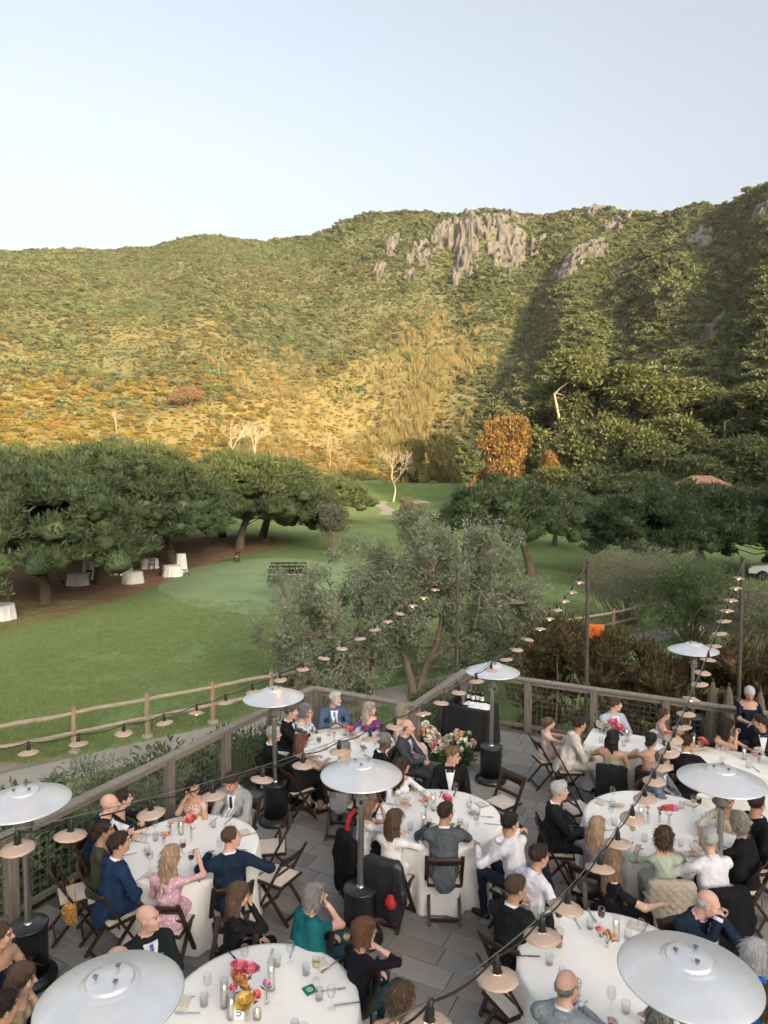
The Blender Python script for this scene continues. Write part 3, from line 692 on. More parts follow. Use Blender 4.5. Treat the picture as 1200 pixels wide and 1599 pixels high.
# bare trees on the slope
def bare(px,by,h,label,seed,Y=None,mt=None):
    p=ray_ground(px,by) if Y is None else Vector((pixz(px,by,Y).x,Y,float(terrain(pixz(px,by,Y).x,Y))))
    rs=np.random.RandomState(seed); mb=MB(); t=empty('bare_tree',p,0,label,'tree','bare trees on the slope')
    def grow(a,d,L,r,dep):
        b=a+d*L; limb(mb,a,b,r,r*.65,rs,.06,4,6)
        if dep==0: return
        for k in range(3 if dep>1 else 2):
            nd=(d+Vector(rs.normal(size=3))*.42+Vector((0,0,.12))).normalized(); grow(b,nd,L*(.62+.2*rs.rand()),r*.6,dep-1)
    grow(Vector((0,0,-.3)),Vector((0.02,0,1)),h*.33,h*.017,5); mb.build('trunk',mt or M_barkW,t)
bare(516,735,11,'bleached bare white tree above the end of the pines',91)
bare(541,738,6,'small bare white tree right of the larger bare one',92)
bare(614,772,13,'tall pale bare tree standing by the cart path',93,Y=148)
bare(182,685,9,'single thin bare trunk on the left slope',94)
bare(362,725,13,'pale forked bare tree behind the pines',95,mt=M_barkE)
bare(398,725,12,'second pale forked tree behind the pines',96,mt=M_barkE)
shr=ray_ground(290,640)
shrub('dry_bush',shr,6.5,7.5,L_dry,420,.6,.12,'big dry brown bush on the sunny slope',97,'bush',None,20,.35)
# planting between the path and the terrace (left)
UX=Vector((.885,-.466,0)); VX=Vector((.466,.885,0))
def dk(u,v,z=0.0): return UX*u+VX*v+Vector((0,0,z))
GS='shrubs planted below the left railing'
rsx=np.random.RandomState(5)
names=['silver sage bush','green leafy bush','pale sage bush','dark green bush']
for k,v in enumerate(np.linspace(1.0,11.2,13)):
    u=-8.4-.45*(k%2)+.1*rsx.normal(); kind=[1,0,3,0,0,2,1,2,0,1,1,1,1][k]
    leaf=[L_sage,L_shrub,L_sage,L_shrub][kind]; p=dk(u,v,LAWN)
    hh=[3.0,3.1,3.1,3.3,3.5,3.4,3.3,3.3,3.0,2.5,2.4,2.3,2.2][k]
    shrub('planted_shrub',p,1.0,hh,leaf,235,.09 if leaf==L_sage else .12,.030 if leaf==L_sage else .048,'%s below the left railing, number %s from the terrace corner'%(names[kind],['thirteen','twelve','eleven','ten','nine','eight','seven','six','five','four','three','two','one'][k]),200+k,'shrub',GS,26,.40)
shrub('grass_clump',dk(-8.0,9.4,LAWN),.6,2.3,L_shrub,900,.5,.02,'clump of long arching grass blades behind the railing',230,'plant',None,10,.5,upd=1.2)
for k,(px,py) in enumerate([(32,1190),(80,1182)]):
    p=pixz(px,py,[10.2,10.6][k]); shrub('upright_sprig',(p.x,p.y,LAWN),.28,p.z-LAWN+.15,L_sage,160,.12,.05,['upright leafy sprig at the left edge beyond the heater','upright leafy sprig right of the edge sprig'][k],240+k,'plant',None,9,.5)
# ================= TERRACE =================
RZ=atan2(UX.y,UX.x)      # rotation of the terrace grid
UMIN,VMID,UNOTCH,VMAX=-7.52,11.27,-5.32,13.75
M_grout=mat('tile_grout',(.11,.10,.09),.9,var=.15,vscale=3)
def tilemat(n,c,c2): return mat('stone_tile_'+n,c,.62,col2=c2,vscale=1.7,bump=.10,bscale=22,spec=.3,instrand=.10)
TILES=[tilemat('blue_grey',(0.199,0.193,0.188),(0.233,0.226,0.219)),tilemat('grey',(0.226,0.215,0.202),(0.264,0.251,0.237)),tilemat('taupe',(0.242,0.220,0.197),(0.285,0.260,0.231)),tilemat('sand',(0.264,0.229,0.194),(0.307,0.270,0.228)),tilemat('pale',(0.267,0.251,0.231),(0.313,0.294,0.271))]
def inside(u,v): return u>UMIN+.1 and (v<VMID-.1 or (u>UNOTCH+.1 and v<VMAX-.1))
def terrace():
    mb=MB(); mb.M=Matrix.Rotation(RZ,4,'Z')
    mb.box(((UMIN+14)/2,(VMID-8)/2,-.17),(14-UMIN,VMID+8,.30)); mb.box(((UNOTCH+14)/2,(VMID+VMAX)/2,-.17),(14-UNOTCH,VMAX-VMID,.30))
    # retaining face below
    mb.box((UMIN+.3,(VMID-8)/2,-1.15),(.3,VMID+8-.6,1.7)); mb.box(((UMIN+UNOTCH)/2,VMID-.35,-1.15),(2.0,.3,1.7)); mb.box((UNOTCH+.3,(VMID+VMAX)/2,-1.15),(.3,VMAX-VMID,1.7)); mb.box(((UNOTCH+14)/2,VMAX-.35,-1.15),(14-UNOTCH-.8,.3,1.7))
    t=mb.build('terrace',M_grout); tag(t,'raised dining terrace paved in grey and sand stone tiles',kind='structure')
    LU,LV=.60,.30; rs=np.random.RandomState(4); L=[]
    nv=int((VMAX+6)/LV)
    for j in range(nv):
        v=-6+(j+.5)*LV; o=(rs.rand()*.6+.3*(j%2))%LU
        for i in range(int((14-UMIN)/LU)+2):
            u=UMIN-.3+o+i*LU
            if u-LU/2<UMIN+.02: continue
            if v>VMID-LV*.5 and u-LU/2<UNOTCH+.02: continue
            if v+LV/2>VMAX or u+LU/2>13.9: continue
            p=UX*u+VX*v
            if p.y<.5: continue
            vis=(abs(p.x)/max(p.y,.1)<.60) and p.y>4.8
            L.append((vis,p.y,u,v))
    # tiles in the clear aisles show largest; keep 300 of those as single parts
    def clear(u,v):
        p=UX*u+VX*v
        d=min(hypot(p.x-a,p.y-b)-r for a,b,r in [(-2.31,8.15,.9),(-.61,11.38,.9),(.7,8.89,.9),(3.49,8.74,1.0),(-1,5.64,.9),(2.05,6.12,.9),(5.2,11.0,1.2)])
        return d
    L.sort(key=lambda q:(not q[0],-min(clear(q[2],q[3]),1.2)/max(q[1],4)*1.0))
    def tile_mesh(m):
        b=MB(); w,h=LU/2-.004,LV/2-.004; e=.006
        vs=[(-w,-h,-.02),(w,-h,-.02),(w,h,-.02),(-w,h,-.02),(-w,-h,.006),(w,-h,.006),(w,h,.006),(-w,h,.006),(-w+e,-h+e,.01),(w-e,-h+e,.01),(w-e,h-e,.01),(-w+e,h-e,.01)]
        b.raw(vs,[(0,1,5,4),(1,2,6,5),(2,3,7,6),(3,0,4,7),(4,5,9,8),(5,6,10,9),(6,7,11,10),(7,4,8,11),(8,9,10,11)]); return b.mesh('tile',[m])
    ms=[tile_mesh(m) for m in TILES]; rest=[MB() for _ in TILES]
    for k,(vis,yy,u,v) in enumerate(L):
        c=int(rs.choice(5,p=[.20,.24,.26,.16,.14]))
        if k<300:
            o=link('tile',ms[c],t); o.location=UX*u+VX*v+Vector((0,0,rs.normal()*.0008)); o.rotation_euler=(0,0,RZ)
        else:
            b=rest[c]; b.M=Matrix.Translation(UX*u+VX*v)@Matrix.Rotation(RZ,4,'Z')
            w,h=LU/2-.004,LV/2-.004
            b.raw([(-w,-h,-.01),(w,-h,-.01),(w,h,-.01),(-w,h,-.01),(-w,-h,.01),(w,-h,.01),(w,h,.01),(-w,h,.01)],[(0,1,5,4),(1,2,6,5),(2,3,7,6),(3,0,4,7),(4,5,6,7)])
    big=MB()
    for c,b in enumerate(rest): big.raw(b.v,b.f,c)
    o=big.build('tile_field',TILES,t); o['kind']='stuff'
terrace()
# weathered timber railings with wire mesh
M_wood=mat('weathered_timber',(.20,.175,.145),.9,col2=(.33,.30,.26),vscale=6,bump=.7,bscale=30,stretch=(6,.35,6))
M_woodV=mat('weathered_timber_post',(.145,.12,.10),.9,col2=(.245,.21,.175),vscale=6,bump=.7,bscale=30,stretch=(6,6,.35))
M_wire=mat('dark_wire',(.15,.155,.135),.55,metal=.3)
RAILH=1.07
def railing(pts,posts,label,wire=.10):
    a,b=Vector(pts[0]),Vector(pts[1]); d=(b-a); L=d.length; d.normalize(); r=empty('terrace_railing',a,0,label,'railing','timber and wire railings round the terrace')
    r.rotation_euler=(0,0,atan2(d.y,d.x))
    m=MB(); m.box((L/2,0,RAILH-.022),(L+.10,.15,.044)); bevel(m.build('top_rail',M_wood,r),.006)
    m=MB(); m.box((L/2,0,RAILH-.085),(L,.045,.08)); m.build('under_rail',M_wood,r)
    m=MB(); m.box((L/2,0,.09),(L,.045,.07)); m.build('bottom_rail',M_woodV,r)
    ps=sorted(posts)
    for p in ps:
        m=MB(); m.box((0,0,(RAILH-.045+0)/2-.15),(.13,.13,RAILH-.045+.30)); o=m.build('post',M_woodV,r,(p,0,0)); bevel(o,.008)
    ends=ps
    for p,q in zip(ends[:-1],ends[1:]):
        m=MB(); x0,x1=p+.066,q-.066; n=int((x1-x0)/wire); z0,z1=.125,RAILH-.125
        for k in range(1,n): x=x0+(x1-x0)*k/n; m.box((x,.012,(z0+z1)/2),(.0065,.0065,z1-z0))
        k=0;nz=int((z1-z0)/wire)
        for k in range(nz+1): z=z0+(z1-z0)*k/nz; m.box(((x0+x1)/2,.018,z),(x1-x0,.0065,.0065))
        m.build('wire_panel',M_wire,r)
A=lambda u,v:tuple(dk(u,v))
railing((A(UMIN,-4),A(UMIN,VMID)),[p+4 for p in (-3.9,-1.4,0.2,2.5,5.0,7.5,8.75,10.0,11.2)],'long weathered railing along the left side of the terrace')
railing((A(UMIN+.1,VMID),A(UNOTCH,VMID)),[.0,1.05,2.05],'short railing at the far left corner behind the white haired guests')
railing((A(UNOTCH,VMID+.1),A(UNOTCH,VMAX)),[.0,1.25,2.32],'short railing running back beside the black drinks table')
railing((A(UNOTCH+.1,VMAX),A(9,VMAX)),[0.0]+[p-UNOTCH for p in (-4.05,-2.75,-1.45,-.15,1.15,2.45,3.75,5.05,6.4,7.8)]+[14.2],'long railing along the far right side behind the head table')
# split rail fence beside the path
M_post=mat('fence_timber',(.24,.175,.11),.9,col2=(.36,.28,.19),vscale=5,bump=.6,bscale=25,stretch=(4,4,.5))
M_rail=mat('fence_rail_timber',(.28,.225,.16),.9,col2=(.42,.36,.28),vscale=5,bump=.6,bscale=25,stretch=(4,4,.8))
def rail_fence():
    t=empty('rail_fence',(FP[0].x,FP[0].y,LAWN),0,'two-rail log fence along the footpath','fence'); o0=Vector((FP[0].x,FP[0].y,0))
    rs=np.random.RandomState(3)
    for k,p in enumerate(FP):
        m=MB(); q=Vector((p.x,p.y,0))-o0; m.tube([q+Vector((0,0,-.2)),q+Vector((0,0,.6)),q+Vector((.01,0,1.18))],[.075,.072,.065],9); m.build('post',M_post,t)
        m=MB(); m.lathe([(.001,.07),(.14,.06),(.17,0)],10,0,q); m.build('footing',M_path,t)
        if k+1<len(FP):
            n=FP[k+1]; e=Vector((n.x,n.y,0))-o0
            for z in (.52,1.02):
                m=MB(); a=q+Vector((0,0,z));b=e+Vector((0,0,z)); w=(b-a).normalized()*.12
                m.tube([a-w,a.lerp(b,.3)+Vector((0,0,rs.normal()*.015)),a.lerp(b,.7)+Vector((0,0,rs.normal()*.015)),b+w],[.05,.058,.056,.048],8); m.build('rail',M_rail,t)
rail_fence()
# light poles
M_pole=mat('pole_grey',(.10,.09,.075),.6,metal=.3,var=.15,vscale=6)
POLES={}
for nm,(px,Yoff,topy),lb in (('p1',(715,15.1,885),'thin grey light pole rising through the olive tree'),('p2',(919,14.0,873),'thin grey light pole left of the orange sign'),('p3',(1160,13.0,868),'thin grey light pole at the right behind the standing woman')):
    p=pixz(px,topy,Yoff); m=MB(); m.tube([(0,0,LAWN),(0,0,p.z)],[.042,.038],10); m.lathe([(.0,p.z+.01),(.05,p.z),(.05,p.z-.05),(.04,p.z-.06)],10)
    m.tube([(0,0,p.z-.08),(0,-.07,p.z-.06)],.012,6)
    t=empty('light_pole',(p.x,p.y,0),0,lb,'light pole','string light poles'); m.build('pole',M_pole,t)
    mm=MB(); mm.box((0,0,RAILH-.1),(.12,.12,.03)); mm.build('bracket',M_pole,t)
    POLES[nm]=Vector((p.x,p.y-.07,p.z-.06))
# ---- string lights ----
M_cable=mat('black_cable',(.02,.022,.022),.5)
M_steel=mat('steel_wire',(.35,.34,.32),.4,metal=.9)
M_sock=mat('black_socket',(.015,.017,.018),.45)
M_shade=mat('copper_pink_shade',(.50,.37,.29),.55,metal=.2,var=.12,vscale=14,bump=.12,bscale=40)
M_bulb=mat('warm_bulb',(1,.7,.35),.3,emit=(1.0,.55,.2),estr=3.0)
def lamp_meshes():
    wob=lambda t,r:1+.028*cos(14*t)*(r/.102)**3
    m=MB(); m.lathe([(.026,-.078),(.05,-.090),(.082,-.102),(.102,-.108),(.100,-.112),(.081,-.105),(.05,-.094),(.02,-.083)],42,0,wob=wob); sh=m.mesh('lamp_shade',[M_shade])
    m=MB(); m.lathe([(.001,.012),(.013,.010),(.014,-.02),(.019,-.03),(.020,-.07),(.019,-.082),(.001,-.083)],12); so=m.mesh('socket',[M_sock])
    m=MB(); m.lathe([(.012,-.083),(.02,-.10),(.024,-.118),(.016,-.134),(.001,-.138)],10); bu=m.mesh('bulb',[M_bulb])
    return sh,so,bu
LSH,LSO,LBU=lamp_meshes()
def strand(name,ctrl,ts,label,first=0):
    """ctrl: plan-straight run, list of (t,z) sag heights between two plan points"""
    a,b,zz=ctrl; a=Vector(a);b=Vector(b)
    tz=np.array(zz); c=np.polyfit(tz[:,0],tz[:,1],min(3,len(tz)-1))
    f=lambda t:Vector((a.x+(b.x-a.x)*t,a.y+(b.y-a.y)*t,float(np.polyval(c,t))))
    r=empty('string_light',a,0,label,'string light','strings of shaded lights over the terrace')
    def loc(p): return p-a
    rs=np.random.RandomState(len(ts))
    # electrical cable sags a little under the support wire
    n=90; pts=[f(i/n) for i in range(n+1)]
    m=MB(); m.tube([loc(p)+Vector((0,0,.012)) for p in pts],.0035,5); m.build('support_wire',M_steel,r)
    tt=sorted(ts); P2=[]
    al=[0]+list(tt)+[1]
    for p,q in zip(al[:-1],al[1:]):
        for i in range(6):
            s=i/6; t=p+(q-p)*s; P2.append(loc(f(t))-Vector((0,0,.028*sin(pi*s)+.004)))
    P2.append(loc(f(1))); m=MB(); m.tube(P2,.0058,6); m.build('cable',M_cable,r)
    for t in tt:
        p=loc(f(t)); d=(f(min(1,t+.01))-f(max(0,t-.01))).normalized()
        rx=rs.normal()*.07; ry=rs.normal()*.07
        so=link('socket',LSO,r,loc=p); so.rotation_euler=(rx,ry,0)
        link('lamp_shade',LSH,so); link('bulb',LBU,so)
    return r
def solve_t(a,b,px):
    """parameter along the plan line whose sight line has this pixel column"""
    k=(px-600)/FPX
    # x = k*depth with depth ~ y*cos - (z-HC)*sin ; use z~2.6
    den=(b[0]-a[0])-k*cos(PITCH)*(b[1]-a[1]); num=k*(a[1]*cos(PITCH)+2.6*sin(PITCH))-a[0]
    return num/den
def strand_px(start_px,start_Y,end,pxs,label):
    s=pixz(start_px[0],start_px[1],start_Y); a=(s.x,s.y,0); b=(end.x,end.y,0); zz=[(0,s.z)];ts=[]
    for px,py in pxs:
        t=solve_t(a,b,px); Y=a[1]+(b[1]-a[1])*t; z=pixz(px,py,Y).z; zz.append((t,z)); ts.append(t)
    zz.append((1,end.z)); zz=zz+[zz[-1]]*3
    return strand('string_light',(a,b,zz),[t for t in ts if 0.01<t<.985],label)
SA=[(672,1558),(775,1487),(846,1426),(888,1376),(938,1337),(965,1306),(988,1272),(1007,1242),(1022,1214),(1034,1184),(1044,1155),(1054,1132),(1063,1110),(1072,1090),(1082,1071),(1091,1052),(1098,1034),(1106,1016),(1114,998),(1121,980),(1128,962),(1134,946),(1140,930),(1147,913),(1153,898)]
strand_px((590,1615),2.35,POLES['p3'],SA,'light string from the bottom edge up to the right hand pole')
SB=[(30,1300),(114,1274),(235,1244),(332,1216),(412,1202),(474,1180),(530,1160),(578,1143),(618,1122),(660,1102),(690,1083),(717,1066),(744,1046),(768,1033),(790,1018),(808,1003),(826,989),(843,974),(858,961),(870,946),(882,930),(893,914),(904,898)]
strand_px((-60,1322),3.9,POLES['p2'],SB,'light string crossing the middle of the terrace to the centre pole')
SCC=[(-30,1170),(44,1156),(122,1140),(193,1127),(255,1111),(307,1097),(352,1085),(394,1070),(437,1052),(473,1038),(507,1021),(535,1004),(562,993),(585,981),(606,963),(625,947),(644,932),(662,917),(680,903)]
strand_px((-120,1185),6.2,POLES['p1'],SCC,'light string passing over the left railing into the olive tree')
# ---- patio heaters ----
M_alu=mat('heater_aluminium',(.74,.76,.78),.42,metal=.6,var=.06,vscale=5,bump=.06,bscale=50)
M_blk=mat('heater_black',(.012,.014,.015),.28,spec=.5,var=.3,vscale=9)
M_chrome=mat('heater_steel',(.62,.61,.58),.34,metal=1.0,var=.1,vscale=4)
M_gal=mat('heater_dark_steel',(.25,.26,.27),.35,metal=.9)
def heater_proto():
    H={}
    m=MB(); m.lathe([(.445,1.865),(.450,1.870),(.452,1.876),(.445,1.882),(.40,1.900),(.30,1.940),(.20,1.975),(.155,1.985),(.150,2.003),(.135,2.012),(.001,2.014)],56); m.lathe([(.001,2.008),(.13,2.004),(.2,1.966),(.30,1.93),(.40,1.89),(.445,1.865)],40); H['reflector']=m.mesh('reflector',[M_alu])
    m=MB()
    m.tube([(0,0,-.005),(0,0,.035)],.006,6); m.box((0,0,.024),(.034,.010,.010)); m.box((0,0,.0241),(.010,.034,.0102)); WN=m.mesh('wing_nut',[M_gal])
    H['wing_nut']=WN
    m=MB(); m.lathe([(.055,1.985),(.062,1.97),(.062,1.66),(.09,1.65),(.09,1.63),(.055,1.60),(.055,1.585),(.035,1.58)],20); H['burner']=m.mesh('burner',[mat('burner_mesh',(.30,.29,.27),.4,metal=.9,bump=.6,bscale=160)])
    m=MB(); m.box((0,-.02,1.60),(.105,.105,.10)); H['control_box']=m.mesh('control_box',[M_chrome])
    m=MB(); m.lathe([(.001,-.078),(.022,-.078),(.022,-.06),(.022,-.05)],12,c=(0,0,0)); me=m.mesh('knob',[M_blk]); H['knob']=me
    m=MB(); m.lathe([(.034,.60),(.034,1.60)],18); m.lathe([(.045,.605),(.045,.625),(.034,.63)],18); H['pole']=m.mesh('pole',[M_chrome])
    m=MB(); m.lathe([(.001,.612),(.178,.607),(.19,.600),(.192,.575),(.186,.570),(.182,.56),(.180,.09),(.001,.09)],36); H['tank_housing']=m.mesh('tank_housing',[M_blk])
    m=MB(); m.lathe([(.182,.10),(.20,.085),(.255,.06),(.262,.03),(.262,.012),(.001,.012)],40); H['base']=m.mesh('base',[M_blk])
    return H
HP=heater_proto()
HEAT=[((768,1047),'far centre heater standing beside the flower arrangement',.3),((1085,1014),'farthest heater at the right, behind the head table',1.0),((430,1088),'heater behind the empty chairs, left of centre',2.1),((562,1208),'heater in the middle of the terrace beside the teal shawl',.0),((40,1250),'heater at the left edge next to the railing',1.2),((1127,1217),'heater at the right beside the table with pink peonies',2.6),((178,1555),'large foreground heater at the bottom left',.8),((1070,1517),'large foreground heater at the bottom right',.2)]
for (px,lb,rz) in HEAT:
    p=pix(px[0],px[1],1.9); t=empty('patio_heater',(p.x,p.y,.01),rz,lb,'patio heater','patio heaters on the terrace')
    t.rotation_euler=(radians(.6)*sin(rz*5),radians(.6)*cos(rz*3),rz)
    for k,me in HP.items():
        if k in('knob',): continue
        if k=='wing_nut':
            for q in range(3): link('wing_nut',me,t,loc=(.085*cos(q*2.094+.5),.085*sin(q*2.094+.5),2.01))
            continue
        o=link(k,me,t)
        if k=='control_box':
            kn=link('knob',HP['knob'],o); kn.location=(0,-.02,1.60); kn.rotation_euler=(-pi/2,0,0); kn.location=(0,-.01,1.60)
# ================= FIGURE BUILDER (signed distance shapes -> one continuous skin) =================
def surface_nets(d,org,h):
    ins=d<0; nx,ny,nz=d.shape
    c=np.zeros((nx-1,ny-1,nz-1),np.int32)
    for a in (0,1):
        for b in (0,1):
            for e in (0,1): c+=ins[a:nx-1+a,b:ny-1+b,e:nz-1+e]
    act=(c>0)&(c<8); I=np.stack(np.nonzero(act),1)
    vid=-np.ones(act.shape,np.int64); vid[act]=np.arange(len(I))
    acc=np.zeros((len(I),3)); cnt=np.zeros(len(I))
    corners=[(a,b,e) for a in(0,1) for b in(0,1) for e in(0,1)]
    vals={k:d[I[:,0]+k[0],I[:,1]+k[1],I[:,2]+k[2]] for k in corners}
    for p in corners:
        for ax in range(3):
            if p[ax]: continue
            q=list(p); q[ax]=1; q=tuple(q); v0,v1=vals[p],vals[q]; m=(v0<0)!=(v1<0)
            t=np.where(m,v0/(v0-v1+1e-12),0); pos=np.zeros((len(I),3)); pos[:]=p; pos[:,ax]+=t
            acc+=pos*m[:,None]; cnt+=m
    V=(I+acc/np.maximum(cnt,1)[:,None])*h+org
    F=[]
    for ax in range(3):
        o1,o2=[k for k in range(3) if k!=ax]
        sl=[slice(1,-1)]*3; sl[ax]=slice(0,-1); s2=list(sl); s2[ax]=slice(1,None)
        A=ins[tuple(sl)];B=ins[tuple(s2)]
        for flip in (0,1):
            m=(A&~B) if not flip else (~A&B); J=np.stack(np.nonzero(m),1)
            if not len(J): continue
            J=J+1; J[:,ax]-=1
            def g(a,b):
                K=J.copy();K[:,o1]+=a;K[:,o2]+=b; return vid[K[:,0],K[:,1],K[:,2]]
            q=np.stack([g(-1,-1),g(0,-1),g(0,0),g(-1,0)],1)
            if (flip==1)!=(ax==1): q=q[:,::-1]
            F.append(q)
    F=np.concatenate(F); F=F[(F>=0).all(1)]
    return V,F
def sd_cap(P,a,b,ra,rb,sc=None):
    a=np.asarray(a,float);b=np.asarray(b,float); ab=b-a; pa=P-a
    t=np.clip((pa@ab)/(ab@ab+1e-12),0,1); q=pa-t[...,None]*ab
    if sc is not None:
        R,s=sc; q=(q@R)/s
    return np.sqrt((q*q).sum(-1))-(ra+(rb-ra)*t),t
def sd_ell(P,c,r,R=None):
    q=P-np.asarray(c,float)
    if R is not None: q=q@R
    r=np.asarray(r,float); k0=np.sqrt(((q/r)**2).sum(-1)); k1=np.sqrt(((q/(r*r))**2).sum(-1))+1e-9
    return k0*(k0-1)/k1
class Body:
    def __init__(s): s.p=[]
    def cap(s,a,b,ra,rb,lab,k=.025,sc=None): s.p.append(('c',lab,k,np.array(a,float),np.array(b,float),ra,rb,sc))
    def ell(s,c,r,lab,k=.025,R=None,sub=False): s.p.append(('e',lab,k,np.array(c,float),np.array(r,float),R,sub))
    def ev(s,p,P):
        if p[0]=='c': return sd_cap(P,p[3],p[4],p[5],p[6],p[7])[0]
        return sd_ell(P,p[3],p[4],p[5])
    def bb(s,p):
        if p[0]=='c':
            r=max(p[5],p[6])*(1 if p[7] is None else max(1,p[7][1].max())); lo=np.minimum(p[3],p[4])-r;hi=np.maximum(p[3],p[4])+r
        else: r=p[4].max() if p[5] is not None else p[4]; lo=p[3]-r;hi=p[3]+r
        return lo,hi
    def field(s,h,extra=None):
        bbs=[s.bb(p) for p in s.p if not(p[0]=='e' and p[6])]; lo=np.min([b[0] for b in bbs],0)-3*h; hi=np.max([b[1] for b in bbs],0)+3*h
        n=np.ceil((hi-lo)/h).astype(int)+1; d=np.full(n,.08,np.float32)
        for p in s.p:
            l,u=s.bb(p); m=max(.05,p[2]*2); i0=np.clip(np.floor((l-m-lo)/h).astype(int),0,n-1); i1=np.clip(np.ceil((u+m-lo)/h).astype(int)+1,1,n)
            g=np.stack(np.meshgrid(*[lo[a]+h*np.arange(i0[a],i1[a]) for a in range(3)],indexing='ij'),-1)
            v=s.ev(p,g).astype(np.float32); sl=tuple(slice(i0[a],i1[a]) for a in range(3)); o=d[sl]; k=p[2]
            if p[0]=='e' and p[6]:
                v=-v; hh=np.maximum(k-np.abs(o-v),0)/k; d[sl]=np.maximum(o,v)+hh*hh*k*.25
            else:
                hh=np.maximum(k-np.abs(o-v),0)/k; d[sl]=np.minimum(o,v)-hh*hh*k*.25
        if extra is not None:
            g=np.stack(np.meshgrid(*[lo[a]+h*np.arange(n[a]) for a in range(3)],indexing='ij'),-1); d=extra(d,g)
        return d,lo
    def mesh(s,h,extra=None):
        d,lo=s.field(h,extra); return surface_nets(d,lo,h)
    def labels(s,V):
        best=np.full(len(V),9.);lab=np.zeros(len(V),int);T=np.zeros(len(V)); names=[]
        for i,p in enumerate(s.p):
            if p[0]=='e' and p[6]: continue
            if p[0]=='c': v,t=sd_cap(V,p[3],p[4],p[5],p[6],p[7])
            else: v=sd_ell(V,p[3],p[4],p[5]);t=np.zeros(len(V))
            m=v<best; best[m]=v[m]; lab[m]=i; T[m]=t[m]
        return np.array([s.p[i][1] for i in lab],dtype=object),T
# ---- head ----
def make_head(fem):
    b=Body(); w=.94 if fem else 1.0
    b.ell((0,-.014,.030),(.075*w,.094,.086),'h',.03); b.ell((0,.03,-.03),(.060*w,.064,.082),'h',.03)
    b.cap((-.034*w,.03,-.078),(.034*w,.03,-.078),.028 if not fem else .023,.028 if not fem else .023,'h',.03)
    b.ell((0,.071,-.098),(.022,.019,.019),'h',.02); b.cap((0,.090,.012),(0,.113,-.026),.007,.0125,'h',.016); b.ell((0,.10,-.03),(.017,.012,.009),'h',.01)
    b.cap((-.034,.079,.026),(.034,.079,.026),.011,.011,'h',.02)
    for s in (-1,1):
        b.ell((s*.040,.062,-.028),(.024,.024,.024),'h',.03); b.ell((s*.0775*w,-.008,-.012),(.010,.021,.031),'h',.008,R=np.array(Euler((0,0,s*-.35)).to_matrix()))
        b.ell((s*.032,.104,.006),(.019,.017,.011),'h',.012,sub=True)
        b.ell((s*.031,.079,.005),(.0125,.0125,.0125),'eye',.004)
    b.cap((-.019,.090,-.060),(.019,.090,-.060),.0085,.0085,'h',.012)
    b.cap((0,-.022,-.06),(0,-.036,-.15),.054*w,.054*w,'h',.03)
    V,F=b.mesh(.0083); C=V[F].mean(1); mi=np.zeros(len(F),int)
    for s in (-1,1):
        e=(((C-[s*.031,.090,.0055])/[.0135,.014,.0075])**2).sum(1)<1; mi[e]=3
        br=(np.abs(C[:,2]-(.027-.18*(np.abs(C[:,0])-.034)**1*s*0))<.0046)&(np.abs(np.abs(C[:,0])-.034)<.019)&(C[:,1]>.06); mi[br]=5
    lp=(np.abs(C[:,2]+.060)<.0075)&(np.abs(C[:,0])<.021)&(C[:,1]>.085); mi[lp]=4
    return V,F,mi
HEADS={0:make_head(False),1:make_head(True)}
# ---- hand: palm, four fingers, thumb ----
def make_hand(curl):
    m=MB(); m.ell((0,.045,0),(.036,.052,.015),9,6); m.ell((.018,.035,-.006),(.02,.03,.014),7,5)
    for i,(x,L) in enumerate(((-.028,.060),(-.010,.072),(.010,.076),(.028,.068))):
        pts=[Vector((x*.9,.080,0))];a=.15
        for k,seg in enumerate((.42,.33,.25)):
            a+=curl*(.75+.1*k); pts.append(pts[-1]+Vector((x*.10,cos(a),-sin(a)))*L*seg)
        m.tube(pts,[.0088,.0085,.0078,.0062],6)
    a0=Vector((.030,.022,-.004)); a1=a0+Vector((.022,.022,-.008)); a2=a1+Vector((.006 if curl<.6 else -.004,.026,-.012 if curl<.6 else -.02)); m.tube([a0,a1,a2,a2+Vector((-.003,.016,-.008))],[.013,.011,.0095,.007],6)
    V=np.array(m.v); F4=np.array([f for f in m.f if len(f)==4]); return V,F4
HANDS={'relax':make_hand(.35),'grip':make_hand(.85),'flat':make_hand(.15)}
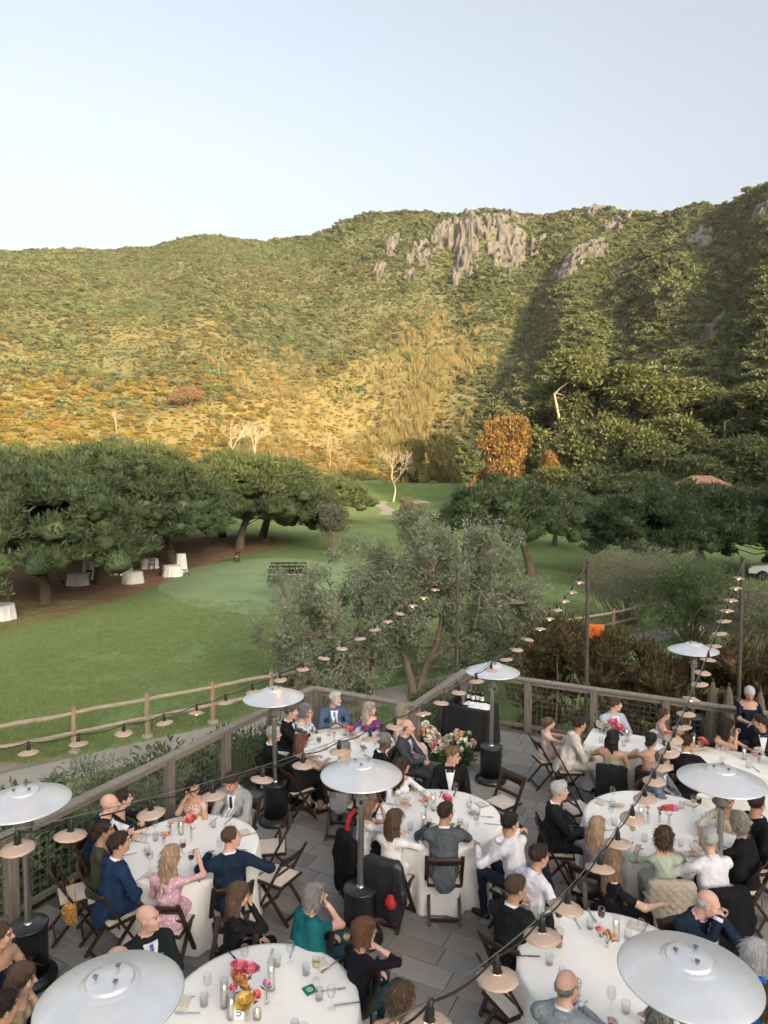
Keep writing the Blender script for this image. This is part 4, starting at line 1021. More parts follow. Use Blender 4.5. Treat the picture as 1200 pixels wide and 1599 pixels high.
# ---- hair, in head space ----
def hair_mesh(style):
    b=Body(); ex=None; lo=.0088
    def keep(planes):
        def f(d,g):
            for n,c in planes: d=np.maximum(d,(g@np.array(n,float))-c)
            return d
        return f
    if style in('short','curly','receding','side'):
        b.ell((0,-.018,.040),(.083,.100,.090 if style!='receding' else .084),'h',.02)
        if style!='receding': b.ell((.01,.045,.088),(.055,.045,.030),'h',.03)
        if style=='side': b.ell((-.02,.05,.096),(.05,.04,.03),'h',.03)
        pl=[((0,.78,-1.0),.012)]
        if style=='receding': pl=[((0,.9,-.25),.016),((0,.5,-1),.03)]
        ex=keep(pl)
    elif style=='fringe':
        b.ell((0,-.022,.015),(.080,.094,.082),'h',.02); ex=keep([((0,1,-.3),.008),((0,-.15,1),.035),((0,.3,-1),.062)])
    elif style in('bob','bobwavy'):
        b.ell((0,-.018,.040),(.090,.106,.096),'h',.03); b.ell((0,-.045,-.045),(.094,.075,.085),'h',.03); b.ell((.02,.055,.085),(.06,.04,.03),'h',.03)
        for s in(-1,1): b.cap((s*.075,.005,.03),(s*.080,.01,-.095),.026,.020,'h',.03)
        b.ell((0,.105,-.03),(.060,.055,.098),'f',.012,sub=True); b.ell((0,-.01,-.16),(.07,.07,.05),'f',.02,sub=True)
    elif style in('long','longwavy'):
        b.ell((0,-.018,.040),(.087,.104,.093),'h',.03); b.ell((0,-.055,-.05),(.088,.062,.09),'h',.03); b.ell((.015,.05,.085),(.06,.04,.03),'h',.03)
        R=np.eye(3); sc=(R,np.array([1.25,.62,1.0]))
        b.cap((0,-.085,-.06),(0,-.118,-.30),.080,.062,'h',.03,sc)
        for s in(-1,1): b.cap((s*.074,.0,.03),(s*.085,-.04,-.16),.026,.030,'h',.03); b.cap((s*.085,-.04,-.16),(s*.075,-.08,-.28),.028,.02,'h',.03)
        b.ell((0,.110,-.03),(.060,.058,.10),'f',.012,sub=True)
    elif style in('bun','updo'):
        b.ell((0,-.020,.036),(.081,.098,.088),'h',.02); b.ell((0,-.118,-.035 if style=='bun' else .03),(.045,.040,.045),'h',.015); b.ell((0,-.07,-.03),(.06,.04,.05),'h',.02)
        d0=[((0,.80,-1.0),.030)]; ex=keep(d0)
    elif style=='wrap':
        b.ell((0,-.020,.042),(.088,.106,.094),'h',.02); b.ell((0,-.06,-.02),(.08,.07,.075),'h',.03); b.ell((0,-.115,-.02),(.05,.04,.05),'h',.03); b.ell((0,.110,-.045),(.06,.06,.10),'f',.015,sub=True)
    V,F=b.mesh(lo if 'long' not in style else .0105,ex)
    # strand relief
    rs=np.random.RandomState(len(style)); a=np.arctan2(V[:,0],-V[:,1]+.02)
    amp=.0032 if style not in('curly','bobwavy','longwavy','wrap') else .007
    C=V-np.array([0,-.02,-.02]); nrm=C/np.linalg.norm(C,axis=1,keepdims=True)
    if style in('curly',): w=fbm(V[:,0]*75+V[:,2]*40,V[:,1]*75+V[:,2]*55,2)*2.2
    elif style in('bobwavy','longwavy'): w=np.sin(a*17+V[:,2]*45+2*np.sin(V[:,2]*30))*.8+fbm(a*6,V[:,2]*30,2)*1.5
    elif style=='wrap': w=np.sin(V[:,2]*90+V[:,1]*70)*.35
    else: w=np.sin(a*29+3*np.sin(V[:,2]*22))*.55+fbm(a*11,V[:,2]*14,2)*2.4
    V=V+nrm*(w*amp)[:,None]
    if 'long' in style:
        end=V[:,2]<-.22; V[end,2]+=(fbm(a[end]*9,a[end]*3,2)*.10)
    # loose locks lying over the surface
    rs=np.random.RandomState(9); n=520 if style!='fringe' else 160; fi=rs.randint(0,len(F),n); C=V[F[fi]].mean(1); N0=np.cross(V[F[fi,2]]-V[F[fi,0]],V[F[fi,3]]-V[F[fi,1]]); N0/=np.linalg.norm(N0,axis=1,keepdims=True)+1e-9
    if style in('short','side','receding','curly','fringe'): fl=np.stack([C[:,0]*3,np.full(n,-.5)+rs.normal(size=n)*.5,-.8+0*C[:,0]],1); ln=.030
    elif style in('bun','updo','wrap'): fl=np.array([0,-.118,-.02])-C; ln=.04
    else: fl=np.stack([C[:,0]*1.5,-.15+0*C[:,0],-1+0*C[:,0]],1); ln=.075
    fl=fl+rs.normal(size=(n,3))*(.22 if style not in('curly','bobwavy','longwavy') else .5); fl-=N0*(fl*N0).sum(1,keepdims=True); fl/=np.linalg.norm(fl,axis=1,keepdims=True)+1e-9; S=np.cross(fl,N0)
    if style!='wrap':
        L_=(ln*(.6+.8*rs.rand(n)))[:,None]; w_=.0034; a0=C+N0*.001; a1=C+fl*L_*.5+N0*.0042; a2=C+fl*L_+N0*(.0012+.0032*rs.rand(n)[:,None])
        SV=np.stack([a0-S*w_*.5,a0+S*w_*.5,a1-S*w_,a1+S*w_,a2-S*w_*.3,a2+S*w_*.3],1).reshape(-1,3); b0=np.arange(n)[:,None]*6+len(V); SF=np.concatenate([b0+np.array([[0,1,3,2]]),b0+np.array([[2,3,5,4]])])
        V=np.concatenate([V,SV]); F=np.concatenate([F,SF])
    return np_mesh('hair_'+style,V,F,True)
_HM={}
def get_hair(s):
    if s not in _HM: _HM[s]=hair_mesh(s)
    return _HM[s]
def hairmat(key):
    c={'black':((.012,.010,.009),(.03,.025,.022)),'darkbrown':((.028,.018,.012),(.06,.04,.027)),'brown':((.065,.040,.024),(.12,.078,.047)),'auburn':((.10,.045,.022),(.17,.085,.045)),'lightbrown':((.14,.092,.055),(.24,.165,.10)),'blonde':((.26,.18,.10),(.42,.31,.19)),'grey':((.16,.155,.15),(.30,.29,.28)),'saltpepper':((.07,.065,.062),(.17,.165,.16)),'white':((.45,.44,.42),(.66,.65,.63)),'ashblonde':((.26,.225,.175),(.42,.38,.32)),'silver':((.36,.36,.37),(.56,.56,.58))}[key]
    return mat('hair_'+key,c[0],.6,col2=c[1],vscale=60,bump=.8,bscale=140,stretch=(1,1,.12),spec=.3,island=.22)
SKIN={'fair':(.58,.37,.28),'pink':(.60,.355,.275),'tan':(.46,.27,.18),'olive':(.40,.235,.155),'dark':(.13,.075,.05)}
def skinmat(k): return mat('skin_'+k,tuple(c*.93 for c in SKIN[k]),.5,col2=tuple(min(1,c*1.06) for c in SKIN[k]),vscale=14,spec=.35,bump=.05,bscale=200)
def cloth(c,rough=.85,pattern=None):
    key='cloth_%d_%d_%d'%tuple(int(x*999) for x in c)+(pattern or '')
    if (key,) in _MC: return _MC[(key,)]
    m=mat(key,tuple(x*.86 for x in c),rough,col2=tuple(min(1,x*1.1) for x in c),vscale=7,bump=1.0,bscale=9,stretch=(1,1,.6),spec=.12)
    for nd in m.node_tree.nodes:
        if nd.type=='BUMP': nd.inputs['Distance'].default_value=.055
    if pattern:
        N=m.node_tree.nodes;L=m.node_tree.links;b=N['Principled BSDF']; src=b.inputs['Base Color'].links[0].from_socket
        tc=N.new('ShaderNodeTexCoord'); v=N.new('ShaderNodeTexVoronoi'); 
        sc,thr,col=dict(dots=(26,.30,(.80,.62,.68)),floral=(34,.36,(.28,.10,.10)),lace=(60,.33,(.42,.46,.38)),paisley=(38,.30,(.20,.36,.62)),teal=(30,.34,(.10,.30,.34)),bluefl=(26,.36,(.06,.12,.35)),sequin=(90,.3,(.35,.28,.18)))[pattern]
        v.inputs['Scale'].default_value=sc; L.new(tc.outputs['Object'],v.inputs['Vector'])
        mt=N.new('ShaderNodeMath'); mt.operation='LESS_THAN'; mt.inputs[1].default_value=thr; L.new(v.outputs['Distance'],mt.inputs[0])
        mx=N.new('ShaderNodeMix'); mx.data_type='RGBA'; L.new(mt.outputs[0],mx.inputs['Factor']); L.new(src,mx.inputs[6]); mx.inputs[7].default_value=(*col,1); L.new(mx.outputs[2],b.inputs['Base Color'])
    return m
M_eye=mat('eye_dark',(.035,.025,.022),.2); M_white=mat('shirt_white',(.74,.745,.77),.8,var=.05,vscale=8,bump=.25,bscale=12,spec=.2)
M_shoe=mat('shoe_black',(.015,.013,.012),.35)
def ik(sh,tg,l1,l2,pole):
    d=tg-sh; L=d.length
    if L>(l1+l2)*.985: tg=sh+d*((l1+l2)*.985/L); d=tg-sh; L=d.length
    a=(l1*l1-l2*l2+L*L)/(2*L); hgt=math.sqrt(max(1e-6,l1*l1-a*a)); n=d.normalized()
    p=pole-n*pole.dot(n); p=p.normalized() if p.length>1e-5 else n.orthogonal()
    return sh+n*a+p*hgt,tg
ARM={ # target (x mirrored by side), elbow pole, hand pose; person space
 'lap':((.07,.30,.64),(1,-.5,-.4),'relax'),'knee':((.13,.40,.64),(1,-.3,-.3),'flat'),'table':((.17,.46,.83),(1,-.2,-.6),'flat'),'rest':((.05,.40,.84),(1,-.1,-.5),'relax'),
 'clasp':((.02,.36,.72),(1,-.3,-.5),'grip'),'hang':((.26,.02,.52),(.5,-1,0),'relax'),'cheek':((.085,.155,1.16),(.4,.35,-1),'grip'),'face':((.03,.20,1.15),(.4,.4,-1),'grip'),
 'hold':((.17,.40,1.02),(1,-.1,-.8),'grip'),'back':((.42,-.22,.80),(.6,-1,-.1),'relax'),'out':((.36,.16,.80),(.8,-.6,-.3),'relax'),'waist':((.03,.20,.98),(1,-.3,-.4),'grip'),'reach':((.34,.42,.83),(1,-.3,-.3),'relax'),'cross':((-.14,.20,.86),(1,.1,-.4),'flat'),'mouth':((.025,.17,1.12),(.5,.4,-1),'grip')}
from mathutils.bvhtree import BVHTree
def person(px,py,az,haz,lab,fem=0,scale=1.0,lean=6,pitch=0,twist=0,arms=('lap','lap'),top='suit',tc=(.02,.022,.026),bc=None,shirt=None,tie=None,sleeve=2.0,neck=.46,skirt=False,hair='short',hc='brown',skin='fair',roll=0,pattern=None,glasses=False,stand=False,side=0,square=None,beard=None,bulk=1.0,zhead=None,legs=0,dz=0,drape=None,groupn='seated dinner guests',tiepat=None,cat='person',vneck=.066):
    s=scale*(.94 if fem else 1.0); lb=radians(lean); rt=Matrix.Rotation(radians(-twist),3,'Z')@Matrix.Rotation(-lb,3,'X')@Matrix.Rotation(radians(side),3,'Y')
    hipz=(.545 if not stand else .90*s)+dz; Hp=Vector((0,0,hipz)); T=lambda x,y,z:Hp+rt@(Vector((x,y,z))*s)
    RT=np.array(rt)
    b=Body(); e=.012 if top=='suit' else (.006 if top=='shirt' else 0.0); k=bulk
    fw=.86 if fem else 1.0
    hw=.150 if not fem else .158; ww=.142 if not fem else .118; cw=.158 if not fem else .138; sw=.150 if not fem else .128
    kk=(k+1)/2
    b.ell(T(0,-.01,.03),np.array((hw*k,.112*k,.115))*s+e,'torso',.05,RT)
    fl_=(RT,np.array([1.0,.70 if not fem else .74,1.0]))
    b.cap(T(0,.0,.05),T(0,.004,.20),ww*s*k+e,ww*s*k+e,'torso',.05,fl_); b.cap(T(0,.004,.20),T(0,.004,.345),ww*s*k+e,cw*s*kk+e,'torso',.05,fl_)
    b.cap(T(-(sw-.012 if top=='suit' else sw-.02),-.010,.418),T((sw-.012 if top=='suit' else sw-.02),-.010,.418),.062*s+e,.062*s+e,'torso',.05)
    b.cap(T(-.065,-.018,.448),T(.065,-.018,.448),.050*s+e*.5,.050*s+e*.5,'torso',.04)
    if fem:
        for q in(-1,1): b.ell(T(q*.068,.085,.315),(.058*s,.052*s,.056*s),'torso',.03)
    b.cap(T(0,-.012,.44),T(0,.012,.565),.056*s*(.85 if fem else 1),.052*s*(.85 if fem else 1),'neck',.03)
    sh={}; hands=[]
    for q,nm in ((-1,0),(1,1)):
        S=T(q*(sw+.038),-.006,.412); tg,pole,hp=ARM[arms[nm]] if isinstance(arms[nm],str) else arms[nm]
        sq_=min(1.0,scale+.06); tv=Vector((q*tg[0]*sq_,tg[1]*sq_,.545+(tg[2]-.545)*sq_))
        if arms[nm] in('cheek','face','mouth'):
            hc_=T(0,.012,.565)+Vector((0,.03,.10*s)); tv=hc_+Matrix.Rotation(radians(-(haz-az)),3,'Z')@Vector((q*tg[0],tg[1]-.05,-.10 if arms[nm]!='cheek' else -.09))
        elif stand: tv=Vector((q*tg[0],tg[1],tg[2]+hipz-.545))
        else: tv=tv+Vector((0,0,dz))
        E,Wr=ik(S,tv,.285*s,.25*s,Vector((q*pole[0],pole[1],pole[2])))
        th=(.056 if not fem else .045)*s; fl=.008 if top=='suit' else (.004 if top=='shirt' else 0)
        cl=fl if sleeve>1.2 else 0
        b.cap(S,E,th+fl,th*.84+max(cl,0),'ua%d'%nm,.03); b.cap(E,Wr,th*.82+cl,th*.60+cl,'fa%d'%nm,.02)
        hands.append((q,E,Wr,hp,th*.60))
    if not stand:
        for q in(-1,1):
            kn=Vector((q*(.10+.03*(not fem)+.03*legs),.43*s,.545+.005+dz)); ft=Vector((q*(.11+.02*legs),.43*s-.02-.10*(legs<0)+.12*(legs>0),.07))
            b.cap(Vector((q*.085,.0,hipz-.005)),kn,.088*s,.064*s,'thigh',.04); b.cap(kn,ft+Vector((0,0,.03)),.060*s,.042*s,'shin',.03)
            b.cap(ft+Vector((0,-.05,-.03)),ft+Vector((q*.02,.14,-.035)),.038,.034,'shoe',.02)
        if skirt:
            b.cap(Vector((0,.06,hipz-.01)),Vector((0,.42*s,.54+dz)),.15*s,.12*s,'skirt',.06); b.cap(Vector((-.06,.44*s,.50)),Vector((-.07,.46*s,.22)),.10*s,.10*s,'skirt',.06); b.cap(Vector((.06,.44*s,.50)),Vector((.07,.46*s,.22)),.10*s,.10*s,'skirt',.06)
            b.ell(Vector((0,-.01,hipz-.05)),(.178*s,.145*s,.085*s),'skirt',.05)
        if top=='suit':
            b.ell(T(0,-.012,-.01),(.165*s*k,.128*s*k,.085*s),'torso',.04,RT); sc_=(RT,np.array([1.0,.30,1.0])); b.cap(T(0,-.115*k,.10),T(0,-.138*k,-.07),.130*s,.135*s,'torso',.05,sc_)
    else:
        for q in(-1,1):
            b.cap(Vector((q*.085,0,hipz)),Vector((q*.08,.02,.5*s)),.09*s,.065*s,'thigh',.04); b.cap(Vector((q*.08,.02,.5*s)),Vector((q*.08,0,.09)),.06*s,.04*s,'shin',.03); b.cap(Vector((q*.08,-.05,.04)),Vector((q*.09,.13,.035)),.038,.03,'shoe',.02)
        if skirt: b.cap(Vector((0,0,hipz)),Vector((0,0,.32)),.165*s,.21*s,'skirt',.06)
    if drape=='shawl':
        for q in(-1,1): b.cap(T(q*.12,-.02,.42),T(q*.22,.03,.12),.075*s,.085*s,'torso',.06)
        b.ell(T(0,-.03,.2),(.20*s,.125*s,.24*s),'torso',.06,RT); b.ell(T(0,.05,.16),(.18*s,.10*s,.18*s),'torso',.06,RT)
    V,F=b.mesh((.0175 if top=='dress' else .0205) if py>1240 else (.021 if top=='dress' and py>1120 else .026))
    # cloth creases
    n1=fbm(V[:,0]*9+V[:,2]*5+px,V[:,2]*11+V[:,1]*6,3)
    lbv,tv_=b.labels(V)
    ctr=V.mean(0); nr=np.zeros_like(V); fnrm=np.cross(V[F[:,2]]-V[F[:,0]],V[F[:,3]]-V[F[:,1]]); 
    for c in range(4): np.add.at(nr,F[:,c],fnrm)
    nr/=np.linalg.norm(nr,axis=1,keepdims=True)+1e-9
    n2=fbm(V[:,0]*22+V[:,2]*9+px,V[:,2]*17-V[:,1]*14,2)
    V=V+nr*(n1*(.028 if not skirt else .032)+n2*(.012 if top=='shirt' else .008))[:,None]
    # material per face: 0 skin 1 top 2 bottom 3 eye 4 lips 5 brow 6 shirt 7 shoe
    # signed field g > 0 = skin; vertices near g = 0 are slid onto the edge so hems run clean
    LV=((V-np.array(Hp))@RT)/s; g=np.full(len(V),-1.0); dirn=np.tile(np.array(rt@Vector((0,0,1))),(len(V),1)); gs=s
    z=LV[:,2];x=np.abs(LV[:,0]);fr=LV[:,1]>0
    tors=(lbv=='torso')|(lbv=='neck')
    if top=='dress':
        gt=z-neck
        if neck>.40:
            gt=np.where(fr&(x<.09),np.maximum(gt,(z-.37)-x*1.15),gt); gt=np.where(x<.055,np.maximum(gt,z-.49),gt)
        if neck<.28: gt=np.where(~fr,np.maximum(gt,z-.12),np.minimum(gt,z-.36))
    else: gt=np.minimum(z-.485,.072-np.hypot(LV[:,0],LV[:,1]+.008))
    g=np.where(tors,gt*s,g); g=np.where((lbv=='neck')&(z>.515),.05,g)
    for nm in (0,1):
        for l_,o_ in (('ua',0.),('fa',1.)):
            k_=lbv==l_+str(nm)
            if not k_.any(): continue
            pr=[p for p in b.p if p[1]==l_+str(nm)][0]; ax=pr[4]-pr[3]; Ln=np.linalg.norm(ax); g[k_]=(tv_[k_]+o_-sleeve)*Ln; dirn[k_]=ax/Ln
            if sleeve<=0.02: g[k_]=.05
            if top=='dress' and neck<.40 and sleeve<.05 and l_=='ua': g[k_]=.05
    near=np.abs(g)<.011; V[near]-=dirn[near]*g[near][:,None]; g[near]=0
    fl=lbv[F[:,0]]; Cf=V[F].mean(1); gm=g[F].mean(1); mi=np.ones(len(F),int)
    mi[gm>1e-4]=0
    th=np.isin(fl,('thigh',)); shn=fl=='shin'
    if skirt: mi[th]=1; mi[shn]=np.where(Cf[shn][:,2]<.24,0,1); mi[fl=='skirt']=1
    else:
        mi[th|shn]=2; lz=((Cf-np.array(Hp))@RT)/s
        if top!='suit': mi[(fl=='torso')&(lz[:,2]<.03)]=2
        else: mi[(fl=='torso')&(lz[:,2]<-.02)&(lz[:,1]>0)]=2
    mi[fl=='shoe']=7
    Vs=[V];Fs=[F];Ms=[mi];off=len(V)
    # head
    HV,HF,HM=HEADS[fem]; hs=s*(1.0 if scale>.85 else 1.12)
    hr=Matrix.Rotation(radians(-(haz-az)),3,'Z')@Matrix.Rotation(radians(-pitch),3,'X')@Matrix.Rotation(radians(roll),3,'Y')
    hc0=T(0,.012,.555)+hr@(Vector((0,.030,.105))*hs)
    Vs.append(HV*hs@np.array(hr).T+np.array(hc0));Fs.append(HF+off);Ms.append(HM);off+=len(HV)
    for q,E,Wr,hp,wr in hands:
        d=(Wr-E).normalized(); dn=Vector((0,0,1)) if abs(d.z)<.8 else Vector((0,-1,0)); x=d.cross(dn).normalized(); z=x.cross(d); R=np.array(Matrix((x,d,z)).transposed())
        hv,hf=HANDS[hp]; hv=hv.copy(); hv[:,0]*=-q; 
        if q>0: hf=hf[:,::-1]
        sc_=s*(.92 if fem else 1.0)
        Vs.append((hv*sc_)@R.T+np.array(Wr)-np.array(d)*.012);Fs.append(hf+off);Ms.append(np.zeros(len(hf),int));off+=len(hv)
        if top=='suit' and shirt is not None:
            m=MB(); m.tube([Wr-d*.03,Wr+d*.004],[wr+.009,wr+.010],10); f4=np.array([f for f in m.f if len(f)==4]); Vs.append(np.array(m.v));Fs.append(f4+off);Ms.append(np.full(len(f4),6));off+=len(m.v)
    Va=np.concatenate(Vs);Fa=np.concatenate(Fs);Ma=np.concatenate(Ms)
    mt=cloth(tc,.9 if top!='satin' else .35,pattern); bt=cloth(bc if bc is not None else (tc if top!='shirt' else (.02,.025,.04)))
    shm=cloth(shirt) if shirt is not None else M_white
    mats=[skinmat(skin),mt,bt,M_eye,mat('lips_'+skin,tuple(c*q for c,q in zip(SKIN[skin],(.75,.5,.5))),.4),hairmat(hc if beard is None else beard),shm,M_shoe]
    me=np_mesh('body',Va,Fa,True,mats,Ma)
    # place: head centre at the photographed spot
    rz=-radians(az); Rz=Matrix.Rotation(rz,3,'Z'); hz=hc0.z
    g=pix(px,py,hz); o=Rz@Vector((hc0.x,hc0.y,0)); base=Vector((g.x-o.x,g.y-o.y,0.01))
    t=empty('person',base,rz,lab,cat,groupn)
    link('body',me,t)
    HRm=hr.to_4x4(); HRm.translation=hc0
    def inhead(o):
        o.matrix_local=HRm@Matrix.Scale(hs,4); return o
    if hair: inhead(link('hair',get_hair(hair),t,hairmat(hc)))
    if beard:
        if 'beard' not in _HM:
            bb=Body(); bb.cap((-.045,.045,-.07),(.045,.045,-.07),.03,.03,'h',.03); bb.ell((0,.066,-.095),(.036,.03,.034),'h',.03); bb.ell((0,.092,-.048),(.022,.010,.007),'h',.01); bb.ell((0,.106,-.062),(.016,.014,.006),'f',.004,sub=True)
            for q in(-1,1): bb.cap((q*.058,.02,-.03),(q*.048,.045,-.075),.016,.024,'h',.02)
            v,f=bb.mesh(.008); _HM['beard']=np_mesh('beard',v,f,True)
        inhead(link('beard',_HM['beard'],t,hairmat(beard)))
    if glasses:
        if 'gl' not in _HM:
            m=MB()
            for q in(-1,1): m.tube([(q*.034+.022*cos(a),.106,.004+.017*sin(a)) for a in np.linspace(0,2*pi,13)],.0022,5,caps=False); m.tube([(q*.056,.105,.008),(q*.08,.06,.006),(q*.082,-.01,.002)],.002,5)
            m.tube([(-.012,.107,.006),(.012,.107,.006)],.002,5); _HM['gl']=m.mesh('glasses',[mat('glasses_dark',(.03,.025,.02),.3)])
        inhead(link('glasses',_HM['gl'],t))
    if top=='suit':
        bv=BVHTree.FromPolygons([tuple(v) for v in Va[:len(V)]],[tuple(f) for f in Fa[:len(F)]])
        Ti=lambda p:Hp+rt@(p*s)
        def patch(name,rows,cols,fx,off,m):
            vs=[];ok=[]
            for i in range(rows):
                for j in range(cols):
                    x,z,ex=fx(i/(rows-1),j/(cols-1)); o=Ti(Vector((x,.5,z))); h=bv.ray_cast(o,rt@Vector((0,-1,0)))
                    p=h[0] if h[0] is not None else Ti(Vector((x,.1,z))); vs.append(p+rt@Vector((0,off+ex,0)))
            fs=[(i*cols+j,(i+1)*cols+j,(i+1)*cols+j+1,i*cols+j+1) for i in range(rows-1) for j in range(cols-1)]
            m2=MB(); m2.raw(vs,fs,0,True); m2.build(name,m,t)
        vb=.12
        patch('shirt_front',12,7,lambda a,c:((c-.5)*2*(vneck*(1-a)+.004),.475-(.475-vb)*a,0),.006,shm)
        for q in(-1,1): patch('lapel',10,4,lambda a,c:(q*((vneck*(1-a)+.002)+c*(.048*(1-abs(a-.25)*.9))),.478-(.478-vb)*a,-.003*c),.013,mt)
        if tie=='bow':
            m=MB()
            c0=Ti(Vector((0,.5,.468))); h=bv.ray_cast(c0,rt@Vector((0,-1,0))); p=(h[0] if h[0] is not None else Ti(Vector((0,.08,.468))))+rt@Vector((0,.02,0))
            m.M=Matrix.Translation(p)@rt.to_4x4()
            for q in(-1,1): m.box((q*.030,0,0),(.048,.014,.040)); 
            m.box((0,.004,0),(.016,.018,.022)); bevel(m.build('bow_tie',mat('bow_black',(.012,.012,.014),.5),t),.006)
        elif tie is not None:
            tm=cloth(tie,.6,tiepat); patch('tie',12,3,lambda a,c:((c-.5)*2*(.016+.020*a),.465-(.465-.10)*a,0),.016,tm)
        # shirt collar and jacket collar
        m=MB(); m.M=(Matrix.Translation(Ti(Vector((0,-.002,.492))))@rt.to_4x4()@Matrix.Rotation(-.30,4,'X')); m.lathe([(.082*s,-.035),(.072*s,.022),(.067*s,.024),(.060*s,-.02)],18); m.build('collar',shm,t)
        m=MB(); m.M=(Matrix.Translation(Ti(Vector((0,-.010,.462))))@rt.to_4x4()@Matrix.Rotation(-.5,4,'X'))
        vs=[];n=14
        for i in range(n+1):
            a=pi*.02+pi*.96*i/n+pi
            for r,z in((.104,-.035),(.090,.018),(.078,.016)): vs.append((r*s*cos(a),r*s*sin(a),z))
        m.raw(vs,[(i*3+j,(i+1)*3+j,(i+1)*3+j+1,i*3+j+1) for i in range(n) for j in range(2)],0,True); m.build('jacket_collar',mt,t)
        if square is not None:
            m=MB(); o=Ti(Vector((.085 if True else 0,.5,.34))); o=Ti(Vector((-.085,.5,.34))); h=bv.ray_cast(o,rt@Vector((0,-1,0)))
            if h[0] is not None: m.M=Matrix.Translation(h[0]+rt@Vector((0,.008,0)))@rt.to_4x4(); m.ell((0,0,0),(.024,.010,.022),8,6); m.build('pocket_square',cloth(square),t)
    elif top=='shirt' and not fem:
        m=MB(); m.M=(Matrix.Translation(Hp+rt@(Vector((0,-.002,.492))*s))@rt.to_4x4()@Matrix.Rotation(-.30,4,'X')); m.lathe([(.086*s,-.035),(.074*s,.022),(.068*s,.024),(.060*s,-.02)],18); m.build('collar',mt,t)
    return t,base,az
# ================= DINING FURNITURE =================
M_mahog=mat('mahogany',(.026,.013,.009),.4,col2=(.050,.024,.015),vscale=7,stretch=(6,6,.6),bump=.15,bscale=40)
M_cush=mat('ivory_cushion',(.62,.55,.46),.8,var=.08,vscale=9,bump=.15,bscale=30)
M_linen=mat('ivory_linen',(.83,.815,.775),.9,var=.03,vscale=3,bump=.18,bscale=45,spec=.15)
M_napk=mat('cream_napkin',(.60,.55,.46),.9,var=.06,vscale=8,bump=.2,bscale=30)
M_blackcl=mat('black_linen',(.014,.014,.016),.9,bump=.3,bscale=12)
def chair_proto():
    P={}
    m=MB(); m.bar((0,.20,.0),(0,-.245,.815),.022,.045,up=(1,0,0)); me=m.mesh('side_rail',[M_mahog]); P['side_rail']=[(me,(-.205,0,0)),(me,(.205,0,0))]
    m=MB(); m.bar((0,-.27,.0),(0,.15,.445),.020,.040,up=(1,0,0)); me=m.mesh('rear_leg',[M_mahog]); P['rear_leg']=[(me,(-.178,0,0)),(me,(.178,0,0))]
    m=MB(); m.box((0,.01,.435),(.40,.40,.028)); P['seat_frame']=[(m.mesh('seat_frame',[M_mahog]),(0,0,0))]
    m=MB(); vs=[];n=6
    for i in range(n+1):
        for j in range(n+1):
            x=(i/n-.5)*.36;y=(j/n-.5)*.36; z=.452+.022*(1-abs(2*i/n-1)**4)*(1-abs(2*j/n-1)**4); vs.append((x,y+.01,z))
    m.raw(vs,[(i*(n+1)+j,(i+1)*(n+1)+j,(i+1)*(n+1)+j+1,i*(n+1)+j+1) for i in range(n) for j in range(n)],0,True); P['cushion']=[(m.mesh('cushion',[M_cush]),(0,0,0))]
    def slat(z0,z1,cur):
        m=MB(); n=8; vs=[]
        for i in range(n+1):
            x=(i/n-.5)*.40; y=-cur*(1-(2*i/n-1)**2)
            for z in(z0,z1):
                yb=.20-.445*(z/.815)
                vs+= [(x,yb+y-.009,z),(x,yb+y+.009,z)]
        f=[]
        for i in range(n):
            a=i*4;b=a+4; f+=[(a,b,b+2,a+2),(a+1,a+3,b+3,b+1),(a+2,b+2,b+3,a+3),(a,a+1,b+1,b)]
        m.raw(vs,f,0,True); return m.mesh('back_slat',[M_mahog])
    P['back_slat']=[(slat(.685,.80,.025),(0,0,0)),(slat(.535,.575,.012),(0,0,0))]
    m=MB(); m.bar((-.20,.175,.045),(.20,.175,.045),.022,.03); a=m.mesh('stretcher',[M_mahog]); m=MB(); m.bar((-.18,-.225,.05),(.18,-.225,.05),.020,.035); b=m.mesh('stretcher',[M_mahog]); P['stretcher']=[(a,(0,0,0)),(b,(0,0,0))]
    return P
CHP=chair_proto()
def chair(loc,az,label,group='wooden folding chairs on the terrace',parts=True,s=1.0,z=.01):
    t=empty('folding_chair',(loc[0],loc[1],z),-radians(az),label,'chair',group); t.scale=(s,s,s)
    for k,L in CHP.items():
        for me,o in L:
            if me.name=='x': continue
            link(k,me,t,loc=o)
    return t
def cloth_round(name,r,h,label,c,seed,amp=.06,folds=13,m=M_linen,floor=.012,cat='tablecloth',group='ivory round tablecloths'):
    rs=np.random.RandomState(seed); N=150; ph=rs.rand(4)*6.28; V=[];F=[]
    rows=[(q*r,h+.004,0) for q in(.02,.3,.6,.85,.96)]+[(r+.004,h-.002,0),(r+.012,h-.02,.06)]+[(r+.014+.075*k/7,h-.05-(h-.05-floor)*k/7,(.2+.8*k/7)) for k in range(8)]
    for rr,z,w in rows:
        for k in range(N):
            t=2*pi*k/N; f=sin(folds*t+ph[0]+.8*sin(3*t+ph[1]))*.6+sin((folds*2+1)*t+ph[2]+sin(2*t))*.28+.35*sin(5*t+ph[3])
            R=rr+w*amp*f; V.append((R*cos(t),R*sin(t),z+(.002*sin(7*t+rr*9) if w==0 else 0)))
    n=len(rows)
    for i in range(n-1):
        for k in range(N): F.append((i*N+k,i*N+(k+1)%N,(i+1)*N+(k+1)%N,(i+1)*N+k))
    F.append(tuple(range(N))) if False else None
    mb=MB(); mb.raw(V,F,0,True); mb.raw(V[:N],[tuple(range(N))]); o=mb.build(name,m,None,c); return tag(o,label,cat,group)
M_wt=mat('table_ply',(.35,.25,.15),.7,var=.2,vscale=5)
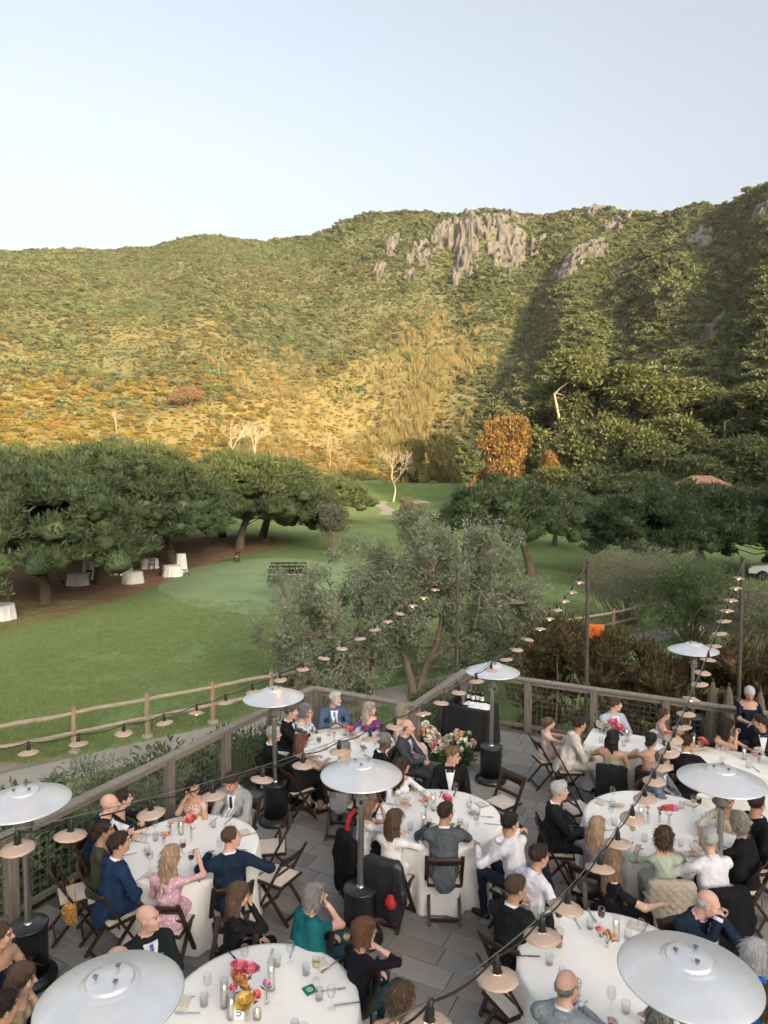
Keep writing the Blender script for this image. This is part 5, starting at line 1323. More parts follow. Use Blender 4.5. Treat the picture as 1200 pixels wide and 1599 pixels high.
def round_table(c,r,label,cl_label,seed):
    t=empty('round_table',(c[0],c[1],.01),0,label,'table','round dining tables'); m=MB(); m.lathe([(.001,.745),(r-.02,.745),(r,.735),(r,.71),(r-.02,.705),(.001,.705)],40); m.build('tabletop',M_wt,t)
    for sx in(-1,1):
        for sy in(-1,1):
            m=MB(); m.tube([(sx*r*.5,sy*r*.5,.705),(sx*r*.55,sy*r*.55,0)],.014,6); m.build('leg',M_gal,t)
    cloth_round('tablecloth',r,.758,cl_label,(c[0],c[1],.01),seed)
TB={'L':(pix(297,1323,.76),.80,'left table by the railing'),'F':(pix(542,1161,.76),.78,'far table at the terrace corner'),'C':(pix(685,1276,.76),.80,'middle table'),'R':(pix(1028,1285,.76),.90,'right table with three peonies'),'N':(pix(410,1574,.76),.80,'front table with the number card'),'B':(pix(955,1512,.76),.83,'bottom right table under the big heater')}
for i,(k,(c,r,d)) in enumerate(TB.items()): round_table(c,r,'round folding table under the cloth of the '+d,'ivory floor-length cloth on the '+d,10+i)
# ---- head table ----
HA=pix(907,1142,.76); HB=pix(911,1162,.76); HE=Vector((.895,-.446,0))   # far-left corner, near-left corner, run direction
ht_d=Vector((.885,-.466,0)); ht_n=Vector((.466,.885,0)); HT_W=.80; HT_L=5.2
ht0=Vector((HB.x,HB.y,0))
def head_table():
    t=empty('long_table',ht0,RZ,'long head table under an ivory cloth at the right','table'); m=MB(); m.box((HT_L/2,HT_W/2,.735),(HT_L,HT_W,.03)); m.build('tabletop',M_wt,t)
    for x in(.3,HT_L/2,HT_L-.3):
        for y in(.12,HT_W-.12): m=MB(); m.tube([(x,y,.72),(x,y,0)],.014,6); m.build('leg',M_gal,t)
    # draped cloth
    per=[];n=120
    L=2*(HT_L+HT_W); 
    def pt(s):
        s%=L
        if s<HT_L: return (s,0,0,-1)
        s-=HT_L
        if s<HT_W: return (HT_L,s,1,0)
        s-=HT_W
        if s<HT_L: return (HT_L-s,HT_W,0,1)
        s-=HT_L; return (0,HT_W-s,-1,0)
    N=300; V=[];F=[]; rs=np.random.RandomState(5)
    rows=[(.0,.760,0),(.008,.745,.1)]+[(.012+.05*k/6,.72-.70*k/6,.3+.7*k/6) for k in range(7)]
    for off,z,w in rows:
        for k in range(N):
            s=L*k/N; x,y,nx,ny=pt(s); f=(sin(s*9+1.3*sin(s*1.7))*.6+sin(s*21+sin(s*3))*.25)*.03*w+off; V.append((x+nx*f,y+ny*f,z))
    for i in range(len(rows)-1):
        for k in range(N): F.append((i*N+k,i*N+(k+1)%N,(i+1)*N+(k+1)%N,(i+1)*N+k))
    m=MB(); m.raw(V,F,0,True); m.raw(V[:N],[tuple(range(N))]); o=m.build('tablecloth',M_linen,None,ht0+Vector((0,0,.012)),(0,0,RZ)); tag(o,'ivory cloth on the long head table','tablecloth')
head_table()
def htp(x,y,z=.775): return ht0+ht_d*x+ht_n*y+Vector((0,0,z))
# ---- black drinks table ----
def drinks_table():
    c=dk(-4.72,12.55); R=RZ
    t=empty('drinks_table',c,R,'small rectangular drinks table under a black cloth','table'); m=MB(); m.box((0,0,.735),(.86,.56,.03)); m.build('tabletop',M_wt,t)
    for x in(-.38,.38):
        for y in(-.24,.24): m=MB(); m.tube([(x,y,.72),(x*1.02,y*1.02,.01)],.014,6); m.build('leg',M_gal,t)
    W_,D_=.90,.60; V=[];F=[];N=120;L=2*(W_+D_)
    def pt(s):
        s%=L
        if s<W_: return (s-W_/2,-D_/2,0,-1)
        s-=W_
        if s<D_: return (W_/2,s-D_/2,1,0)
        s-=D_
        if s<W_: return (W_/2-s,D_/2,0,1)
        s-=W_; return (-W_/2,D_/2-s,-1,0)
    rows=[(0,.764,0),(.006,.75,.1)]+[(.01+.06*k/6,.73-.70*k/6,.3+.7*k/6) for k in range(7)]
    for off,z,w in rows:
        for k in range(N):
            s=L*k/N;x,y,nx,ny=pt(s); f=(sin(s*13+sin(s*3))*.7+sin(s*29)*.2)*.025*w+off; V.append((x+nx*f,y+ny*f,z))
    for i in range(len(rows)-1):
        for k in range(N): F.append((i*N+k,i*N+(k+1)%N,(i+1)*N+(k+1)%N,(i+1)*N+k))
    m=MB(); m.raw(V,F,0,True); m.raw(V[:N],[tuple(range(N))]); tag(m.build('tablecloth',M_blackcl,None,c+Vector((0,0,.012)),(0,0,R)),'black cloth on the drinks table','tablecloth')
    Q=Matrix.Rotation(R,3,'Z'); top=lambda x,y,z=.778:c+Q@Vector((x,y,0))+Vector((0,0,z))
    m=MB(); m.lathe([(.001,0),(.075,0),(.085,.02),(.105,.20),(.112,.205),(.108,.21),(.098,.2),(.08,.03),(.001,.025)],24); tag(m.build('ice_bucket',mat('bucket_steel',(.38,.36,.34),.3,metal=1.0,var=.1),None,top(-.20,-.06)),'hammered steel ice bucket on the drinks table','ice bucket')
    for k,(x,y,mt_,lb) in enumerate([(-.02,.16,'dark','dark bottle with white label standing by the steel bucket'),(.07,.19,'dark','dark wine bottle in the middle of the drinks bottles'),(.16,.17,'green','dark wine bottle at the right end of the drinks bottles'),(-.30,.14,'dark','bottle with white label standing behind the steel bucket'),(-.12,.20,'green','tall bottle between bucket and wine bottles')]):
        gm=mat('glass_bottle_'+mt_,(.02,.03,.015) if mt_=='green' else (.02,.012,.01),.12,spec=.6)
        b=empty('bottle',top(x,y),0,lb,'bottle','bottles on the drinks table'); m=MB(); m.lathe([(.001,0),(.036,0),(.038,.01),(.038,.17),(.03,.20),(.014,.235),(.013,.29),(.016,.292),(.016,.30),(.001,.30)],16); m.build('glass',gm,b)
        m=MB(); m.lathe([(.0388,.05),(.0388,.13)],16); m.build('label',M_white,b)
    # crumpled white napkins
    rs=np.random.RandomState(8)
    for k,(x,y,lb) in enumerate([(.22,-.06,'pile of white napkins on the right of the drinks table'),(.0,-.02,'crumpled white napkin beside the ice bucket')]):
        n=16;V=[];F=[]
        for i in range(n+1):
            for j in range(n+1):
                a=(i/n-.5)*(.42 if k==0 else .26);b_=(j/n-.5)*(.34 if k==0 else .2); ed=max(abs(i/n-.5),abs(j/n-.5))*2
                z=.012+.075*max(0,1-ed**2)*(.5+fbm(np.array([a*16+k]),np.array([b_*16]),3)[0]*1.6)
                xx,yy=x+a,y+b_
                if xx>.455: z-=(xx-.455)*1.3; xx=.455+(xx-.455)*.35+.012
                if yy<-.31: z-=(-.31-yy)*1.4; yy=-.31-(-.31-yy)*.3-.012
                V.append((xx,yy,z))
        for i in range(n):
            for j in range(n): F.append((i*(n+1)+j,(i+1)*(n+1)+j,(i+1)*(n+1)+j+1,i*(n+1)+j+1))
        m=MB(); m.raw(V,F,0,True); tag(m.build('napkin_pile',M_white,None,c+Vector((0,0,.78)),(0,0,R)),lb,'napkins')
drinks_table()
# ---- flowers ----
FC={'coral':(.80,.20,.17),'pink':(.78,.22,.32),'blush':(.80,.50,.43),'white':(.80,.77,.68),'apricot':(.80,.42,.20),'lilac':(.66,.36,.52),'red':(.62,.05,.08),'yellow':(.78,.55,.13)}
def flmat(k): return mat('petal_'+k,FC[k],.7,island=.14,spec=.2)
_FM={}
def flower_mesh(kind):
    if kind in _FM: return _FM[kind]
    m=MB(); rs=np.random.RandomState(5 if kind=='peony' else 6)
    rows=[(3,.012,.35,.03),(6,.022,.55,.034),(8,.032,.85,.036),(9,.042,1.15,.036)] if kind=='peony' else [(3,.010,.3,.03),(5,.018,.55,.032),(6,.026,.9,.03)]
    for n,r,tilt,sz in rows:
        for k in range(n):
            a=2*pi*k/n+rs.rand()*.6; R=Matrix.Rotation(a,3,'Z')@Matrix.Rotation(tilt*(.85+.3*rs.rand()),3,'Y')
            vs=[]
            for i in range(4):
                for j in range(3):
                    u=i/3; w=(j-1)*sz*.62*sin(pi*(.18+.70*u)); vs.append(R@Vector((.006+.010*(abs(j-1))*-1*u+.004*sin(6*u+j),w,u*sz*1.15))+Vector((0,0,.0))+R@Vector((0,0,r*.25)))
            m.raw(vs,[(i*3+j,(i+1)*3+j,(i+1)*3+j+1,i*3+j+1) for i in range(3) for j in range(2)],0,True)
    m.ell((0,0,.012),(.016,.016,.018),7,5)
    _FM[kind]=m.mesh('bloom'); return _FM[kind]
M_stem=mat('stem_green',(.07,.13,.04),.6); M_fleaf=mat('leaf_green',(.045,.085,.03),.6,island=.3)
M_glass=mat('clear_glass',(.97,.98,.98),.03,trans=1.0,spec=.5)
def glassy():
    m=bpy.data.materials.new('thin_glass'); m.use_nodes=True; N=m.node_tree.nodes;L=m.node_tree.links; o=N['Material Output']
    tr=N.new('ShaderNodeBsdfTransparent'); tr.inputs[0].default_value=(.975,.98,.98,1); gl=N.new('ShaderNodeBsdfGlossy'); gl.inputs['Roughness'].default_value=.03; lw=N.new('ShaderNodeLayerWeight'); lw.inputs['Blend'].default_value=.25
    mp=N.new('ShaderNodeMapRange'); mp.inputs['To Min'].default_value=.03; mp.inputs['To Max'].default_value=.42; mx=N.new('ShaderNodeMixShader')
    L.new(lw.outputs['Facing'],mp.inputs['Value']); L.new(mp.outputs[0],mx.inputs[0]); L.new(tr.outputs[0],mx.inputs[1]); L.new(gl.outputs[0],mx.inputs[2]); L.new(mx.outputs[0],o.inputs['Surface']); return m
M_tg=glassy()
M_wine=mat('red_wine',(.10,.008,.02),.1,spec=.5); M_white_w=mat('white_wine',(.62,.50,.22),.1,spec=.5); M_cola=mat('dark_drink',(.09,.03,.012),.1,spec=.5); M_water=mat('ice_water',(.62,.68,.70),.1,spec=.5)
M_wax=mat('ivory_wax',(.78,.73,.62),.5); M_flame=mat('candle_flame',(1,.7,.3),.5,emit=(1.0,.62,.25),estr=9.0)
M_cut=mat('cutlery_steel',(.55,.56,.58),.22,metal=1.0)
_GM={}
def G(name,fn):
    if name not in _GM: m=MB(); fn(m); _GM[name]=m.mesh(name)
    return _GM[name]
def wineglass_parts():
    bowl=G('goblet',lambda m:m.lathe([(.034,.0),(.034,.002),(.006,.008),(.0045,.02),(.0045,.085),(.012,.095),(.030,.112),(.038,.14),(.036,.175),(.031,.20),(.0302,.20),(.035,.175),(.036,.14),(.028,.114),(.001,.10)],16))
    fill=G('fill',lambda m:m.lathe([(.001,.102),(.027,.115),(.0352,.140),(.0352,.143),(.001,.143)],14))
    return bowl,fill
def wine_glass(p,label,fill=None,group=None):
    b,f=wineglass_parts(); t=empty('wine_glass',p,0,label,'glass',group); link('goblet',b,t,M_tg)
    if fill is not None: link('wine',f,t,fill)
    return t
def tumbler(p,label,fill=None,group=None):
    b=G('tumbler',lambda m:m.lathe([(.001,.0),(.030,.0),(.034,.004),(.037,.095),(.0355,.095),(.032,.010),(.001,.008)],16)); f=G('tfill',lambda m:m.lathe([(.001,.011),(.031,.012),(.034,.062),(.001,.062)],14))
    t=empty('drinking_glass',p,0,label,'glass',group); link('tumbler',b,t,M_tg)
    if fill is not None: link('drink',f,t,fill)
    return t
def candle(p,label,h=.20,group=None):
    t=empty('candle_holder',p,0,label,'candle',group)
    m=MB(); m.lathe([(.001,0),(.036,0),(.036,h),(.034,h),(.034,.006),(.001,.006)],18); m.build('glass_cylinder',M_tg,t)
    m=MB(); m.lathe([(.001,.007),(.019,.007),(.019,h*.62),(.001,h*.62)],12); c=m.build('wax_candle',M_wax,t)
    m=MB(); m.lathe([(.001,h*.62+.006),(.0045,h*.62+.014),(.004,h*.62+.022),(.0005,h*.62+.036)],8); m.build('flame',M_flame,c)
    return t
def bud_vase(p,blooms,label,group=None,seed=0,h=.13):
    """blooms: list of (dx,dy,height,kind,colour)"""
    rs=np.random.RandomState(seed); t=empty('bud_vase',p,0,label,'flowers',group)
    m=MB(); m.lathe([(.001,0),(.022,0),(.024,.01),(.022,h*.6),(.016,h*.8),(.017,h),(.015,h),(.014,h*.8),(.001,.008)],14); m.build('glass',M_tg,t)
    for dx,dy,hh,kind,col in blooms:
        m=MB(); m.tube([(0,0,.02),(dx*.3,dy*.3,hh*.6),(dx,dy,hh)],[.0028,.0025,.0022],5); s=m.build('stem',M_stem,t)
        o=link('bloom',flower_mesh(kind),s,flmat(col)); sc=1.75 if kind=='peony' else 1.15; o.location=(dx,dy,hh-.005); o.scale=(sc,sc,sc); o.rotation_euler=(rs.normal()*.3-.25,rs.normal()*.3,rs.rand()*6)
        for q in range(2):
            a=rs.rand()*6.28; m=MB(); z=hh*(.45+.35*rs.rand()); v=Vector((dx*.5,dy*.5,z)); d=Vector((cos(a),sin(a),.5)); w=Vector((-sin(a),cos(a),0))*.011
            m.raw([v,v+d*.03+w,v+d*.065,v+d*.03-w],[(0,1,2,3)]); m.build('leaf',M_fleaf,s)
    return t
def cutlery(p,az,label,kind='knife',group=None):
    t=G('knife',lambda m:(m.box((0,0,.004),(.016,.11,.004)),m.box((0,.11,.004),(.011,.11,.007)))) if kind=='knife' else G('fork',lambda m:(m.box((0,.08,.004),(.008,.14,.005)),m.box((0,0,.004),(.020,.03,.004)),m.box((-.008,-.035,.005),(.004,.05,.003)),m.box((0,-.035,.005),(.003,.05,.003)),m.box((.008,-.035,.005),(.004,.05,.003))))
    o=link(kind,t,None,M_cut,loc=p,rot=(0,0,-radians(az))); return tag(o,label,kind,group)
def napkin(p,az,label,group=None):
    def f(m):
        m.box((0,0,.006),(.14,.11,.012)); m.box((.004,.002,.016),(.132,.104,.007))
    o=link('napkin',G('napkin',f),None,M_napk,loc=p,rot=(0,0,-radians(az))); bevel(o,.003); return tag(o,label,'napkin',group)
def plate(p,label,group=None):
    o=link('side_plate',G('plate',lambda m:m.lathe([(.001,.006),(.055,.006),(.088,.016),(.090,.018),(.086,.012),(.055,.002),(.001,.002)],28)),None,mat('white_china',(.78,.77,.74),.2,spec=.5),loc=p); return tag(o,label,'plate',group)
ZT=.776
ORD=['first','second','third','fourth','fifth','sixth','seventh','eighth','ninth','tenth','eleventh','twelfth']
def on(tb,rad,az,dz=0.0):
    c,r,_=TB[tb]; a=radians(az); return Vector((c.x+rad*sin(a),c.y+rad*cos(a),ZT+dz))
nice={'L':'left table by the railing','F':'far corner table','C':'middle table','R':'right table with three peonies','N':'front table with the number card','B':'bottom right table'}
def settings(tb,azs,seed,fills):
    rs=np.random.RandomState(seed); r=TB[tb][1]; d0=nice[tb]
    for i,a in enumerate(azs):
        d=['back','back right','right','front right','front','front left','left','back left'][int(round(a/45.))%8]+' of the '+d0
        cutlery(on(tb,r-.15,a+9),a,'knife at the place '+d,'knife','knives on the '+d0)
        if i%2==0: cutlery(on(tb,r-.15,a-7),a+180,'fork at the place '+d,'fork','forks on the '+d0)
        if i%3==1: napkin(on(tb,r-.13,a+2),a+rs.normal()*8,'folded cream napkin '+d,'napkins on the '+d0)
        f=fills[i%len(fills)]
        wine_glass(on(tb,r-.27+.03*rs.normal(),a+13),{None:'empty wine glass','r':'glass of red wine','w':'glass of white wine'}[f]+' at '+d,{None:None,'r':M_wine,'w':M_white_w}[f],'wine glasses on the '+d0)
        tumbler(on(tb,r-.31+.02*rs.normal(),a+1),'water glass at '+d,None,'water glasses on the '+d0)
settings('L',[20,60,105,150,200,245,285,330],1,[None,'w',None,'r',None,None])
settings('F',[10,55,95,140,180,225,270,315],2,[None,None,'r',None])
settings('C',[15,60,100,140,185,225,265,310],3,['r',None,None,'w'])
settings('R',[10,50,90,130,175,215,260,310],4,[None,'w',None,None])
settings('N',[5,40,80,128,270,320],5,[None,'w',None,'r',None,None])
settings('B',[355,35,228,272,315,185],6,['r',None,None,None])
# centrepieces
def pt(px,py): v=pix(px,py,ZT); return v
bud_vase(pt(299,1313),[(0,0,.25,'peony','coral')],'single coral peony in a glass bud vase on the left table','flower vases',1)
bud_vase(pt(267,1305),[(0,0,.16,'rose','blush')],'blush bloom at the back of the left table','flower vases',2)
bud_vase(pt(256,1316),[(0,0,.10,'rose','blush'),(.05,.0,.10,'rose','apricot')],'low apricot and blush blooms on the left table','flower vases',3)
bud_vase(pt(546,1152),[(-.03,0,.14,'peony','coral'),(.03,.02,.15,'rose','coral')],'coral peonies on the far corner table','flower vases',4)
bud_vase(pt(522,1158),[(0,0,.13,'rose','blush')],'pale blush bloom on the far corner table','flower vases',5)
bud_vase(pt(697,1272),[(0,0,.20,'peony','pink'),(.03,-.03,.15,'rose','apricot')],'bright pink peony with apricot bloom on the middle table','flower vases',6)
bud_vase(pt(665,1275),[(-.04,0,.20,'rose','blush'),(.05,.01,.22,'rose','blush')],'cluster of blush blooms on the middle table','flower vases',7)
bud_vase(pt(1045,1289),[(-.02,.0,.20,'peony','coral'),(.05,.02,.19,'peony','pink')],'two bright pink peonies on the right table','flower vases',8)
bud_vase(pt(1030,1284),[(0,0,.16,'rose','blush')],'blush bloom left of the peonies on the right table','flower vases',9)
bud_vase(pt(1012,1284),[(0,0,.18,'rose','blush')],'pale bloom beside the candle on the right table','flower vases',10)
bud_vase(pt(384,1560),[(-.06,.03,.24,'peony','pink'),(.03,.03,.22,'peony','pink'),(-.07,.0,.17,'peony','apricot'),(.01,-.03,.10,'rose','apricot')],'vase of pink and apricot blooms beside the number card','flower vases',11,.11)
bud_vase(pt(386,1592),[(-.01,.0,.14,'peony','yellow'),(.07,.03,.18,'rose','coral')],'orange and yellow blooms in front of the pink ones','flower vases',12,.10)
bud_vase(pt(417,1566),[(-.01,0,.16,'rose','lilac')],'lilac bloom in a slim vase on the front table','flower vases',13)
bud_vase(pt(366,1565),[(0,.0,.12,'rose','pink')],'small pink bloom between the candles on the front table','flower vases',14)
bud_vase(pt(948,1478),[(-.07,.02,.14,'rose','coral'),(.0,-.01,.13,'rose','apricot'),(.05,-.05,.11,'rose','apricot')],'coral and apricot buds on the bottom right table','flower vases',15)
for (px,py,lb,h) in [(283,1302,'candle in a glass cylinder on the left table',.18),(539,1148,'tall candle on the far corner table',.20),(677,1265,'tall candle in a glass cylinder on the middle table',.24),(662,1290,'short candle near the women on the middle table',.16),(1001,1283,'tall candle on the right table',.22),(424,1545,'tall candle at the back of the front table',.26),(351,1572,'left candle on the front table',.24),(362,1590,'candle nearest the number card',.20),(962,1467,'tall candle on the bottom right table',.24),(402,1590,'small votive candle on the front table',.07)]:
    candle(pt(px,py),lb,h,'candles on the tables')
# small things on the front table
m=MB(); m.bar((-.05,0,.0),(-.05,0,.11),.001,.001); m=MB(); m.box((0,0,.06),(.085,.006,.12)); t=empty('number_card',pt(373,1592),.15,'white table number card reading 5','card'); m.build('card',M_white,t)
m=MB(); m.tube([(.017,-.0045,.088),(-.013,-.0045,.088),(-.016,-.0045,.064),(.004,-.0045,.068),(.017,-.0045,.058),(.018,-.0045,.044),(.006,-.0045,.033),(-.017,-.0045,.036)],.0035,5); m.build('numeral',mat('ink_blue',(.03,.04,.10),.6),t)
m=MB(); m.box((0,0,.002),(.105,.105,.004)); o=m.build('coaster_card',mat('card_green',(.005,.16,.085),.6),None,pt(484,1546)+Vector((0,0,.001)),(0,0,.6)); tag(o,'green square card with a pale round emblem on the front table','card')
m=MB(); m.lathe([(.016,.0046),(.028,.0046)],24); m.lathe([(.001,.0046),(.010,.0046)],16); e=m.build('emblem',mat('emblem_pale',(.42,.58,.52),.6),o)
m=MB(); m.lathe([(.001,0),(.028,0),(.036,.095),(.037,.096),(.035,.098),(.034,.094),(.027,.006),(.001,.006)],18); t=empty('paper_cup',pt(873,1478),0,'brown paper coffee cup on the bottom right table','cup'); m.build('cup',mat('kraft_paper',(.42,.27,.15),.8),t); m=MB(); m.lathe([(.001,.082),(.0335,.082)],16); m.build('coffee',M_cola,t)
m=MB(); m.box((0,0,.006),(.16,.09,.012)); o=m.build('folded_booklet',mat('booklet_white',(.70,.69,.65),.8),None,pt(849,1470),(0,0,.4)); bevel(o,.002); tag(o,'folded pale programme beside the coffee cup','booklet')
m=MB(); m.box((0,0,.002),(.07,.05,.004)); o=m.build('blue_card',mat('card_blue',(.06,.09,.18),.5),None,pt(858,1471)+Vector((0,0,.02)),(.15,0,.9)); tag(o,'small dark blue card beside the coffee cup','card')
m=MB(); m.box((0,0,.004),(.07,.14,.008)); o=bevel(m.build('phone',mat('phone_black',(.012,.012,.014),.2),None,pt(568,1167),(0,0,.5)),.003); tag(o,'black phone lying on the far corner table','phone')
rsn=np.random.RandomState(3)
m=MB(); m.ell((0,0,.02),(.05,.035,.028),10,7); m.tube([(-.05,0,.03),(-.06,.02,.05),(0,.03,.055),(.05,.01,.03)],.004,5); o=m.build('small_bag',mat('beaded_grey',(.30,.28,.27),.5,bump=.6,bscale=120),None,pt(738,1272)); tag(o,'small grey beaded bag on the middle table','bag')
# head table things
bl=[(.15,.62,'white'),(.22,.60,'white'),(.38,.58,'pink'),(.46,.60,'pink'),(1.25,.55,'coral'),(1.45,.60,'blush'),(1.75,.58,'coral'),(2.55,.45,'white'),(2.75,.42,'pink'),(2.86,.40,'coral'),(3.0,.34,'blush'),(3.55,.38,'coral'),(3.75,.30,'pink'),(3.95,.22,'blush'),(1.05,.35,'white')]
hn=['white blossom at the left end of the head table','second white blossom at the left end of the head table','pink peony near the left end of the head table','second pink peony near the left end of the head table','coral rose before the man in pale grey','blush rose in the middle of the head table','coral rose beside the tall dark candles','white blossom left of the coral peonies on the head table','pink peony in front of the bare shouldered woman','coral peony just right of the pink one on the head table','low blush rose by the fruit plate','coral peony in front of the groom','pink peony at the right end of the head table','blush rose at the right end of the head table','pale cream rose near the green satin dress']
for k,(x,y,c) in enumerate(bl): bud_vase(htp(x,y),[(0,0,.14+.04*(k%3),'peony',c),(.06,.03,.12,'rose',c),(-.05,.02,.11,'rose','blush')],hn[k],'flower vases on the head table',30+k)
for k,(x,y,lb) in enumerate([(.62,.42,'tall candle at the left of the head table'),(1.62,.60,'candle between the coral roses on the head table'),(2.35,.5,'candle left of the bride'),(3.28,.5,'tall candle in front of the groom'),(3.42,.44,'short candle in front of the groom'),(4.0,.34,'candle at the right end of the head table')]): candle(htp(x,y),lb,[.24,.26,.2,.26,.2,.22][k],'candles on the head table')
for k in range(12):
    x=.25+.36*k; wine_glass(htp(x+.05,.30+.1*(k%2)),ORD[k]+' wine glass from the left end of the head table',[None,None,M_white_w][k%3],'wine glasses on the head table'); tumbler(htp(x,.18),ORD[k]+' water glass from the left end of the head table',None,'water glasses on the head table')
    if k%2==0: cutlery(htp(x+.12,.12),RZ,ORD[k//2]+' fork from the left end of the head table','fork','forks on the head table')
for k,(x,lb) in enumerate([(2.95,'plate of fruit and cured meat on the head table'),(3.3,'second fruit plate in front of the groom')]):
    t=empty('food_plate',htp(x,.2),0,lb,'food'); link('plate',_GM.get('plate') or G('plate',lambda m:m.lathe([(.001,.006),(.055,.006),(.088,.016),(.090,.018),(.086,.012),(.055,.002),(.001,.002)],28)),t,mat('white_china',(.78,.77,.74),.2,spec=.5)).scale=(1.3,1.3,1)
    for j in range(9):
        m=MB(); a=j*.7; m.ell((.06*cos(a)*(.4+.6*(j%2)),.06*sin(a)*(.4+.6*(j%2)),.025),(.022,.017,.014),7,5); m.build('morsel',mat(['food_red','food_brown','food_yellow'][j%3],[(.45,.05,.04),(.30,.10,.06),(.65,.42,.08)][j%3],.5),t)
# bread plates on the right table
for k,(px,py) in enumerate([(965,1258),(1100,1245),(975,1250)]):
    if k<2: plate(pt(px,py),['plate of bread at the back left of the right table','empty side plate at the back right of the right table'][k],'plates on the right table')
t=empty('bread',pt(966,1259)+Vector((0,0,.014)),.3,'torn flat bread on the back plate','bread'); m=MB(); m.ell((0,0,.006),(.075,.03,.014),12,6); m.ell((-.05,.03,.006),(.05,.02,.012),10,6); m.build('crust',mat('bread_crust',(.52,.40,.24),.8,var=.2,vscale=20),t)
# ---- floor flower arrangement ----
def floor_flowers():
    rs=np.random.RandomState(77); c=pix(690,1178,.12); t=empty('flower_arrangement',(c.x,c.y,.01),RZ,'large floor arrangement of white, blush and coral flowers','flowers')
    m=MB(); m.box((0,0,.06),(1.0,.22,.12)); m.build('trough',mat('trough_green',(.03,.05,.02),.8),t)
    P=[];D=[]
    n=1500; q=rs.rand(n,3); P=np.stack([(q[:,0]-.5)*1.15,(q[:,1]-.5)*.45,.05+q[:,2]*(.36-.12*np.cos((q[:,0]-.5)*9))],1); D=rand_dirs(rs,n); D[:,2]=abs(D[:,2])
    V,F=leaf_tris(rs,P,D,.11,.035); link('greenery',np_mesh('greenery',V,F,mats=[leafmat('leaf_arrangement',(.06,.10,.04),.6)]),t)
    for k in range(120):
        x=(rs.rand()-.5)*1.1; top=.40-.13*cos((x)*9)+.06*rs.normal(); y=(rs.rand()-.5)*.42; z=max(.10,top*(1-.6*abs(y)*2*rs.rand()))
        col=rs.choice(['white','white','white','blush','blush','coral','apricot','pink'],p=[.25,.2,.17,.14,.09,.07,.03,.05])
        o=link('bloom',flower_mesh('peony' if rs.rand()<.6 else 'rose'),t,flmat(col)); s=1.0+.7*rs.rand(); o.location=(x,y,z); o.scale=(s,s,s); o.rotation_euler=(rs.normal()*.5-.6*(y<0)+0,rs.normal()*.4+x*.8,rs.rand()*6)
floor_flowers()
# ================= PEOPLE =================
NAVY=(.011,.019,.036); BLACK=(.011,.011,.013); ROYAL=(.018,.045,.13); WHT=(.74,.745,.78); GREY=(.30,.31,.315); MID=(.085,.098,.11)
def guest(px,py,az,haz,short,chair_az=None,has_chair=True,cs=1.0,**k):
    pose=k.pop('pose','')
    t,b,a=person(px,py,az,haz,'person in '+short+(', '+pose if pose else ''),**k)
    if has_chair:
        ca=az if chair_az is None else chair_az; f=Vector((sin(radians(ca)),cos(radians(ca)),0)); c=b+f*.05
        chair(c,ca,'chair under the person in '+short,s=cs)
    return t
# left table
guest(172,1256,88,72,'navy suit nearest the left railing',shirt=WHT,tc=NAVY,hair=None,hc='saltpepper',skin='pink',arms=('rest','table'),lean=14,pose='leaning on the table')
guest(193,1248,96,62,'black long-sleeved top at the railing',fem=1,top='dress',tc=BLACK,neck=.5,sleeve=1.7,hair='bun',hc='darkbrown',skin='fair',arms=('rest','table'),lean=16,skirt=True)
guest(163,1298,62,70,'olive green dress at the left table',fem=1,top='dress',tc=(.055,.06,.035),neck=.5,sleeve=1.5,hair='bun',hc='darkbrown',skin='olive',skirt=True,arms=('lap','lap'),lean=4)
guest(187,1318,42,58,'royal blue suit with back to the camera',shirt=WHT,tc=(.016,.036,.085),hair='short',hc='darkbrown',skin='tan',arms=('lap','lap'),lean=8,pitch=-8)
guest(268,1338,8,30,'pink dress with white dots',fem=1,top='dress',tc=(.62,.36,.44),pattern='dots',neck=.5,sleeve=.75,hair='longwavy',hc='blonde',skin='fair',skirt=True,arms=('lap','hold'),lean=6,pose='holding a glass of red wine')
guest(362,1309,338,58,'dark navy suit at the right side of the left table',shirt=WHT,tc=(.013,.024,.046),hair='receding',hc='brown',skin='pink',arms=('table','out'),lean=4,pose='one elbow out',bulk=1.08)
guest(361,1222,200,200,'pale grey suit and dark tie',shirt=WHT,tie=(.012,.014,.025),tc=GREY,hair='short',hc='darkbrown',skin='tan',arms=('clasp','clasp'),lean=12,pitch=22,pose='looking down at clasped hands')
guest(304,1228,205,150,'patterned pink top behind the left table',fem=1,top='dress',tc=(.55,.42,.38),pattern='floral',neck=.42,sleeve=.3,hair='longwavy',hc='black',skin='tan',skirt=True,arms=('lap','cheek'),lean=10,roll=-12)
# far corner table
guest(428,1147,75,80,'black suit behind the heater pole',shirt=WHT,tc=BLACK,hair='short',hc='white',skin='pink',arms=('rest','hold'),lean=6)
guest(455,1112,98,92,'black suit and purple tie at the far left table',shirt=WHT,tie=(.08,.03,.12),tc=BLACK,hair='short',hc='saltpepper',skin='pink',arms=('lap','rest'),lean=6)
guest(477,1109,125,96,'white and blue flowered blouse',fem=1,top='dress',tc=(.62,.62,.62),pattern='bluefl',neck=.46,sleeve=1.6,hair='bobwavy',hc='grey',skin='pink',arms=('lap','cheek'),lean=8,skirt=True,pose='hand at the cheek')
guest(524,1092,170,112,'blue suit with striped blue tie by the corner railing',shirt=WHT,tie=(.10,.20,.42),tc=(.075,.115,.19),hair='side',hc='white',beard='white',skin='pink',arms=('rest','rest'),lean=6,bulk=1.12)
guest(578,1107,185,105,'purple dress at the far table',fem=1,top='dress',tc=(.16,.04,.17),neck=.46,sleeve=1.4,hair='longwavy',hc='ashblonde',skin='fair',arms=('lap','table'),lean=6,skirt=True)
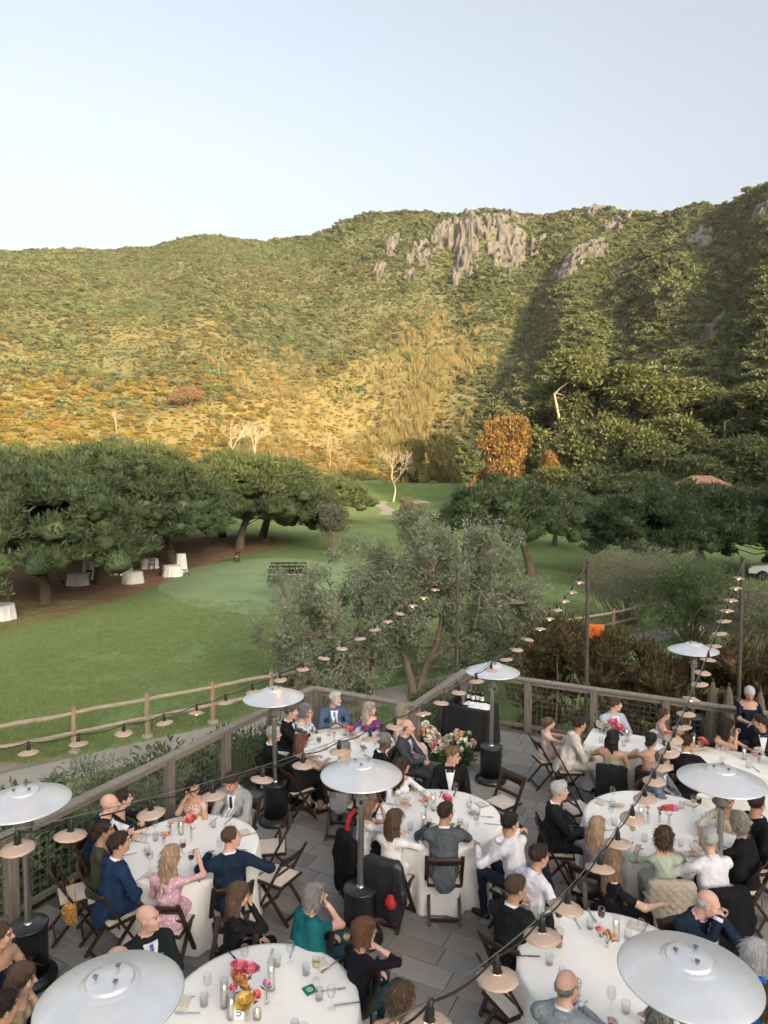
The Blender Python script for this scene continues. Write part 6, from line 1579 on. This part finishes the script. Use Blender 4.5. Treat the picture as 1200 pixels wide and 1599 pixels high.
guest(629,1110,118,88,'pale pink wrap next to the railing post',fem=1,top='dress',tc=(.58,.42,.38),neck=.46,sleeve=1.8,hair='bobwavy',hc='ashblonde',skin='fair',arms=('lap','lap'),lean=5,skirt=True)
guest(637,1136,112,95,'charcoal suit and lilac tie beside the flowers',shirt=(.40,.52,.72),tie=(.33,.22,.36),tc=(.05,.058,.068),hair='fringe',hc='saltpepper',skin='pink',arms=('clasp','clasp'),lean=4,pose='hands clasped')
guest(601,1158,82,86,'black suit with back to the middle table',shirt=WHT,tc=BLACK,hair='short',hc='grey',skin='dark',arms=('lap','lap'),lean=8)
guest(472,1158,55,62,'black sleeveless dress at the near side of the far table',fem=1,top='dress',tc=BLACK,neck=.44,sleeve=.15,hair='long',hc='auburn',skin='tan',arms=('rest','table'),lean=10,skirt=True)
guest(538,1172,10,60,'grey jacket half hidden by the middle heater',tc=(.20,.20,.20),shirt=WHT,hair='short',hc='grey',skin='pink',arms=('table','table'),lean=8)
# middle table
guest(628,1197,150,70,'white blouse behind the middle heater',fem=1,top='dress',tc=(.66,.66,.68),neck=.44,sleeve=1.8,hair='long',hc='darkbrown',skin='tan',arms=('table','table'),lean=8,skirt=True)
guest(707,1180,188,115,'black dinner jacket and bow tie at the middle table',shirt=WHT,tie='bow',tc=BLACK,hair='side',hc='lightbrown',skin='pink',arms=('lap','lap'),lean=3,glasses=True,vneck=.066,bulk=1.06)
guest(578,1256,65,68,'white blouse with red scarf',fem=1,top='dress',tc=(.68,.66,.70),neck=.46,sleeve=.9,hair='long',hc='lightbrown',skin='fair',arms=('rest','face'),lean=8,bc=BLACK)
guest(617,1280,25,48,'white top and pale skirt with back to the camera',fem=1,top='dress',tc=(.70,.67,.66),neck=.5,sleeve=1.6,hair='long',hc='brown',skin='fair',arms=('rest','table'),lean=8,skirt=True)
guest(696,1270,2,42,'slate grey suit at the near side of the middle table',shirt=WHT,tc=MID,hair='short',hc='darkbrown',skin='olive',arms=('table','table'),lean=4,glasses=True,bulk=1.04)
guest(797,1287,318,62,'white shirt leaning on one elbow',top='shirt',tc=(.70,.69,.74),sleeve=2,hair='curly',hc='black',skin='tan',arms=('table','cheek'),lean=14,pitch=-4)
# right table
guest(874,1236,98,86,'black suit left of the right table',shirt=WHT,tie=BLACK,tc=(.014,.015,.018),hair='side',hc='white',skin='pink',arms=('clasp','clasp'),lean=4,pose='hands clasped',bulk=1.06)
guest(933,1292,38,52,'mauve top at the near left of the right table',fem=1,top='dress',tc=(.17,.14,.145),neck=.48,sleeve=1.7,hair='long',hc='blonde',skin='fair',arms=('table','rest'),lean=8,skirt=True)
guest(1037,1308,4,24,'pale green lace top',fem=1,top='dress',tc=(.36,.42,.33),pattern='lace',neck=.48,sleeve=1.5,hair='bobwavy',hc='brown',skin='fair',arms=('table','table'),lean=8,skirt=True)
guest(1106,1312,348,345,'white shirt behind the heater pole',top='shirt',tc=(.70,.69,.73),hair='short',hc='white',skin='pink',arms=('table','table'),lean=10,bulk=1.12)
guest(1153,1284,312,325,'black shawl right of the heater pole',fem=1,top='dress',tc=BLACK,neck=.5,sleeve=2,hair='bobwavy',hc='ashblonde',skin='fair',arms=('table','lap'),lean=8,skirt=True,drape='shawl')
guest(1035,1187,128,62,'blue grey suit at the back of the right table',shirt=WHT,tie=(.10,.10,.12),tc=(.12,.145,.18),hair='short',hc='saltpepper',skin='tan',arms=('clasp','clasp'),lean=10,pose='leaning forward')
guest(1136,1250,225,200,'beige top under the right heater',fem=1,top='dress',tc=(.56,.49,.38),neck=.5,sleeve=1.4,hair='bun',hc='auburn',skin='tan',arms=('lap','table'),lean=6,skirt=True)
guest(1182,1256,262,60,'black jacket at the right edge behind the heater',shirt=WHT,tc=BLACK,hair='short',hc='darkbrown',skin='tan',arms=('lap','lap'),lean=5,bulk=1.1)
# head table
guest(858,1130,78,84,'small pink dress with white flowers in the hair',fem=1,scale=.80,top='dress',tc=(.64,.48,.45),neck=.48,sleeve=.3,hair='updo',hc='lightbrown',skin='fair',arms=('rest','rest'),lean=6,skirt=True)
guest(905,1132,92,70,'cream suit at the left end of the head table',shirt=WHT,tie=(.10,.10,.11),tc=(.58,.54,.48),hair='short',hc='darkbrown',skin='tan',arms=('knee','clasp'),lean=18,pose='leaning forward',legs=1)
guest(961,1101,165,95,'light blue grey suit at the head table',shirt=WHT,tie=(.03,.035,.05),tc=(.36,.42,.48),hair='short',hc='brown',skin='pink',arms=('clasp','clasp'),lean=4,pose='hands clasped')
guest(1037,1116,110,88,'small white sundress at the head table',fem=1,scale=.84,top='dress',tc=(.68,.64,.72),neck=.40,sleeve=.0,hair='bun',hc='brown',skin='fair',arms=('lap','lap'),lean=3,skirt=True)
guest(1070,1126,120,78,'strapless gown beyond the head table',fem=1,top='dress',tc=(.60,.52,.50),neck=.32,sleeve=.0,hair='long',hc='darkbrown',skin='tan',arms=('lap','table'),lean=8,skirt=True)
guest(958,1152,18,55,'pale green satin dress',fem=1,top='dress',tc=(.30,.34,.22),neck=.34,sleeve=0,hair='long',hc='black',skin='tan',arms=('table','lap'),lean=8,skirt=True)
guest(1018,1156,12,50,'backless dark dress at the near side of the head table',fem=1,top='dress',tc=(.03,.03,.035),neck=.20,sleeve=0,hair='bun',hc='black',skin='tan',arms=('table','table'),lean=8,skirt=True)
guest(1073,1160,15,60,'black dinner jacket with back turned at the head table',shirt=WHT,tc=BLACK,hair='short',hc='darkbrown',skin='tan',arms=('table','table'),lean=8)
guest(1136,1134,150,88,'white strapless wedding gown',fem=1,top='dress',tc=(.72,.70,.67),neck=.34,sleeve=0,hair='longwavy',hc='black',skin='tan',arms=('table','cheek'),lean=8,skirt=True)
guest(1186,1128,185,292,'black dinner jacket and bow tie beside the white gown',shirt=WHT,tie='bow',tc=(.012,.014,.02),hair='short',hc='darkbrown',skin='tan',arms=('lap','face'),lean=4,vneck=.066)
person(1171,1084,192,200,'person standing at the railing in navy off-shoulder gown and silver head wrap',fem=1,top='dress',tc=(.008,.016,.03),neck=.37,sleeve=.85,hair='wrap',hc='silver',skin='tan',stand=True,skirt=True,arms=('clasp','clasp'),lean=2,pitch=12,groupn='standing guest')
# front tables
guest(232,1435,140,96,'dark suit with blue paisley tie and blue pocket square',shirt=(.62,.66,.74),tie=(.05,.10,.25),tiepat='paisley',square=(.03,.22,.62),tc=(.014,.018,.020),hair=None,hc='grey',skin='pink',arms=('lap','lap'),lean=-2,bulk=1.14,pitch=-6)
guest(187,1502,80,70,'grey jacket hidden behind the bottom left heater',tc=(.15,.15,.16),shirt=WHT,hair='fringe',hc='grey',skin='pink',arms=('lap','lap'))
guest(2,1462,118,80,'strapless navy dress with white band at the left edge',fem=1,top='dress',tc=(.012,.018,.035),neck=.36,sleeve=0,hair='updo',hc='brown',skin='tan',arms=('lap','out'),lean=8,skirt=True)
guest(36,1528,95,78,'gold strap dress at the bottom left',fem=1,top='dress',tc=(.30,.25,.17),neck=.42,sleeve=.0,hair='long',hc='brown',skin='fair',arms=('lap','table'),lean=8,skirt=True,pitch=10)
guest(6,1576,70,40,'navy suit in the bottom left corner',shirt=WHT,tc=(.016,.025,.045),hair='short',hc='black',skin='tan',arms=('lap','hold'),lean=14,pose='holding a glass')
guest(374,1398,70,72,'black jacket beside the front table',fem=1,top='dress',tc=BLACK,neck=.5,sleeve=2,hair='long',hc='brown',skin='fair',arms=('lap','cheek'),lean=5,pose='hand at the cheek',glasses=True,chair_az=190,bc=BLACK)
guest(490,1398,58,62,'teal shawl behind the front table',fem=1,top='dress',tc=(.010,.115,.125),neck=.5,sleeve=.6,hair='bob',hc='grey',skin='pink',arms=('lap','cheek'),lean=4,drape='shawl',pose='hand at the cheek',chair_az=200,bc=(.02,.06,.07))
guest(570,1455,48,68,'black velvet top beside the middle heater',fem=1,top='dress',tc=(.010,.010,.014),neck=.5,sleeve=1.4,hair='bob',hc='auburn',skin='pink',arms=('lap','waist'),lean=6,glasses=True,bc=(.02,.05,.06),chair_az=270)
guest(628,1560,20,60,'royal blue sleeveless dress at the bottom edge',fem=1,top='dress',tc=(.012,.035,.42),neck=.42,sleeve=.0,hair='bobwavy',hc='brown',skin='tan',arms=('lap','lap'),lean=8,skirt=True)
guest(806,1388,42,66,'black suit in front of the white shirt',shirt=WHT,tc=(.013,.015,.018),hair='short',hc='brown',skin='tan',arms=('table','table'),lean=6,bulk=1.06)
guest(842,1338,58,66,'white shirt and blue jeans',top='shirt',tc=(.70,.69,.75),bc=(.02,.05,.12),hair='short',hc='darkbrown',skin='tan',arms=('lap','lap'),lean=8,legs=1)
guest(957,1345,72,40,'black short-sleeved dress behind the bottom right table',fem=1,top='dress',tc=BLACK,neck=.48,sleeve=.7,hair='long',hc='lightbrown',skin='fair',arms=('cheek','reach'),lean=4,skirt=True,chair_az=190)
guest(1107,1412,165,118,'navy suit and pink tie right of the bottom heater',shirt=WHT,tie=(.52,.16,.30),tc=(.014,.024,.045),hair='fringe',hc='white',skin='pink',arms=('mouth','mouth'),lean=16,pitch=14,pose='hands at the mouth')
guest(1178,1490,275,60,'bright blue top at the right edge',fem=1,top='dress',tc=(.01,.13,.48),neck=.5,sleeve=1.8,hair='bob',hc='silver',skin='fair',arms=('table','lap'),lean=6,skirt=True)
guest(886,1540,28,50,'light grey suit at the bottom edge',shirt=WHT,tie=(.05,.05,.06),tc=(.235,.27,.295),hair='fringe',hc='grey',skin='pink',arms=('rest','rest'),lean=8,glasses=True,bulk=1.1)
guest(1030,1592,350,10,'lilac grey jacket under the bottom right heater',fem=1,top='dress',tc=(.20,.18,.22),neck=.5,sleeve=2,hair='bob',hc='grey',skin='fair',arms=('table','table'),skirt=True)
guest(1194,1566,300,300,'green blouse in the bottom right corner',fem=1,top='dress',tc=(.02,.14,.05),neck=.5,sleeve=1.6,hair='bobwavy',hc='brown',skin='fair',arms=('table','lap'),skirt=True)
# held glasses
def held(px,py,z,kind,label,fill): 
    p=pix(px,py,z); wine_glass(p-Vector((0,0,.12)),label,fill,'glasses held by guests')
held(286,1322,1.02,'w','glass of red wine held by the person in the pink dotted dress',M_wine)
held(542,1465,.95,'w','glass of white wine held by the person in the teal shawl',M_white_w)
held(24,1560,1.12,'w','glass held by the person in the navy suit, bottom left',None)
# empty chairs
for px,py,az,lb in [(424,1322,262,'empty folding chair beside the heater at the left table'),(436,1368,300,'empty folding chair nearest the dark navy suit'),(786,1252,232,'empty folding chair at the far right of the middle table'),(800,1560,62,'empty folding chair with pale cushion beside the bottom right table'),(900,1262,70,'empty folding chair left of the right table'),(118,1395,60,'empty folding chair with the beaded bag by the left railing')]:
    p=pix(px,py,.45); chair(p,az,lb)
# ================= SMALL AND FAR THINGS =================
M_coatb=cloth((.010,.010,.012)); M_quilt=mat('quilt_beige',(.36,.31,.25),.7,var=.08,vscale=9)
def coat_on_chair(loc,az,label,m,quilt=False,h=.42,seed=1,w=.50,sleeves=True):
    """a garment hung over a chair back: shell over the top slat with folds"""
    b=Body(); b.cap((-.17*w/.5,-.245,.79),(.17*w/.5,-.245,.79),.055,.055,'c',.03)
    sc=(np.eye(3),np.array([1,.42,1])); 
    b.cap((-.12*w/.5,-.275,.74),(-.13*w/.5,-.30,.80-h-.05),.10,.12,'c',.05,sc); b.cap((.12*w/.5,-.275,.74),(.13*w/.5,-.30,.80-h-.05),.10,.12,'c',.05,sc); b.cap((0,-.275,.72),(0,-.30,.80-h),.12,.12,'c',.05,sc)
    b.cap((-.15,-.20,.76),(-.14,-.17,.62),.06,.05,'c',.04); b.cap((.15,-.20,.76),(.14,-.17,.62),.06,.05,'c',.04)
    if sleeves:
        for q in(-1,1): b.cap((q*.20*w/.5,-.25,.76),(q*.26*w/.5,-.28,.50),.055,.05,'c',.03); b.cap((q*.26*w/.5,-.28,.50),(q*.25*w/.5,-.27,.36),.05,.045,'c',.03)
    V,F=b.mesh(.017 if not quilt else .012)
    n=fbm(V[:,0]*14+seed,V[:,2]*5,3)*.04
    if quilt:
        u=(V[:,0]+V[:,2])*11;v=(V[:,0]-V[:,2])*11; n=n*.4+.014*np.minimum(np.abs(np.sin(pi*u)),np.abs(np.sin(pi*v)))
    d=V-np.array([0,-.25,.55]); d[:,2]*=.2; d/=np.linalg.norm(d,axis=1,keepdims=True)+1e-9; V=V+d*n[:,None]
    o=link('draped_coat',np_mesh('draped_coat',V,F,True,[m])); o.location=(loc[0],loc[1],.01); o.rotation_euler=(0,0,-radians(az)); return tag(o,label,'coat','coats hung on chairs')
def at_guest(short): 
    for o in bpy.data.objects:
        if o.name.startswith('folding_chair') and o.get('label','').endswith(short): return o
def coat_for(short,label,m,**k):
    c=at_guest(short); return coat_on_chair(c.location,-math.degrees(c.rotation_euler[2]),label,m,**k)
coat_for('white blouse with red scarf','black coat hung on the chair behind the white blouse',M_coatb,seed=1,h=.55)
coat_for('pale skirt with back to the camera','black puffer coat hung on the chair beside the red bag',mat('puffer_black',(.022,.022,.026),.4,bump=.3,bscale=9),seed=2,h=.5)
coat_for('pale green lace top','beige quilted jacket hung on the chair',M_quilt,quilt=True,seed=3,h=.5)
coat_for('white shirt behind the heater pole','black jacket hung on the chair behind the white shirt',M_coatb,seed=4,h=.5)
coat_for('white shirt leaning on one elbow','navy jacket hung on the chair at the middle table',cloth((.012,.016,.026)),seed=5,h=.45)
coat_for('pale green satin dress','shaggy black wrap hung on the chair of the satin dress',mat('shaggy_black',(.010,.010,.011),.95,bump=1.0,bscale=60),seed=6,h=.5,sleeves=False)
# red bag on the puffer chair
c=at_guest('pale skirt with back to the camera'); R=Matrix.Rotation(c.rotation_euler[2],3,'Z'); p=Vector(c.location)+R@Vector((.16,-.40,.44))
t=empty('red_bag',p,c.rotation_euler[2],'small red drawstring bag hanging from the chair','bag'); b=Body(); b.ell((0,0,0),(.075,.05,.07),'b',.03); b.ell((0,0,.07),(.04,.03,.03),'b',.03); V,F=b.mesh(.012); V+=fbm(V[:,0]*40,V[:,2]*25,2)[:,None]*.012; link('pouch',np_mesh('pouch',V,F,True,[cloth((.42,.03,.025),.5)]),t); m=MB(); m.tube([(0,0,.09),(.005,.05,.22),(0,.12,.36)],.006,6); m.build('strap',M_coatb,t)
# red scarf on the white blouse
# golden beaded bag
p=pix(112,1428,.42); t=empty('beaded_bag',p,.3,'golden beaded bag hanging from the empty chair by the railing','bag'); b=Body(); b.cap((-.02,0,.05),(0,0,-.07),.075,.055,'b',.03,(np.eye(3),np.array([1,.55,1]))); V,F=b.mesh(.012); 
M_gold=mat('bead_gold',(.50,.29,.07),.35,metal=.3,island=.3); link('pouch',np_mesh('pouch',V,F,True,[M_gold]),t)
rs=np.random.RandomState(4); idx=rs.permutation(len(V))[:300]; bd=MB(); bd.ell((0,0,0),(.009,.009,.009),6,4); bme=bd.mesh('bead',[M_gold])
bs=MB()
for i in idx: bs.ell(V[i],(.009,.009,.011),5,4)
o=bs.build('beads',M_gold,t); o['kind']='stuff'
m=MB(); m.tube([(-.05,0,.10),(-.03,.0,.26),(.02,.03,.38),(.04,.0,.26),(.05,0,.10)],.005,6); m.build('strap',M_gold,t)
# flower in the child's hair
p=pix(847,1124,1.02); t=empty('hair_flowers',p,0,'white flower spray pinned in hair at the head table','flowers')
for k in range(4): o=link('bloom',flower_mesh('rose'),t,flmat('white')); o.location=((k%2)*.02,-.01,-.025*k); o.scale=(.7,.7,.7); o.rotation_euler=(1.2,.3*k,k)
# orange sign behind the hedge
p=pixz(931,988,17.8); t=empty('orange_sign',(p.x,p.y,p.z),radians(-15),'orange sign board beyond the bronze hedge','sign'); m=MB(); m.box((0,0,0),(.40,.02,.44)); m.build('board',mat('sign_orange',(.80,.19,.03),.6,var=.15,vscale=6),t)
m=MB(); rs=np.random.RandomState(2)
for k in range(5): m.tube([(-.15+.07*j,-.013,.14-.07*k+.012*rs.normal()) for j in range(5)],.006,4)
m.build('lettering',mat('sign_red',(.40,.04,.01),.6),t); m=MB(); m.tube([(0,0.03,-.2),(0,.03,LAWN-p.z)],.03,6); m.build('post',M_post,t)
# closed parasols behind the right railing
for k,(px,lb) in enumerate([(1126,'closed beige parasol behind the far heater'),(1152,'closed beige parasol left of the standing person'),(1203,'closed beige parasol at the right edge')]):
    q=pixz(px,1100,13.6-.3*k); t=empty('closed_parasol',(q.x,q.y+.35,0),0,lb,'parasol','closed parasols behind the railing')
    m=MB(); m.lathe([(.12,-.6),(.14,-.2),(.12,.3),(.10,.6),(.07,.85),(.02,1.02),(.001,1.04)],30,wob=lambda a,r:1+.12*cos(8*a)); m.build('canopy',mat('parasol_beige',(.15,.12,.09),.9,var=.12,vscale=8,bump=.3,bscale=12),t)
    m=MB(); m.tube([(0,0,LAWN),(0,0,1.08)],.022,8); m.build('pole',M_pole,t)
# tables under the pines
def far_table(px,py,label,seed,r=.60,chairs=2):
    p=pix(px,py,LAWN); cloth_round('covered_table',r,.74,label,(p.x,p.y,LAWN+.02),seed,amp=.05,folds=11,cat='table',group='covered tables under the pines')
    for k in range(chairs):
        a=seed*1.3+k*2.4; q=Vector((p.x+(r+.3)*cos(a),p.y+(r+.3)*sin(a),0)); chair(q,math.degrees(atan2(p.x-q.x,p.y-q.y)),['dark chair beside the ','other dark chair beside the '][k%2]+label,'chairs under the pines',z=LAWN+.02)
FT=[(122,914,'white covered table left of the thick pine trunk',1),(183,898,'white covered table behind the thick pine trunk',2),(208,911,'bare white covered table nearest the lawn',3),(234,888,'white covered table farthest back under the pines',4),(270,900,'white covered table on the lawn side at the right',5),(2,968,'white covered table at the left edge under the pines',6)]
for px,py,lb,sd in FT: far_table(px,py,lb,sd,chairs=0 if sd in(3,6) else 2)
# white draped tall stands behind two of them
for k,(px,py,h,lb) in enumerate([(273,896,1.35,'tall white draped stand beside the right covered table'),(186,893,1.3,'tall white draped stand beside the trunk'),(126,908,1.35,'tall white draped stand at the left covered table')]):
    p=pix(px,py,LAWN); cloth_round('draped_stand',.32,h,lb,(p.x+.3,p.y+.6,LAWN+.02),20+k,amp=.06,folds=7,cat='stand',group='draped stands under the pines')
p=pix(370,878,LAWN); chair((p.x,p.y),200,'single dark chair standing alone on the pine needles','chairs under the pines',z=LAWN+.02)
# rows of ceremony chairs on the lawn
for r in range(3):
    for k in range(6):
        p=pix(424+9*k+3*r,908-6.5*r,LAWN); chair((p.x,p.y),10,'%s chair from the left in the %s ceremony row on the lawn'%(ORD[k],['front','middle','back'][r]),'ceremony chairs on the lawn',z=LAWN+.01)
# parked cars at the right edge
def car(loc,rz,label,col):
    t=empty('parked_car',loc,rz,label,'car','parked cars at the right edge'); b=Body(); sc=(np.eye(3),np.array([1,1,1.]))
    prof=[(-2.2,.45),(-2.25,.75),(-2.1,.98),(-1.6,1.02),(-1.0,1.42),(.5,1.48),(1.15,1.05),(2.0,.92),(2.25,.7),(2.25,.42),(-2.2,.40)]
    m=MB(); n=len(prof); vs=[(x,y*(.92 if z<1.1 else .74),z) for y in(-.92,.92) for x,z in prof]
    m.raw(vs,[tuple(range(n)),tuple(reversed(range(n,2*n)))]+[((i+1)%n,i,n+i,n+(i+1)%n) for i in range(n)]); o=m.build('body',mat('car_paint_'+col,{'white':(.72,.72,.72),'dark':(.03,.032,.035)}[col],.25,spec=.6),t); bevel(o,.05,2)
    gm=mat('car_glass',(.03,.035,.04),.08,spec=.7)
    for q in(-1,1):
        m=MB(); vs=[(-1.35,q*.80,1.06),(.95,q*.80,1.06),(.42,q*.715,1.40),(-.95,q*.715,1.38)]; m.raw(vs,[(0,1,2,3)] if q<0 else [(3,2,1,0)]); m.build('side_window',gm,t)
    m=MB(); m.raw([(1.17,-.70,1.10),(1.17,.70,1.10),(.60,.62,1.45),(.60,-.62,1.45)],[(0,1,2,3)]); m.build('windscreen',gm,t)
    for x in(-1.35,1.4):
        for q in(-1,1):
            m=MB(); m.M=Matrix.Translation((x,q*.84,.33))@Matrix.Rotation(pi/2,4,'X'); m.lathe([(.001,-.1),(.30,-.1),(.33,-.08),(.33,.08),(.30,.1),(.001,.1)],18); w=m.build('wheel',mat('tyre',(.02,.02,.02),.8),t); m=MB(); m.M=Matrix.Translation((x,q*.845,.33))@Matrix.Rotation(pi/2,4,'X'); m.lathe([(.001,-.105*q*-1),(.19,-.103*q*-1)],14); m.build('rim',M_cut,w)
    for q in(-1,1): m=MB(); m.ell((2.2,q*.68,.72),(.06,.16,.08),8,5); m.build('headlight',M_white,t)
p=pix(1195,905,LAWN); car((p.x+1.2,p.y-.5,LAWN+.02),2.6,'white parked car behind the umbrella pine limbs','white'); car((p.x+5,p.y+5,LAWN+.02),2.6,'dark parked car behind the white car','dark')
# house with terracotta roof in the grove
Y=93; p=pixz(1106,745,Y); z0=float(terrain(p.x,Y)); t=empty('house',(p.x,Y+2,z0-.1),.3,'house with terracotta tiled roof among the eucalyptus trees','house')
hh=p.z-z0; m=MB(); m.box((0,0,(hh-1.2)/2),(6,5,hh-1.2)); m.build('wall',mat('house_wall',(.45,.36,.27),.9,var=.1),t)
m=MB(); m.raw([(-3.4,-3,hh-1.3),(3.4,-3,hh-1.3),(3.4,3,hh-1.3),(-3.4,3,hh-1.3),(-1.6,0,hh+.3),(1.6,0,hh+.3)],[(0,1,5,4),(1,2,5),(2,3,4,5),(3,0,4),(3,2,1,0)]); m.build('roof',mat('roof_terracotta',(.32,.17,.115),.85,var=.25,vscale=2,bump=.5,bscale=9),t)
for x in(-1.6,1.4): m=MB(); m.box((x,-2.52,(hh-1.2)*.55),(1.0,.06,1.1)); m.build('window',mat('car_glass',(.03,.035,.04),.08),t)
for o in list(bpy.data.objects):
    if o.name.startswith('person') and 'red scarf' in o.get('label',''):
        m=MB(); m.tube([(-.02,.10,.93),(-.10,.05,1.02),(-.13,-.03,1.045),(-.125,-.11,.99),(-.12,-.15,.86),(-.11,-.155,.72)],[.03,.04,.042,.045,.05,.045],8,flat=.45); m.build('scarf',cloth((.45,.03,.03)),o)
# ================= GRASS AND HAZE =================
def grass_tufts():
    rs=np.random.RandomState(12); n=42000
    y=17+22*rs.rand(n)**1.5; x=rs.uniform(-.62,.30,n)*y
    # on the lawn side of the fence only
    s=(x-FP[0].x)*fn.x+(y-FP[0].y)*fn.y; k=(s<.1)&(fbm(x/1.5,y/1.5,3)>-.12); x=x[k];y=y[k]
    rr=np.random.RandomState(8); RP=np.concatenate([rr.normal(size=(14,2))*.06,np.zeros((14,1))],1); RD=np.tile([0,0,1.],(14,1)); v,f=leaf_tris(rr,RP,RD,.07,.012,.5)
    sc=.6+.7*rs.rand(len(x)); m=mat('grass_blade',(.155,.215,.075),.8,col2=(.25,.30,.125),vscale=.5,instrand=.25,spec=.15)
    scatter('grass',np.stack([x,y,np.full(len(x),LAWN+.005)],1),np.stack([sc,sc,sc],1),np_mesh('grass_tuft',v,f,mats=[m]),'short uneven grass on the near lawn')
grass_tufts()
def haze():
    m=bpy.data.materials.new('haze_air'); m.use_nodes=True; N=m.node_tree.nodes; L=m.node_tree.links
    N.remove(N['Principled BSDF']); v=N.new('ShaderNodeVolumePrincipled'); v.inputs['Color'].default_value=(.90,.93,.96,1); v.inputs['Density'].default_value=.00014; v.inputs['Anisotropy'].default_value=.1
    L.new(v.outputs[0],N['Material Output'].inputs['Volume'])
    b=MB(); b.box((0,0,82),(1220,1220,172)); o=b.build('haze',m); tag(o,'thin pale evening haze filling the valley',kind='stuff')
haze()
SC.cycles.volume_bounces=0
